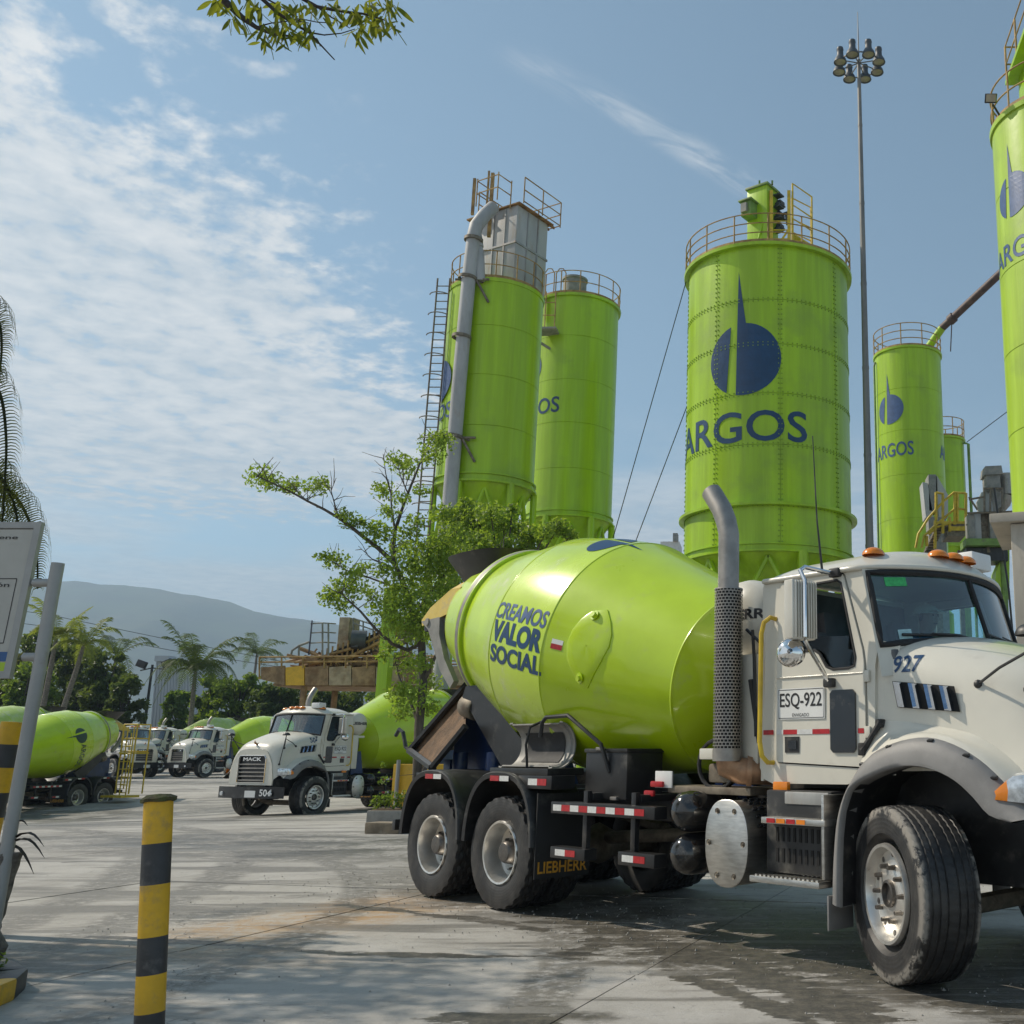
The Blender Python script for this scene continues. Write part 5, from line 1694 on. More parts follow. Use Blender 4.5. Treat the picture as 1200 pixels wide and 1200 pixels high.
def silo(label, X, Y, Rr, zs, cone_to, mat, name='silo', panels=0, legs=6, leg_r=0.16, z_leg=0.0, flange=0.12, rail_h=1.1, posts=12, mids=2, rail_t=0.022, rail_r=None, deck_over=0.0, group='lime green cement silos'):
    """zs: heights of the courses from the top down"""
    root = thing(name, label, 'silo', (X, Y, 0), 0, group)
    ca = math.atan2(-Y, -X)                       # direction towards the camera
    for k in range(len(zs) - 1):
        z1, z0 = zs[k], zs[k + 1]
        if panels:
            for j in range(panels):
                a0 = ca + 0.14 + 2 * PI * j / panels + 0.0
                a1 = a0 + 2 * PI / panels
                g = 0.010 / Rr
                b = B().lathe([(z0 + 0.012, Rr - 0.03), (z0 + 0.012, Rr), (z1 - 0.012, Rr), (z1 - 0.012, Rr - 0.03)], 12, (0, 0, 0), (0, 0, 1), (1, 0, 0), a0 + g, a1 - g)
                b.obj('panel', mat, root, 30)
        else:
            b = B().lathe([(z0 + 0.004, Rr - 0.01), (z0 + 0.016, Rr), (z1 - 0.016, Rr), (z1 - 0.004, Rr - 0.01)], 72, (0, 0, 0), (0, 0, 1))
            b.obj('shell_course', mat, root, 25)
    B().lathe([(zs[-1], Rr - 0.035), (zs[0], Rr - 0.035)], 48, (0, 0, 0), (0, 0, 1)).obj('inner_shell', mat, root, 60)
    zt = zs[0]
    ro = Rr + flange + deck_over
    B().lathe([(zt - 0.10, Rr - 0.04), (zt - 0.10, ro), (zt + 0.04, ro + 0.015), (zt + 0.04, ro - 0.08), (zt + 0.25, Rr * 0.5), (zt + 0.32, 0.001)], 72, (0, 0, 0), (0, 0, 1)).obj('roof', mat, root, 35)
    railing(root, (0, 0), rail_r or (ro - 0.06), zt + 0.04, rail_h, posts, mids, rail_t)
    zb = zs[-1]
    B().lathe([(zb + 0.16, Rr - 0.02), (zb + 0.16, Rr + 0.10), (zb + 0.11, Rr + 0.10), (zb + 0.11, Rr + 0.02), (zb - 0.10, Rr + 0.02), (zb - 0.10, Rr + 0.12), (zb - 0.18, Rr + 0.12), (zb - 0.18, Rr - 0.06)], 72, (0, 0, 0), (0, 0, 1)).obj('ring_beam', mat, root, 30)
    B().lathe([(cone_to, 0.25), (cone_to + 0.05, 0.28), (zb - 0.12, Rr - 0.05)], 64, (0, 0, 0), (0, 0, 1)).obj('hopper_cone', mat, root, 50)
    for i in range(legs):
        a = ca + 2 * PI * (i + 0.5) / legs
        p = Vector(((Rr + 0.02) * math.cos(a), (Rr + 0.02) * math.sin(a), 0))
        B().tube([p + Vector((0, 0, z_leg)), p + Vector((0, 0, zb - 0.12))], leg_r, 8).obj('leg', mat, root)
        a2 = ca + 2 * PI * (i + 1.5) / legs
        q = Vector(((Rr + 0.02) * math.cos(a2), (Rr + 0.02) * math.sin(a2), 0))
        h = zb - 0.12
        b = B().tube([p + Vector((0, 0, h - 3.0)), (p + q) / 2 + Vector((0, 0, h - 0.2))], leg_r * 0.5, 6)
        b.tube([q + Vector((0, 0, h - 3.0)), (p + q) / 2 + Vector((0, 0, h - 0.2))], leg_r * 0.5, 6)
        b.obj('brace', mat, root)
    return root, ca


def on_silo(ca, Rr, phi, zc, off=0.012):
    """flat print wrapped on the shell; phi degrees to the right as the camera sees it"""
    def fn(u, v):
        a = ca + R(phi) + u / Rr
        return Vector(((Rr + off) * math.cos(a), (Rr + off) * math.sin(a), zc + v))
    return fn


def bolt_rows(root, Rr, zs, verticals, ca, mat, step=0.21, spread=R(105)):
    b = B()
    s_ = 0.044
    for z in zs:
        for dz in (-0.07, 0.07):
            n = int(2 * spread * Rr / step)
            for i in range(n):
                a = ca - spread + 2 * spread * i / n
                p = Vector(((Rr + 0.008) * math.cos(a), (Rr + 0.008) * math.sin(a), z + dz))
                b.box(p, (s_, s_, s_), 0, Matrix.Rotation(a, 3, 'Z'))
    for k, (z1, z0) in enumerate(zip(zs_main, zs_main[1:])):
        for j in range(verticals):
            a = ca + 0.14 + 2 * PI * j / verticals
            d = (a - ca + PI) % (2 * PI) - PI
            if abs(d) > spread:
                continue
            m = int((z1 - z0) / step)
            for i in range(1, m):
                for da in (-0.07 / Rr, 0.07 / Rr):
                    p = Vector(((Rr + 0.008) * math.cos(a + da), (Rr + 0.008) * math.sin(a + da), z0 + (z1 - z0) * i / m))
                    b.box(p, (s_, s_, s_), 0, Matrix.Rotation(a, 3, 'Z'))
    b.obj('bolts', mat, root, 0, kind='stuff', fix=False)


# the big bolted silo
zs_main = [23.0, 20.42, 18.39, 16.18, 13.94, 11.39, 9.61]
S1, ca = silo('widest silo, bolted from curved panels, with blue emblem and a machine tower on top', 0.0, 44.98, 3.69, zs_main, 5.6, 'silo_lime', panels=8, legs=8, leg_r=0.22, flange=0.22, rail_h=1.35, posts=16, rail_t=0.03)
bolt_rows(S1, 3.69, zs_main[1:-1], 8, ca, 'rivet_green')
for z, e in ((11.39, 0.26),):
    B().lathe([(z - 0.06, 3.68), (z - 0.06, 3.69 + e), (z + 0.06, 3.69 + e), (z + 0.10, 3.70), (z + 0.10, 3.68)], 72, (0, 0, 0), (0, 0, 1)).obj('stiffener_ring', 'silo_lime', S1, 30)
print_emblem(1.62, on_silo(ca, 3.69, -16.5, 17.75, 0.02), 'navy_print', S1, 0.3)
print_text('ARGOS', 7.0, 1.36, on_silo(ca, 3.69, -28.0, 14.75, 0.02), 'navy_print', 'lettering', S1, 0.012, 0.25)
# tower on its roof
tw = Matrix.Rotation(R(-32), 3, 'Z')
def rot_box(b, c, size, m, bev=0.0):
    return b.box(c, size, bev, m)
b = B()
rot_box(b, (-0.25, -0.4, 25.3), (1.1, 1.0, 4.3), tw, 0.02)
tow = b.obj('tower', 'silo_lime', S1)
b = B()
rot_box(b, (-0.25, -0.4, 27.45), (1.25, 1.15, 0.12), tw, 0.02)
rot_box(b, (-0.85, -0.85, 26.15), (0.55, 0.7, 0.72), tw, 0.02)
rot_box(b, (-0.87, -0.88, 26.55), (0.72, 0.85, 0.08), tw, 0.01)
for dx, dy in ((-0.9, -0.3), (-0.5, -0.9), (0.1, -0.9), (0.25, -0.2)):
    b.box((dx + 0.1, dy, 27.6), (0.09, 0.09, 0.20))
b.obj('tower_head', 'plant_green', tow)
b = B()
rot_box(b, (-1.03, -1.05, 26.15), (0.30, 0.44, 0.44), tw)
b.obj('grating', 'plant_grey', tow)
b = B()
b.tube([(-0.75, -1.0, 23.3), (-0.15, -0.98, 25.9)], 0.05, 6)
b.tube([(0.15, -0.95, 26.5), (0.15, -0.95, 23.3)], 0.05, 6)
b.obj('stiffener', 'silo_lime', tow)
b = B()
for k in range(16):
    rot_box(b, (0.45 + 0.03 * (k % 3), -0.35 + 0.1 * (k % 5 - 2), 25.3 + k * 0.12), (0.42 + 0.08 * (k % 2), 0.4, 0.07), tw)
b.tube([(0.45, -0.6, 26.0), (0.85, -0.6, 26.2), (0.95, -0.6, 25.6)], 0.10, 8)
b.obj('motor', 'lamp_grey', S1)
b = B()
for x in (0.15, 0.98):
    b.box((x, -0.95, 25.3), (0.16, 0.12, 3.7))
b.tube([(0.15, -0.95, 24.0), (0.55, -0.95, 24.5), (0.98, -0.95, 25.2)], 0.05, 6)
for k in range(5):
    b.tube([(0.15, -0.93, 23.8 + 0.45 * k), (0.98, -0.93, 23.8 + 0.45 * k)], 0.03, 5)
b.obj('ladder', 'yellow_rail', S1)
pc = [(1.15, -1.0), (2.1, 0.2), (2.1, 1.2), (1.15, 0.3)]
b = B().prism(pc, lambda u, w, d: Vector((u, w, d)), 24.9, 24.98)
for (x, y) in pc:
    b.tube([(x, y, 23.2), (x, y, 24.9)], 0.05, 5)
b.obj('platform', 'yellow_rail', S1)
for k, z in enumerate((25.7, 26.4, 27.5)):
    B().tube([Vector((x, y, z)) for x, y in pc], 0.038, 6, True).obj('rail', 'yellow_rail', S1)
for (x, y) in pc:
    B().tube([(x, y, 24.9), (x, y, 27.5)], 0.045, 6).obj('rail_post', 'yellow_rail', S1)

# silo with the white filter box
zsA = [19.3, 17.4, 15.4, 13.4, 11.4]
S2, ca = silo('tall narrow silo with a white filter box on top and pale pipe alongside', -10.93, 38.8, 1.84, zsA, 8.2, 'silo_lime', legs=6, leg_r=0.13, rail_h=1.15, posts=14, mids=1, rail_t=0.022, flange=0.03)
print_emblem(0.85, on_silo(ca, 1.88, -78, 15.4, 0.012), 'navy_faded', S2, 0.2)
print_text('ARGOS', 3.0, 0.65, on_silo(ca, 1.88, -92, 14.1, 0.012), 'navy_faded', 'lettering', S2, 0.012, 0.15)
bm_ = Matrix.Rotation(R(62), 3, 'Z')
bc = Vector((0.60, -0.1, 0))
b = B()
b.box(bc + Vector((0, 0, 21.05)), (1.84, 1.84, 3.3), 0.02, bm_)
fb = b.obj('filter_box', 'box_grey', S2)
b = B()
for ang in (0, 90, 180, 270):
    mm = Matrix.Rotation(R(62 + ang), 3, 'Z')
    for q in (-0.35, 0.4):
        b.box(bc + mm @ Vector((q * 0.8, -0.935, 0)) + Vector((0, 0, 21.05)), (0.06, 0.05, 3.2), 0, mm)
    b.box(bc + mm @ Vector((0, -0.935, 0)) + Vector((0, 0, 21.1)), (1.9, 0.06, 0.08), 0, mm)
b.obj('stiffener', 'galv', fb)
b = B().box(bc + Vector((0.05, 0, 22.73)), (2.1, 2.1, 0.05), 0.0, bm_)
b.box(bc + Vector((-1.35, -0.1, 22.6)), (0.8, 0.9, 0.06), 0.0, bm_)
for q in range(8):
    b.box(bc + bm_ @ Vector((1.05, -1.0 + q * 0.28, 0)) + Vector((0, 0, 22.68)), (0.35, 0.05, 0.10), 0, bm_)
b.obj('platform', 'rust', S2)
pc = [bc + bm_ @ Vector((x, y, 0)) for x, y in ((-0.9, -1.2), (1.35, -1.2), (1.35, 1.2), (-0.9, 1.2))]
for k, z in enumerate((22.8, 23.3, 23.85)):
    B().tube([p + Vector((0, 0, z)) for p in pc], 0.028, 6, False).obj('rail', 'rust_rail', S2)
for p in [pc[0], pc[1], (pc[1] + pc[2]) / 2, pc[2], (pc[2] + pc[3]) / 2, pc[3], (pc[0] + pc[1]) / 2]:
    B().tube([p + Vector((0, 0, 22.72)), p + Vector((0, 0, 23.85))], 0.026, 6).obj('rail_post', 'rust_rail', S2)
pl = [bc + bm_ @ Vector((x, y, 0)) for x, y in ((-1.0, -0.6), (-1.75, -0.6), (-1.75, 0.5), (-1.0, 0.5))]
for z in (23.15, 23.7):
    B().tube([p + Vector((0, 0, z)) for p in pl], 0.026, 6).obj('rail', 'rust_rail', S2)
for p in pl:
    B().tube([p + Vector((0, 0, 22.6)), p + Vector((0, 0, 23.8))], 0.026, 6).obj('rail_post', 'rust_rail', S2)
b = B()
b.box((-0.12, -1.25, 22.75), (0.13, 0.11, 2.8))
b.box((-0.88, -1.1, 23.2), (0.11, 0.10, 1.6))
b.box((-0.28, -1.25, 23.2), (0.07, 0.07, 2.1))
b.obj('post', 'rust_rail', S2)

o = Vector((-10.96, 38.8, 0))
pp = [at(578, 243, 37.3), at(568, 252, 37.0), at(558, 265, 36.7), at(555, 278, 36.7), at(549, 330, 36.7), at(538, 450, 36.7), at(528, 575, 36.8), at(526, 600, 36.8)]
b = B().tube(pp, 0.265, 16)
pt_ = thing('pipe', 'pale grey delivery pipe strapped down the left front of the white-boxed silo', 'pipe', pp[-1] * 1.0)
def rel(b, root):
    l = Vector(root.location)
    return b.warp(lambda p: p - l)
rel(b, pt_).obj('pipe_run', 'pipe_grey', pt_, 50)
b = B().tube([at(526, 600, 36.8), at(524, 640, 36.8)], [0.32, 0.36], 16).tube([at(524, 640, 36.8), at(523, 700, 36.8) ], [0.36, 0.30], 16)
b.tube([Vector((at(523, 700, 36.8).x, 36.8, 7)), Vector((at(523, 700, 36.8).x, 36.8, 0))], 0.28, 12)
rel(b, pt_).obj('pipe_foot', 'pipe_grey', pt_, 50)
for (px, py) in ((555, 281), (548, 326), (541, 395), (531, 512)):
    p = at(px, py, 36.7)
    b = B().lathe([(-0.06, 0.30), (-0.06, 0.36), (0.06, 0.36), (0.06, 0.30)], 18, p, (0.07, 0, 1))
    if py in (326, 512):
        b.tube([p + Vector((0.3, 0, 0)), p + Vector((0.75, 0.6, -0.1))], 0.05, 6)
        b.tube([p + Vector((0.3, 0, 0)), p + Vector((0.8, 0.2, -0.9))], 0.05, 6)
        b.tube([p + Vector((-0.5, 0.1, 0.0)), p + Vector((0.8, 0.1, 0.0))], 0.05, 6)
    rel(b, pt_).obj('pipe_clamp', 'grime_metal', pt_)
b = B().tube([at(559, 290, 36.9), at(561, 300, 36.9), at(562, 330, 36.9)], 0.22, 12).tube([at(556, 270, 36.8), at(559, 290, 36.9)], 0.26, 12)
rel(b, pt_).obj('pipe_branch', 'pipe_grey', pt_, 50)
# caged ladder
la, lb = at(524, 338, 38.6), at(496, 640, 38.6)
lad = thing('ladder', 'tall caged ladder up the left side of the white-boxed silo', 'ladder', Vector((la.x - 0.10, la.y - 0.9, 0)))
lb.z = 0.3
la.x -= 0.10
la.y -= 0.9
lb.y = la.y
lb.x = la.x - 0.1
la2 = Vector((la.x, la.y, la.z))
for dx in (0, 0.48):
    rel(B().tube([lb + Vector((dx, 0, 0)), la2 + Vector((dx, 0, 0))], 0.035, 6), lad).obj('stile', 'grime_metal', lad)
n = 60
for k in range(n):
    p = lb.lerp(la2, k / n)
    rel(B().tube([p, p + Vector((0.48, 0, 0))], 0.022, 5), lad).obj('rung', 'grime_metal', lad)
for k in range(18):
    p = lb.lerp(la2, 0.22 + 0.78 * k / 18)
    c = p + Vector((0.24, 0, 0))
    rel(B().tube([c + Vector((0.40 * math.cos(R(200 + 20 * i)), -0.45 + 0.45 * 0 + 0.40 * math.sin(R(200 + 20 * i)) + 0.25, 0)) for i in range(8)] , 0.022, 5), lad).obj('cage_hoop', 'grime_metal', lad)

# silo behind it with the round vent
zsB = [24.8, 22.5, 20.1, 17.8, 15.4, 13.1]
S3, ca = silo('plain silo with a round vent drum on top, half hidden by the white-boxed silo', -10.31, 52.35, 2.19, zsB, 9.8, 'silo_lime', legs=6, leg_r=0.17, rail_h=1.25, posts=14, mids=1, rail_t=0.028)
print_emblem(1.0, on_silo(ca, 2.19, -78, 21.0, 0.015), 'navy_faded', S3, 0.2)
print_text('ARGOS', 3.6, 0.85, on_silo(ca, 2.19, -66, 18.75, 0.015), 'navy_print', 'lettering', S3, 0.012, 0.15)
B().lathe([(24.9, 0.62), (26.2, 0.62), (26.22, 0.68), (26.34, 0.68), (26.36, 0.6), (26.42, 0.001)], 28, (-0.1, -0.6, 0), (0, 0, 1)).obj('vent_drum', 'plant_grey', S3, 40)
b = B()
b.span((-2.35, -1.9, 22.55), (-0.5, -2.9, 22.65))
b.tube([(-2.2, -2.4, 22.5), (-0.9, -1.9, 21.8)], 0.08, 6)
b.span((-1.9, -2.2, 23.6), (-1.6, -1.7, 24.9))
b.obj('landing', 'plant_grey', S3)
for x in (-2.3, -1.7, -1.1, -0.6):
    B().tube([(x, -2.85, 22.65), (x, -2.85, 24.6)], 0.03, 6).obj('rail_post', 'rust_rail', S3)
for z in (23.3, 24.0):
    B().tube([(-2.3, -2.85, z), (-0.6, -2.85, z)], 0.028, 6).obj('rail', 'rust_rail', S3)
for x in (-1.35, -0.75):
    B().tube([(x, -2.3, 24.6), (x, -2.3, 25.9), (x + 0.15, -2.3, 26.15), (x + 0.35, -2.3, 26.15), (x + 0.5, -2.3, 25.9), (x + 0.5, -2.3, 24.8)], 0.03, 6).obj('grab_loop', 'rust_rail', S3)

# slim silo to the right of the mast
zsC = [27.8, 24.9, 22.0, 19.0, 16.1, 13.2, 10.3]
S4, ca = silo('slim plain silo standing right of the floodlight mast, fed by a dark slanting pipe', 9.55, 66.89, 2.24, zsC, 7.0, 'silo_lime', legs=6, leg_r=0.18, rail_h=1.6, posts=10, mids=2, rail_t=0.035, flange=0.05, deck_over=0.05)
print_emblem(1.02, on_silo(ca, 2.24, -35, 23.55, 0.02), 'navy_faded', S4, 0.2)
print_text('ARGOS', 3.1, 0.95, on_silo(ca, 2.24, -34, 20.75, 0.02), 'navy_faded', 'lettering', S4, 0.012, 0.15)
print_text('ARGOS', 3.1, 0.95, on_silo(ca, 2.24, 98, 20.75, 0.02), 'navy_faded', 'lettering', S4, 0.012, 0.15)
b = B().tube([(-2.27, -0.5, 27.3), (-2.35, -0.5, 27.0), (-2.35, -0.5, 8)], 0.07, 6)
b.obj('down_pipe', 'plant_green', S4)
# short silo behind that
zsD = [24.3, 21.6, 18.9, 16.2]
S5, ca = silo('small far silo peeping out from behind the slim silo', 13.2, 75.1, 1.55, zsD, 13.6, 'silo_lime', legs=4, leg_r=0.16, rail_h=1.45, posts=10, mids=1, rail_t=0.035)
B().tube([(1.4, -0.8, 24.0), (1.75, -0.8, 23.9), (1.75, -0.8, 9)], 0.11, 8).obj('down_pipe', 'plant_green', S5)
# near silo cut off by the right edge
zsE = [19.3, 17.0, 14.6, 12.2, 9.9, 7.5]
S6, ca = silo('nearest tall silo, cut off by the right edge, standing on a beige concrete base', 8.50, 27.17, 1.88, zsE, 5.6, 'silo_lime_pale', legs=0, rail_h=1.2, posts=12, mids=1, rail_t=0.026, flange=0.06)
print_emblem(0.66, on_silo(ca, 1.88, -45, 16.7, 0.012), 'navy_faded', S6, 0.15)
print_text('ARGOS', 2.7, 0.62, on_silo(ca, 1.88, -40, 15.05, 0.012), 'navy_faded', 'lettering', S6, 0.012, 0.12)
b = B().span((-1.30, -2.0, 21.2), (1.6, 0.6, 21.34), 0.01)
b.tube([(-1.15, -1.9, 21.2), (-1.15, -1.6, 18.3), (-0.9, -1.5, 18.1)], 0.05, 6)
b.obj('platform', 'silo_lime', S6)
b = B().span((-0.95, -1.7, 19.4), (1.4, 0.4, 21.2), 0.01)
b.obj('filter_box', 'silo_lime', S6)
for z in (21.9, 22.5):
    B().tube([(1.5, -1.95, z), (-1.25, -1.95, z), (-1.25, 0.55, z), (1.5, 0.55, z)], 0.032, 6).obj('rail', 'rust_rail', S6)
for x, y in ((-1.25, -1.95), (-1.25, -0.7), (-1.25, 0.55), (0.2, -1.95), (1.5, -1.95)):
    B().tube([(x, y, 21.3), (x, y, 22.5)], 0.035, 6).obj('rail_post', 'rust_rail', S6)
b = B().box((-2.12, -0.9, 19.72), (0.34, 0.10, 0.26), 0.02, Matrix.Rotation(R(35), 3, 'X') @ Matrix.Rotation(R(-30), 3, 'Z'))
b.tube([(-2.05, -0.8, 19.6), (-1.75, -0.5, 19.35)], 0.03, 6)
fl = b.obj('floodlight', 'black_steel', S6)
B().box((-2.13, -0.96, 19.69), (0.28, 0.02, 0.20), 0, Matrix.Rotation(R(35), 3, 'X') @ Matrix.Rotation(R(-30), 3, 'Z')).obj('lens', 'lamp_glass', fl)
rb_ = Matrix.Rotation(R(-17), 3, 'Z')
B().span((-1.85, -1.75, 0), (1.9, 1.9, 7.2), 0.04).warp(lambda p: rb_ @ p).obj('concrete_base', 'beige_wall', S6)
B().span((-2.35, -1.95, 7.22), (2.2, 2.0, 7.46), 0.03).warp(lambda p: rb_ @ p).obj('base_slab', 'beige_wall', S6)

# dark feed pipe to the slim silo
a_, b_ = at(1083, 404, 66.5), at(1260, 238, 58)
fp = thing('feed_pipe', 'long dark slanting pipe feeding the slim silo from the right', 'pipe', a_)
rel(B().tube([a_ + (b_ - a_) * 0.12, b_], 0.26, 10), fp).obj('pipe_run', 'dark_pipe', fp, 60)
rel(B().tube([a_ + Vector((0, 0, -0.6)), a_ + (b_ - a_) * 0.13], 0.27, 10), fp).obj('pipe_end', 'silo_lime', fp, 60)
rel(B().lathe([(-0.2, 0.26), (-0.2, 0.36), (0.2, 0.36), (0.2, 0.26)], 12, a_ + (b_ - a_) * 0.2, (b_ - a_)).tube([a_ + (b_ - a_) * 0.2, a_ + (b_ - a_) * 0.12 + Vector((0.6, 0, -1.6))], 0.04, 5), fp).obj('pipe_clamp', 'dark_pipe', fp)

# guy wires
for p, q, lab in (((804, 330), (718, 632), 'upper left guy wire of the widest silo'), ((805, 476), (742, 642), 'lower left guy wire of the widest silo')):
    a, b2 = at(*p, 44.5), at(*q, 46)
    e = a + (b2 - a) * ((a.z - 0.1) / (a.z - b2.z))
    o = B().tube([a, e], 0.022, 5).obj('guy_wire', 'cable', None)
    tag(o, 'thin dark ' + lab + ' slanting down to the left', 'cable', 'guy wires of the widest silo')

# ------------------------------------------------------------------ floodlight mast
mx, my = 4.30, 43.1
mast = thing('floodlight_mast', 'tall tapering steel mast with a ring of eight floodlights and a spike', 'light mast', (mx, my, 0))
zc = [0, 5, 10, 14, 18, 22, 26, 30, 33.4]
for k, (z0, z1) in enumerate(zip(zc, zc[1:])):
    r0, r1 = 0.205 - 0.0155 * k, 0.205 - 0.0155 * k - 0.013
    B().tube([(0, 0, z0), (0, 0, z1)], [r0, r1], 14).tube([(0, 0, z1 - 0.08), (0, 0, z1 + 0.06)], r1 + 0.012, 14).obj('mast_section', 'mast_steel', mast, 60)
B().tube([(0, 0, 33.4), (0, 0, 36.1)], [0.04, 0.015], 6).obj('lightning_rod', 'mast_steel', mast)
b = B()
for i in range(8):
    a = 2 * PI * (i + 0.5) / 8
    b.tube([(0, 0, 33.3), (0.95 * math.cos(a), 0.95 * math.sin(a), 33.2)], 0.03, 5)
b.tube(ring_pts((0, 0), 0.95, 33.2, 24), 0.035, 6, True)
b.obj('lamp_ring', 'mast_steel', mast)
for i in range(8):
    a = 2 * PI * (i + 0.5) / 8
    c = Vector((0.98 * math.cos(a), 0.98 * math.sin(a), 33.05))
    lp = B().lathe([(0.78, 0.001), (0.78, 0.15), (0.66, 0.17), (0.62, 0.15), (0.36, 0.16), (0.16, 0.27), (0.0, 0.31), (0.0, 0.27), (0.1, 0.2)], 18, c, (0, 0, 1)).obj('floodlight', 'lamp_grey', mast, 40)
    B().lathe([(0.04, 0.27), (0.02, 0.0005)], 16, c, (0, 0, 1)).obj('lens', 'lamp_glass', lp, 40)
# ------------------------------------------------------------------ loading gantry, left of the tree
def rl(b, root):
    l = Vector(root.location)
    return b.warp(lambda p: p - l)


def build_gantry():
    Y = 44.0
    g0 = at(400, 800, Y)
    root = thing('loading_gantry', 'rusty loading gantry with railings and a slanting conveyor above the white lorry', 'gantry', (g0.x, Y, 0))

    def pt(px, py, dy=0.0):
        return at(px, py, Y) + Vector((0, dy, 0))
    # deck beam as separate rusty plates
    xs = [305, 334, 357, 385, 412, 440, 470, 505, 545, 600]
    for i, (x0, x1) in enumerate(zip(xs, xs[1:])):
        yt0, yt1 = 782, 780
        yb0, yb1 = (796 if x0 < 330 else 803), 803
        q = [pt(x0 + 0.6, yt0), pt(x1 - 0.6, yt1), pt(x1 - 0.6, yb1), pt(x0 + 0.6, yb0)]
        b = B().add(q + [p + Vector((0, 0.10, 0)) for p in q], [(0, 1, 2, 3), (7, 6, 5, 4), (0, 4, 5, 1), (1, 5, 6, 2), (2, 6, 7, 3), (3, 7, 4, 0)])
        rl(b, root).obj('plate', 'yellow_paint' if i == 1 else ('rusty_plate', 'tan_plate')[i % 2], root, 0)
    b = B()
    q = [pt(305, 783, 0.2), pt(600, 781, 0.2), pt(600, 781, 4.2), pt(305, 783, 4.2)]
    b.add(q + [p + Vector((0, 0, -0.15)) for p in q], [(0, 1, 2, 3), (7, 6, 5, 4), (0, 4, 5, 1), (1, 5, 6, 2), (2, 6, 7, 3), (3, 7, 4, 0)])
    q = [pt(318, 800, 0.2), pt(600, 803, 0.2), pt(600, 803, 4.0), pt(318, 800, 4.0)]
    b.add(q + [p + Vector((0, 0, -0.12)) for p in q], [(0, 1, 2, 3), (7, 6, 5, 4), (0, 4, 5, 1), (1, 5, 6, 2), (2, 6, 7, 3), (3, 7, 4, 0)])
    rl(b, root).obj('deck', 'rusty_plate', root, 0)
    for (px) in (352, 448, 540):
        for dy in (0.4, 3.6):
            p = pt(px, 800, dy)
            rl(B().tube([p, Vector((p.x, p.y, -0.3))], 0.14, 8), root).obj('leg', 'rusty_plate', root)
    for y in (770, 776):
        for dy in (0.0, 4.2):
            rl(B().tube([pt(304, y, dy), pt(600, y - 2, dy)], 0.035, 6), root).obj('rail', 'rust_rail', root)
    for px in (304, 330, 355, 380, 405, 430, 455, 480, 510):
        for dy in (0.0, 4.2):
            rl(B().tube([pt(px, 796 if px == 304 else 783, dy), pt(px, 770, dy)], 0.04, 6), root).obj('rail_post', 'rust_rail', root)
    # loose junk on the deck: rollers and braces under the belt
    b = B()
    rr = random.Random(4)
    for k in range(110):
        x0 = 332 + rr.random() * 130
        y0 = 779 - rr.random() * 13
        p = pt(x0, y0, rr.uniform(0.6, 3.4))
        q = p + Vector((rr.uniform(-1.2, 1.2), rr.uniform(-.6, .6), rr.uniform(-0.35, 0.45)))
        b.tube([p, q], rr.choice((0.04, 0.06, 0.09)), 5)
    for k in range(12):
        p = pt(340 + 11 * k, 778 - 0.9 * k, 1.5)
        b.box(p, (0.35, 0.6, 0.35 + 0.2 * (k % 3)), 0)
    rl(b, root).obj('machinery', 'rusty_plate', root, 30, kind='stuff')
    # conveyor with a belt and side rails climbing to the right
    for dy, mt in ((0.9, 'rust_rail'), (2.9, 'rust_rail')):
        rl(B().tube([pt(352, 776, dy), pt(400, 768, dy), pt(448, 744, dy), pt(520, 705, dy)], 0.09, 6), root).obj('conveyor_rail', mt, root)
        rl(B().tube([pt(366, 768, dy), pt(404, 757, dy), pt(448, 737, dy), pt(520, 700, dy)], 0.07, 6), root).obj('conveyor_rail', mt, root)
    for k in range(14):
        t = k / 13
        p = pt(366 + 82 * t, 772 - 30 * t, 0.9)
        rl(B().tube([p + Vector((0, 0, -0.4)), p + Vector((0, 0, 0.45))], 0.04, 5), root).obj('strut', 'rust_rail', root)
    q = [pt(360, 772, 1.0), pt(520, 703, 1.0), pt(520, 703, 2.8), pt(360, 772, 2.8)]
    b = B().add(q + [p + Vector((0, 0, 0.12)) for p in q], [(0, 1, 2, 3), (7, 6, 5, 4), (0, 4, 5, 1), (1, 5, 6, 2), (2, 6, 7, 3), (3, 7, 4, 0)])
    rl(b, root).obj('belt', 'rubber', root, 0)
    rl(B().tube([pt(418, 752, 1.6), pt(450, 742, 1.6), pt(520, 712, 1.6)], 0.42, 14), root).obj('duct', 'plant_grey', root, 60)
    # control cabinet, motor, blue post
    b = B().span(pt(381, 757, 1.2), pt(397, 719, 2.4), 0.02)
    rl(b, root).obj('cabinet', 'tan_plate', root)
    b = B().lathe([(-0.3, 0.001), (-0.3, 0.40), (0.3, 0.40), (0.3, 0.001)], 18, pt(411, 747, 0.9), (1, 0.3, 0))
    b.span(pt(405, 757, 0.6), pt(414, 741, 1.4), 0.03)
    rl(b, root).obj('motor', 'lamp_grey', root, 40)
    rl(B().span(pt(355, 766, 0.5), pt(359, 725, 0.65), 0.0), root).obj('post', 'blue_steel', root)
    for y in (729, 740, 752):
        rl(B().tube([pt(357, y, 0.6), pt(372, y - 1, 0.6), pt(380, y - 2, 1.2)], 0.03, 5), root).obj('rail', 'plant_grey', root)
    for px in (371, 378):
        rl(B().tube([pt(px, 768, 0.6), pt(px, 728, 0.6)], 0.04, 5), root).obj('rail_post', 'plant_grey', root)
    rl(B().tube([pt(334, 770, 0.5), pt(336, 761, 0.5), pt(345, 755, 0.5), pt(356, 751, 0.5)], 0.05, 6), root).obj('rail', 'plant_grey', root)
    rl(B().tube([pt(344, 768, 0.5), pt(344, 756, 0.5)], 0.04, 5), root).obj('rail_post', 'plant_grey', root)
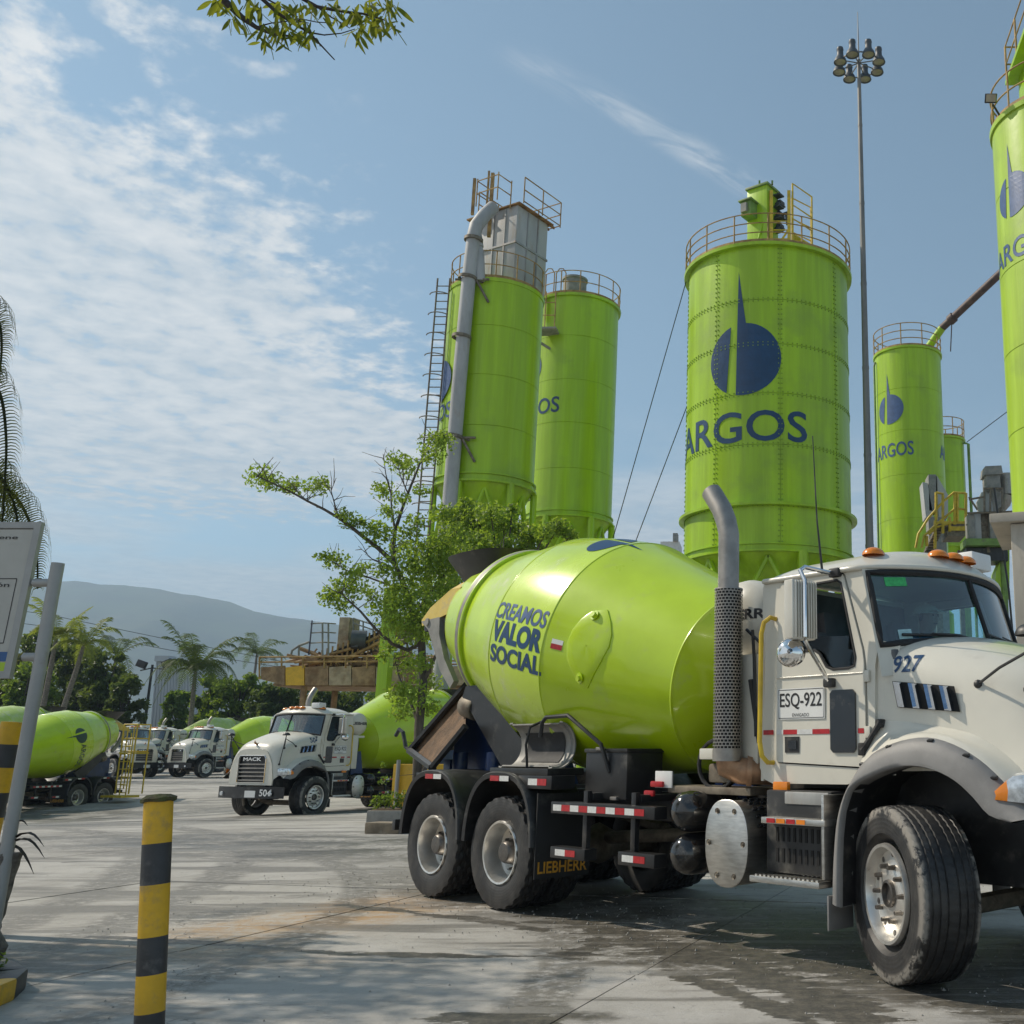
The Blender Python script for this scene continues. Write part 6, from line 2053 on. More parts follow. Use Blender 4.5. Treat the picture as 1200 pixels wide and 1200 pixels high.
    for (a, c) in (((400, 720), (424, 728)), ((424, 728), (424, 740)), ((400, 720), (400, 738)), ((400, 726), (424, 734)), ((412, 724), (412, 742))):
        rl(B().tube([pt(*a, 1.3), pt(*c, 1.3)], 0.035, 5), root).obj('rail', 'plant_grey', root)
    # green steel column
    p0, p1 = at(443, 812, Y - 1), at(450, 712, Y - 1)
    b = B().span((p0.x, p0.y - .3, 0), (p0.x + 0.42, p0.y + .3, at(449, 690, Y - 1).z), 0.02)
    rl(b, root).obj('green_column', 'silo_lime', root)


build_gantry()


def build_plant():
    # yellow stair and landing beside the slim silo
    Y = 50.0

    def pt(px, py, dy=0.0):
        return at(px, py, Y) + Vector((0, dy, 0))
    c = pt(1110, 640)
    st = thing('yellow_stair', 'yellow railed stair and landing behind the cab roof', 'stair', (c.x, Y, 0))
    for (a, d_) in (((1097, 577), (1097, 610)), ((1105, 580), (1105, 625)), ((1113, 606), (1113, 623)), ((1119, 577), (1119, 615)), ((1122, 577), (1122, 612)), ((1132, 578), (1132, 620)), ((1096, 610), (1096, 643)), ((1086, 640), (1086, 628))):
        rl(B().tube([pt(*a), pt(*d_)], 0.075, 6), st).obj('rail_post', 'yellow_rail', st)
    for pts in (((1073, 642), (1076, 626), (1088, 607), (1105, 588), (1118, 577), (1132, 578)), ((1080, 642), (1083, 628), (1097, 615), (1119, 596), (1132, 597)), ((1097, 577), (1106, 579)), ((1097, 618), (1113, 613)), ((1088, 626), (1097, 618))):
        rl(B().tube([pt(*q) for q in pts], 0.06, 6), st).obj('rail', 'yellow_rail', st)
    b = B().span(pt(1098, 617, 0), pt(1131, 612, 1.6)).span(pt(1110, 628, 0), pt(1131, 622, 1.6))
    rl(b, st).obj('landing', 'grime_metal', st)
    for k in range(9):
        b = B().span(pt(1097 - 1.6 * k, 620 + 3.4 * k, 0.1), pt(1106 - 1.6 * k, 618.8 + 3.4 * k, 1.4))
        rl(b, st).obj('tread', 'grime_metal', st)
    b = B().span(pt(1096, 650, 0.3), Vector((pt(1102, 612).x, Y + .5, 0))).span(pt(1127, 640, 1.0), Vector((pt(1131, 615).x, Y + 1.3, 0)))
    rl(b, st).obj('leg', 'grime_metal', st)
    b = B().span(pt(1114, 622, -.05), pt(1132, 617, 0.05)).span(pt(1098, 611, -.05), pt(1132, 614, 0.05))
    rl(b, st).obj('edge_beam', 'yellow_rail', st)
    # white sheet-metal chutes in front of the slim silo
    Y2 = 55.0
    ch = thing('metal_chute', 'pale sheet metal chute hood leaning at the foot of the slim silo', 'chute', (at(1092, 600, Y2).x, Y2, 0))
    for poly, mt in ((((1081, 565), (1087, 566), (1094, 606), (1085, 606)), 'box_grey'), (((1088, 556), (1097, 556), (1097, 600), (1089, 598)), 'plant_grey'), (((1098, 557), (1111, 580), (1111, 606), (1100, 606)), 'box_grey')):
        q = [at(x, y, Y2) for x, y in poly]
        b = B().add(q + [p + Vector((0, 1.2, 0)) for p in q], [(0, 1, 2, 3), (7, 6, 5, 4), (0, 4, 5, 1), (1, 5, 6, 2), (2, 6, 7, 3), (3, 7, 4, 0)])
        rl(b, ch).obj('side_panel', mt, ch, 0)
    b = B().span(at(1088, 606, Y2), Vector((at(1108, 606, Y2).x, Y2 + 1.0, 0)))
    rl(b, ch).obj('support', 'plant_grey', ch)
    # grey mixing tower with hopper
    Y3 = 46.0

    def p3(px, py, dy=0.0):
        return at(px, py, Y3) + Vector((0, dy, 0))
    mt_ = thing('batching_tower', 'dusty grey batching hopper on a framed deck beside the nearest silo', 'hopper', (p3(1160, 640).x, Y3, 0))
    b = B().span(p3(1156, 576, 0), p3(1172, 556, 0.8), 0.02)
    rl(b, mt_).obj('hopper_box', 'plant_grey', mt_)
    q = [p3(1153, 557, -.1), p3(1175, 556, -.1), p3(1173, 546, -.1), p3(1154, 547, -.1)]
    b = B().add(q + [p + Vector((0, 1.0, 0)) for p in q], [(0, 1, 2, 3), (7, 6, 5, 4), (0, 4, 5, 1), (1, 5, 6, 2), (2, 6, 7, 3), (3, 7, 4, 0)])
    rl(b, mt_).obj('hopper_lid', 'plant_grey', mt_, 0)
    rl(B().tube([p3(1158, 576, .4), p3(1156, 588, .4), p3(1158, 600, .4)], [0.25, 0.42, 0.40], 14), mt_).obj('dust_bag', 'box_grey', mt_, 60)
    rl(B().tube([p3(1168, 576, .4), p3(1166, 600, .4)], [0.4, 0.3], 12), mt_).obj('neck', 'plant_grey', mt_, 60)
    rl(B().lathe([(-0.5, 0.3), (-0.5, 0.42), (0.5, 0.42), (0.5, 0.3)], 16, p3(1185, 562, 1), (0, 0, 1)).tube([p3(1184, 575, 1), p3(1182, 585, 1), p3(1180, 592, 1)], [0.35, 0.3, 0.15], 12), mt_).obj('cyclone', 'stack_steel', mt_, 50)
    for k, (x0, x1, y0, y1) in enumerate(((1136, 1142, 602, 632), (1143, 1150, 600, 632), (1151, 1160, 596, 632), (1161, 1168, 600, 634), (1169, 1178, 598, 634), (1179, 1186, 604, 632))):
        b = B().span(p3(x0, y1, 0.15 * (k % 3)), p3(x1, y0, 0.9), 0.03)
        rl(b, mt_).obj('cabinet', ('plant_grey', 'box_grey', 'grime_metal')[k % 3], mt_)
    for px in (1153, 1160, 1174):
        rl(B().tube([p3(px, 600, -0.1), p3(px, 572, -0.1)], 0.05, 5), mt_).obj('post', 'grime_metal', mt_)
    for pts in (((1135, 586), (1152, 583)), ((1135, 583), (1145, 598)), ((1152, 573), (1175, 573)), ((1133, 602), (1190, 600))):
        rl(B().tube([p3(*q, -0.1) for q in pts], 0.05, 5), mt_).obj('rail', 'grime_metal', mt_)
    b = B().span(p3(1131, 640, -0.2), p3(1176, 632, 1.2))
    rl(b, mt_).obj('deck', 'plant_green', mt_)
    b = B().span(p3(1134, 656, 0.2), p3(1182, 641, 1.5))
    rl(b, mt_).obj('motor_house', 'black_steel', mt_)
    b = B()
    rr = random.Random(9)
    for k in range(30):
        p = p3(1134 + rr.random() * 50, 640 - rr.random() * 36, rr.uniform(0.2, 1.2))
        b.tube([p, p + Vector((rr.uniform(-.6, .6), 0, rr.uniform(-.6, .6)))], rr.choice((0.04, 0.06, 0.10)), 5)
    rl(b, mt_).obj('pipework', 'grime_metal', mt_, 30, kind='stuff')
    for px in (1134, 1178):
        p = p3(px, 650, 0.5)
        rl(B().tube([p, Vector((p.x, p.y, 0))], 0.14, 8), mt_).obj('leg', 'plant_green', mt_)
    q = [p3(1170, 668, 0.5), p3(1186, 630, 0.5), p3(1186, 700, 0.5), p3(1168, 700, 0.5)]
    b = B().add(q + [p + Vector((0, 1, 0)) for p in q], [(0, 1, 2, 3), (7, 6, 5, 4), (0, 4, 5, 1), (1, 5, 6, 2), (2, 6, 7, 3), (3, 7, 4, 0)])
    rl(b, mt_).obj('lower_bin', 'silo_lime', mt_, 0)
    # loose cable hanging past the tower
    a, m, e = at(1165, 572, 45), at(1173, 630, 45), at(1182, 690, 45)
    o = B().tube([a, m, e, Vector((e.x + .3, 45, 0))], 0.05, 5).obj('hanging_cable', 'cable', None)
    tag(o, 'dark cable hanging down past the batching hopper', 'cable')
    # thin wire from the slim silo towards the nearest silo
    o = B().tube([at(1133, 518, 70), at(1250, 430, 60)], 0.03, 5).obj('wire', 'cable', None)
    tag(o, 'thin wire rising from the small far silo to the nearest silo', 'cable')


build_plant()


# ------------------------------------------------------------------ vegetation
def leaf_cloud(centres, size, mat, name, parent, aspect=0.5, droop=0.3, fold=0.12, seed=0):
    """many leaf-sized faces; centres: list of (point, radius, count)"""
    rg = np.random.default_rng(seed)
    P = []
    for c, r, n in centres:
        d = rg.normal(size=(n, 3))
        d /= np.linalg.norm(d, axis=1)[:, None]
        rad = r * rg.random(n)[:, None] ** 0.55
        q = d * rad
        q[:, 2] *= 0.75
        P.append(np.array(c)[None, :] + q)
    P = np.concatenate(P)
    n = len(P)
    u = rg.normal(size=(n, 3))
    u[:, 2] -= droop
    u /= np.linalg.norm(u, axis=1)[:, None]
    w = np.cross(u, rg.normal(size=(n, 3)))
    w /= np.linalg.norm(w, axis=1)[:, None]
    nn = np.cross(u, w)
    L = size * rg.uniform(0.6, 1.3, n)[:, None]
    a = P - u * L * 0.5
    b = P + w * L * aspect * 0.5 + nn * L * fold
    c = P + u * L * 0.5
    d = P - w * L * aspect * 0.5 + nn * L * fold
    V = np.stack([a, b, c, d], 1).reshape(-1, 3)
    Fc = np.arange(4 * n).reshape(-1, 4)
    me = bpy.data.meshes.new(name)
    me.from_pydata(V.tolist(), [], Fc.tolist())
    me.materials.append(MATS[mat])
    o = bpy.data.objects.new(name, me)
    COL.objects.link(o)
    o.parent = parent
    return o


def far_tree(name, label, px, base_d, top_py, wpx, mat, seed, cat='tree', group='trees along the back of the yard', dens=1.0, bottom=0.25):
    """crown built from many leaf clumps; px, top in the photo, base_d metres away"""
    rg = random.Random(seed)
    top = at(px, top_py, base_d)
    h = top.z
    w = wpx / F_PX * base_d
    root = thing(name, label, cat, (top.x, base_d, 0), 0, group)
    b = B().tube([(0, 0, -0.2), (0.1, 0, h * 0.3), (-0.1, 0.1, h * 0.6), (0.05, 0, h * 0.85)], [0.22, 0.17, 0.10, 0.03], 8)
    cl = []
    for k in range(int(64 * dens)):
        a = rg.uniform(0, 2 * PI)
        t = rg.random()
        z = h * (bottom + (0.95 - bottom) * t)
        prof = math.sin(PI * min(1, 0.18 + 0.82 * (1 - t) ** 0.8)) ** 0.6
        rr = w * 0.5 * prof * rg.random() ** 0.5
        c = Vector((rr * math.cos(a), rr * math.sin(a) * 0.8, z))
        cl.append((c, w * rg.uniform(0.12, 0.25), int(125 * rg.uniform(0.6, 1.3))))
        if k % 4 == 0:
            s0 = Vector((0, 0, max(0.5, z * 0.6)))
            b.tube([s0, s0.lerp(c, 0.5) + Vector((0, 0, 0.2)), c], [0.07, 0.05, 0.02], 5)
    b.obj('trunk', 'bark_dark', root, 60)
    leaf_cloud(cl, 0.0048 * base_d, mat, 'crown', root, 0.55, 0.2, seed=seed)
    return root


def frond(base, dirv, length, droop, wid, mat, parent, n=22, seed=0, lw=0.03, rise=0.35):
    """palm frond: curved midrib with two rows of hanging leaflets"""
    rg = random.Random(seed)
    d = Vector((dirv[0], dirv[1], 0)).normalized()
    b = B()
    pts = []
    for k in range(n + 1):
        t = k / n
        pts.append(Vector(base) + d * (length * (t - 0.18 * t * t)) + Vector((0, 0, length * (rise * t * 1.6 - droop * t * t))))
    b.tube(pts, [0.018 * length * 0.3 * (1 - 0.8 * k / n) + 0.006 for k in range(n + 1)], 5)
    sd = d.cross(Vector((0, 0, 1))).normalized()
    for k in range(2, n + 1):
        t = k / n
        ll = wid * math.sin(PI * (0.12 + 0.82 * t)) * rg.uniform(0.85, 1.1)
        tg = (pts[k] - pts[k - 1]).normalized()
        for s in (-1, 1):
            for sub in (0, 0.5):
                p = pts[k - 1].lerp(pts[k], sub)
                e = p + sd * s * ll * 0.72 + tg * ll * 0.45 + Vector((0, 0, -ll * rg.uniform(0.15, 0.5)))
                m = p.lerp(e, 0.45) + Vector((0, 0, ll * 0.14))
                wv = tg * lw
                b.add([p - wv * 0.5, p + wv * 0.5, m + wv * 0.8, e, m - wv * 0.8], [(0, 1, 2, 4), (4, 2, 3)])
    return b.obj('frond', mat, parent, 0, fix=False)


def palm(label, px, d, top_py, flen, nf, seed, mat='palm_leaf', lean=0.0, group=None, droop=0.75, trunk='palm_bark', rise=0.45):
    rg = random.Random(seed)
    top = at(px, top_py, d)
    root = thing('palm_tree', label, 'palm', (top.x - lean, d, 0), 0, group)
    h = top.z
    B().tube([(0, 0, -0.2), (lean * 0.3, 0, h * 0.4), (lean * 0.8, 0, h * 0.8), (lean, 0, h)], [0.26, 0.17, 0.15, 0.11], 10).obj('trunk', trunk, root, 60)
    for k in range(nf):
        a = 2 * PI * k / nf + rg.uniform(-.25, .25)
        frond((lean, 0, h), (math.cos(a), math.sin(a)), flen * rg.uniform(0.8, 1.1), droop * rg.uniform(0.6, 1.2), flen * 0.26, mat, root, 18, seed * 50 + k, 0.05, rise * rg.uniform(0.5, 1.5))
    return root


def build_vegetation():
    # the tree rising in front of the plant
    Y = 25.0
    base = at(487, 930, Y)
    tree = thing('tree', 'leafy young tree with forked grey stems behind the nearest lorry, its long bough reaching left', 'tree', (base.x, Y, terrain(base.x, Y)))
    o = Vector(tree.location)
    rg = random.Random(11)

    def pt(px, py, dy=0.0):
        return at(px, py, Y + dy) - o
    stems = [
        ([(488, 945), (491, 850), (496, 800), (494, 753), (486, 722), (477, 697), (470, 677), (462, 660)], 0.125, 0.06, 0),
        ([(462, 660), (444, 643), (427, 630), (412, 618), (397, 607), (380, 597), (360, 587), (342, 577), (323, 568), (308, 561), (300, 558)], 0.06, 0.01, -1.2),
        ([(462, 660), (461, 640), (463, 622), (470, 600), (478, 578), (487, 556), (494, 538), (503, 520), (511, 510)], 0.065, 0.012, 0.5),
        ([(463, 622), (459, 598), (458, 578), (452, 555), (449, 532)], 0.032, 0.008, 0.8),
        ([(494, 753), (478, 762), (460, 755), (440, 737), (423, 717), (408, 703), (397, 693)], 0.06, 0.012, -0.8),
        ([(486, 722), (500, 700), (516, 680), (530, 660), (542, 640)], 0.06, 0.012, 0.6),
        ([(496, 800), (510, 770), (520, 740), (530, 710)], 0.05, 0.012, -0.5),
        ([(491, 850), (480, 820), (468, 795), (462, 770)], 0.045, 0.012, 0.6),
        ([(477, 697), (455, 685), (430, 676), (405, 668), (385, 655)], 0.035, 0.009, 0.4),
        ([(397, 607), (392, 590), (388, 575), (394, 560)], 0.022, 0.006, -1.0),
        ([(360, 587), (352, 580), (346, 572)], 0.016, 0.005, -1.1),
        ([(478, 578), (470, 560), (466, 545), (462, 530)], 0.018, 0.005, 0.5),
        ([(530, 660), (560, 650), (590, 645)], 0.03, 0.008, 1.0),
        ([(491, 850), (500, 890), (492, 930)], 0.05, 0.06, -0.2),
        ([(470, 677), (450, 660), (436, 655), (420, 640)], 0.025, 0.006, 0.3),
    ]
    for k, (pl, r0, r1, dd) in enumerate(stems):
        n = len(pl)
        pts = [pt(x, y, dd * (i / (n - 1)) if k else 0.0) for i, (x, y) in enumerate(pl)]
        rs = [r0 + (r1 - r0) * (i / (n - 1)) ** 0.8 for i in range(n)]
        b = B().tube(pts, rs, 8)
        if k:                                     # fine twigs
            for i in range(1, n):
                for q in range(3):
                    p = pts[i - 1].lerp(pts[i], rg.random())
                    e = p + Vector((rg.uniform(-.5, .5), rg.uniform(-.4, .4), rg.uniform(-0.05, 0.6)))
                    b.tube([p, p.lerp(e, .5) + Vector((rg.uniform(-.06, .06), 0, rg.uniform(-.06, .06))), e], [0.012, 0.008, 0.004], 4)
        b.obj('trunk' if k == 0 else 'limb', 'bark', tree, 60)
    spots = [(308, 559, 13), (316, 566, 8), (345, 570, 9), (336, 572, 6), (371, 571, 10), (378, 565, 6), (443, 627, 12), (412, 610, 9), (402, 603, 6), (465, 540, 9), (450, 575, 10), (476, 547, 12), (512, 520, 14), (520, 512, 8), (503, 535, 10),
             (393, 655, 11), (380, 652, 7), (415, 688, 14), (397, 692, 12), (385, 700, 9), (412, 672, 8), (402, 710, 9), (480, 660, 20), (506, 666, 20), (497, 690, 22), (480, 705, 18), (512, 640, 14), (531, 628, 14), (465, 690, 12), (450, 668, 9),
             (473, 640, 10), (487, 612, 9), (440, 618, 8), (425, 612, 6), (427, 665, 7), (475, 735, 16), (510, 720, 20), (505, 745, 14), (460, 727, 12), (440, 712, 8), (460, 758, 10), (450, 770, 6), (520, 700, 16), (468, 812, 10), (482, 815, 14), (500, 800, 12), (478, 778, 12), (492, 775, 10), (505, 830, 8), (470, 835, 8),
             (455, 600, 8), (470, 585, 7), (494, 575, 7), (480, 626, 9), (498, 650, 14), (525, 660, 16), (535, 690, 14), (545, 650, 12), (460, 705, 10), (488, 735, 14), (432, 695, 7)]
    cl = []
    for x, y, r in spots:
        rm = r / F_PX * Y * 1.8
        cl.append((pt(x, y, rg.uniform(-0.9, 0.9) if r > 9 else rg.uniform(-0.7, 0.1)), rm, int(26 + r * r * 1.6)))
    leaf_cloud(cl, 0.105, 'leaf_fresh', 'crown', tree, 0.55, 0.35, seed=5)
    # bushy second tree beyond the drum
    Y2 = 30.0
    bx = at(580, 900, Y2)
    t2 = thing('tree', 'bright bushy tree whose top shows between the silo legs and the mixer drum', 'tree', (bx.x, Y2, 0))
    o2 = Vector(t2.location)
    b = B().tube([(0, 0, 0), (0.1, 0, 3), (-0.1, 0, 5.5)], [0.2, 0.15, 0.08], 8)
    cl = []
    for x, y, r in ((520, 603, 14), (535, 612, 20), (548, 600, 16), (560, 610, 18), (575, 602, 16), (590, 612, 18), (607, 622, 14), (622, 628, 14), (640, 622, 13), (655, 617, 11), (668, 628, 10), (540, 635, 20), (565, 640, 22), (590, 640, 18), (530, 655, 18), (552, 665, 20), (580, 670, 22), (610, 645, 16), (630, 645, 12), (545, 590, 8), (600, 598, 9), (515, 640, 14), (525, 690, 20), (560, 700, 22)):
        c = at(x, y, Y2 + rg.uniform(-1, 1)) - o2
        r *= 1.2
        b.tube([(0, 0, max(1, c.z - 2.5)), c], [0.06, 0.015], 5)
        cl.append((c, r / F_PX * Y2 * 1.1, int(26 + r * r * 0.9)))
    b.obj('trunk', 'bark', t2, 60)
    leaf_cloud(cl, 0.14, 'leaf_fresh', 'crown', t2, 0.6, 0.3, seed=6)
    # low shrubs and weeds in the planter by the lorry
    pb = at(458, 948, 24.0)
    zt = terrain(pb.x, 24.0)
    pln = thing('planter', 'low grey concrete planter with weeds between the two nearest lorries', 'planter', (pb.x, 24.0, zt))
    B().span((-0.42, -0.3, 0), (0.75, 0.5, 0.26), 0.02).obj('trough', 'concrete_edge', pln)
    B().span((-0.36, -0.24, 0.24), (0.69, 0.44, 0.275)).obj('soil', 'concrete_crust', pln)
    leaf_cloud([(Vector((x, 0.1, 0.42 + 0.1 * (k % 2))), 0.24, 110) for k, x in enumerate((-0.3, -0.1, 0.1, 0.3, 0.5, 0.65))] + [(Vector((-0.25, 0.1, 0.9)), 0.16, 30), (Vector((-0.3, 0.1, 1.25)), 0.10, 14)], 0.085, 'leaf_mid', 'weeds', pln, 0.5, 0.0, seed=8)
    yb = at(470, 905, 26.0)
    yw = thing('yellow_barrier', 'yellow painted barrier panel with two grey posts behind the planter', 'barrier', (yb.x, 26.0, terrain(yb.x, 26)))
    B().span((-0.2, 0, 0.25), (2.3, 0.15, 1.25), 0.02).obj('panel', 'yellow_paint', yw)
    for x in (-0.05, 0.42):
        B().tube([(x, -0.08, 0), (x, -0.08, 1.35)], 0.05, 8).obj('post', 'galv', yw)
    wb = at(455, 966, 20.5)
    o_ = B().box((wb.x, 20.5, terrain(wb.x, 20.5) + 0.10), (0.70, 0.45, 0.20), 0.02, Matrix.Rotation(R(-12), 3, 'Z')).obj('kerb_block', 'wood_block', None)
    tag(o_, 'weathered block lying on the ground left of the rear wheel', 'block')

    # trees along the back
    rows = [
        ('tree', 'dark bushy tree far left behind the sign post', 62, 86, 735, 62, 'leaf_dark'), ('tree', 'olive brown crowned tree left of the two yellow palms', 50, 92, 727, 34, 'leaf_olive'),
        ('tree', 'broad dark tree directly behind the two yellow palms', 100, 84, 752, 64, 'leaf_dark'), ('tree', 'round mid green tree right of the yellow palms', 128, 82, 758, 52, 'leaf_dark'),
        ('tree', 'low dark tree beside the twin lamp post', 152, 80, 784, 40, 'leaf_dark'), ('tree', 'bright leafy tree low in the row above the reversed drum', 36, 78, 775, 56, 'leaf_mid'),
        ('tree', 'small bright tree just left of the arching palm', 215, 96, 808, 32, 'leaf_mid'), ('tree', 'dark tree just right of the arching palm', 254, 92, 792, 44, 'leaf_mid'),
        ('tree', 'wide green tree left under the end of the gantry', 284, 90, 788, 52, 'leaf_mid'), ('tree', 'dark tree under the rusty gantry deck', 322, 88, 800, 50, 'leaf_dark'),
        ('tree', 'dark tree behind the white cab roof lights', 360, 90, 802, 56, 'leaf_dark'), ('tree', 'dark green tree left of the green column', 402, 92, 800, 56, 'leaf_dark'),
        ('tree', 'pale green tree at the foot of the green column', 440, 88, 806, 40, 'leaf_mid'), ('tree', 'yellowish tree low behind the sign board', 20, 82, 790, 40, 'leaf_olive'),
        ('tree', 'tree hidden mostly behind the mixer drum and stems', 490, 90, 800, 70, 'leaf_dark'),
    ]
    for k, (nm, lb, px, d, tp, w, mt) in enumerate(rows):
        far_tree(nm, lb, px, d, tp, w, mt, 20 + k, dens=0.9, bottom=0.08)
    b = []
    for k in range(46):
        x = -78 + k * 2.6
        b.append((Vector((x, 99 + 4 * math.sin(k), 1.9 + 0.5 * math.sin(k * 2.3))), 2.9, 420))
    h = leaf_cloud(b, 0.42, 'leaf_dark', 'hedge', None, 0.55, 0.2, seed=71)
    tag(h, None, None, None, 'stuff')
    palm('slender palm with yellow green fronds leaning left, nearest the sign post', 66, 70, 748, 2.7, 11, 3, 'palm_yellow', 0.3, None, 1.1, rise=0.8)
    palm('slender palm with yellow green fronds on a slanting pale trunk', 98, 70, 757, 3.0, 12, 4, 'palm_yellow', 1.3, None, 1.15, rise=0.75)
    palm('thin grey palm with sparse fronds behind the twin lamp post', 136, 96, 770, 3.9, 9, 5, 'palm_leaf', 0.0, None, 1.3, rise=0.7)
    palm('large arching palm between the two distant lorries and the pale tower', 229, 76, 787, 3.7, 26, 6, 'palm_leaf', -0.2, None, 1.5, rise=0.85)
    palm('faint distant palm left of the gantry', 301, 120, 767, 4.2, 14, 7, 'palm_leaf', 0.0, None, 1.2, rise=0.7)

    # palm just outside the frame on the left, fronds hanging into it
    pr = thing('palm_tree', 'near palm at the left edge with long drooping dark fronds', 'palm', (-9.6, 9.6, 0))
    B().tube([(0, 0, 0), (0.15, 0, 2.5), (0.2, 0, 4.6)], [0.22, 0.16, 0.14], 12).obj('trunk', 'palm_bark', pr, 60)
    o3 = Vector((-9.6, 9.6, 0))
    for k, pl in enumerate(([(-60, 420), (-22, 432), (0, 462), (7, 510), (6, 560), (2, 625)], [(-70, 350), (-30, 350), (-4, 372), (2, 405), (-2, 450)], [(-50, 540), (-10, 548), (12, 580), (20, 612), (16, 660)], [(-40, 560), (10, 575), (34, 610), (43, 650), (44, 690)])):
        ctl = [Vector((0.2, 0, 4.7))] + [at(x, y, 9.4 + 0.25 * k) - o3 for x, y in pl]
        b = B()
        n = 40
        pts = []
        for q in range(n + 1):
            f_ = q / n * (len(ctl) - 1)
            i = min(int(f_), len(ctl) - 2)
            t = f_ - i
            p0, p1, p2, p3 = ctl[max(0, i - 1)], ctl[i], ctl[i + 1], ctl[min(i + 2, len(ctl) - 1)]
            pts.append(p1 + 0.5 * ((p2 - p0) * t + (2 * p0 - 5 * p1 + 4 * p2 - p3) * t * t + (3 * p1 - p0 - 3 * p2 + p3) * t ** 3))
        b.tube(pts, [0.020 * (1 - 0.75 * q / n) + 0.003 for q in range(n + 1)], 6)
        for q in range(8, n + 1):
            tg = (pts[q] - pts[q - 1]).normalized()
            sd = tg.cross(Vector((0, 1, 0.1))).normalized()
            for s in (-1, 1):
                for sub in (0, 0.5):
                    p = pts[q - 1].lerp(pts[q], sub)
                    ll = (0.27 * math.sin(PI * (0.15 + 0.8 * q / n)) + 0.05) * rg.uniform(0.85, 1.1)
                    cv = []
                    for i in range(6):
                        t = i / 5
                        cv.append(p + sd * s * ll * (0.95 * t - 0.25 * t * t) + tg * ll * 0.35 * t + Vector((0, rg.uniform(-.01, .01), ll * (0.35 * t - 0.95 * t * t * t))))
                    wv = tg * 0.010 + Vector((0, 0, 0.003))
                    b.loft([[c - wv * (1 - 0.7 * i / 5), c + wv * (1 - 0.7 * i / 5)] for i, c in enumerate(cv)], False)
        b.obj('frond', 'palm_leaf_near', pr, 0, fix=False)

    # tall tree out on the left whose bough hangs into the top of the picture; its crown shades the corner
    nt = thing('tree', 'overhanging tree bough with long narrow leaves at the top of the picture', 'tree', (-11.2, 8.0, 0))
    on = Vector((-11.2, 8.0, 0))
    B().tube([(0, 0, 0), (0.2, 0.1, 2.5), (0.5, 0.0, 4.5), (1.0, -0.2, 6.3)], [0.26, 0.20, 0.16, 0.11], 12).obj('trunk', 'bark', nt, 60)
    cl = []
    for k in range(130):
        a = rg.uniform(0, 2 * PI)
        rr_ = 2.4 * rg.random() ** 0.5
        c = Vector((1.2 + rr_ * math.cos(a), 0.5 + rr_ * 0.8 * math.sin(a), 5.9 + rg.uniform(-1.2, 1.5)))
        if c.x > 2.7:
            continue
        cl.append((c, 0.5, 115))
    leaf_cloud(cl, 0.13, 'leaf_near', 'crown', nt, 0.3, 0.5, seed=9)
    # the bough itself, out of sight until it dips into the frame
    Yb = 6.4
    def q(px, py, dy=0.0):
        return at(px, py, Yb + dy) - on
    boughs = [
        ([Vector((1.0, -0.2, 6.3)), Vector((3.6, -2.0, 8.2)), Vector((6.0, -2.0, 8.1)), q(235, -60), q(262, 0), q(283, 20), q(300, 32), q(320, 40), q(345, 43)], 0.07, 0.006),
        ([q(262, -60), q(300, -8), q(325, 15), q(345, 28), q(362, 38), q(378, 55), q(392, 70)], 0.022, 0.004),
        ([q(262, -60), q(330, -15), q(372, 8), q(405, 14), q(425, 16), q(440, 20), q(452, 24)], 0.022, 0.004),
        ([q(362, 38), q(380, 41), q(400, 39), q(416, 34)], 0.007, 0.003),
        ([q(345, 28), q(352, 22), q(372, 26), q(392, 27)], 0.006, 0.003),
        ([q(372, 8), q(388, 20), q(402, 28), q(410, 33)], 0.008, 0.003),
        ([q(300, -8), q(330, 8), q(352, 24)], 0.008, 0.003),
        ([q(240, -40), q(250, -5), q(252, 8)], 0.010, 0.003),
        ([q(300, 32), q(318, 27), q(345, 24), q(362, 27)], 0.006, 0.003),
    ]
    tw_ = B()
    for pl, r0, r1 in boughs:
        n = len(pl)
        B().tube(pl, [r0 + (r1 - r0) * (i / (n - 1)) ** 0.6 for i in range(n)], 7).obj('limb', 'bark_dark', nt, 60)
    # separate leaves
    leafm = []
    for v_ in range(3):
        b = B()
        n = 7
        row = []
        for i in range(n):
            t = i / (n - 1)
            w = 0.0125 * math.sin(PI * min(1, 0.06 + t * 0.94)) ** 0.8
            z = -0.02 * (v_ - 1) * t * t - 0.012 * t
            row.append([(t * 0.105, w, z + 0.003), (t * 0.105, 0, z), (t * 0.105, -w, z + 0.003)])
        b.loft(row, False)
        leafm.append(b.mesh('leaf', 'leaf_near', 60, True))
    def put_leaf(p, ang_down, az, sc_):
        o = bpy.data.objects.new('leaf', rg.choice(leafm))
        COL.objects.link(o)
        o.parent = nt
        o.location = p
        o.rotation_euler = (rg.uniform(-1.2, 1.2), ang_down, az)
        o.scale = (sc_, sc_, sc_)
    clusters = [(254, 6, 8, 9), (265, 10, 10, 7), (277, 28, 11, 9), (300, 16, 14, 13), (312, 38, 13, 12), (325, 32, 14, 14), (335, 46, 12, 10), (305, 50, 7, 6), (352, 46, 12, 10), (362, 30, 14, 10), (348, 12, 16, 14), (330, 8, 16, 14), (372, 14, 14, 10), (392, 10, 14, 13), (408, 18, 13, 13), (424, 22, 13, 14), (438, 24, 12, 13), (450, 30, 12, 12), (460, 14, 12, 12), (446, 10, 14, 12), (430, 6, 12, 10), (368, 46, 8, 6), (412, 44, 7, 4), (420, 40, 7, 4), (290, 4, 12, 10), (466, 34, 8, 5)]
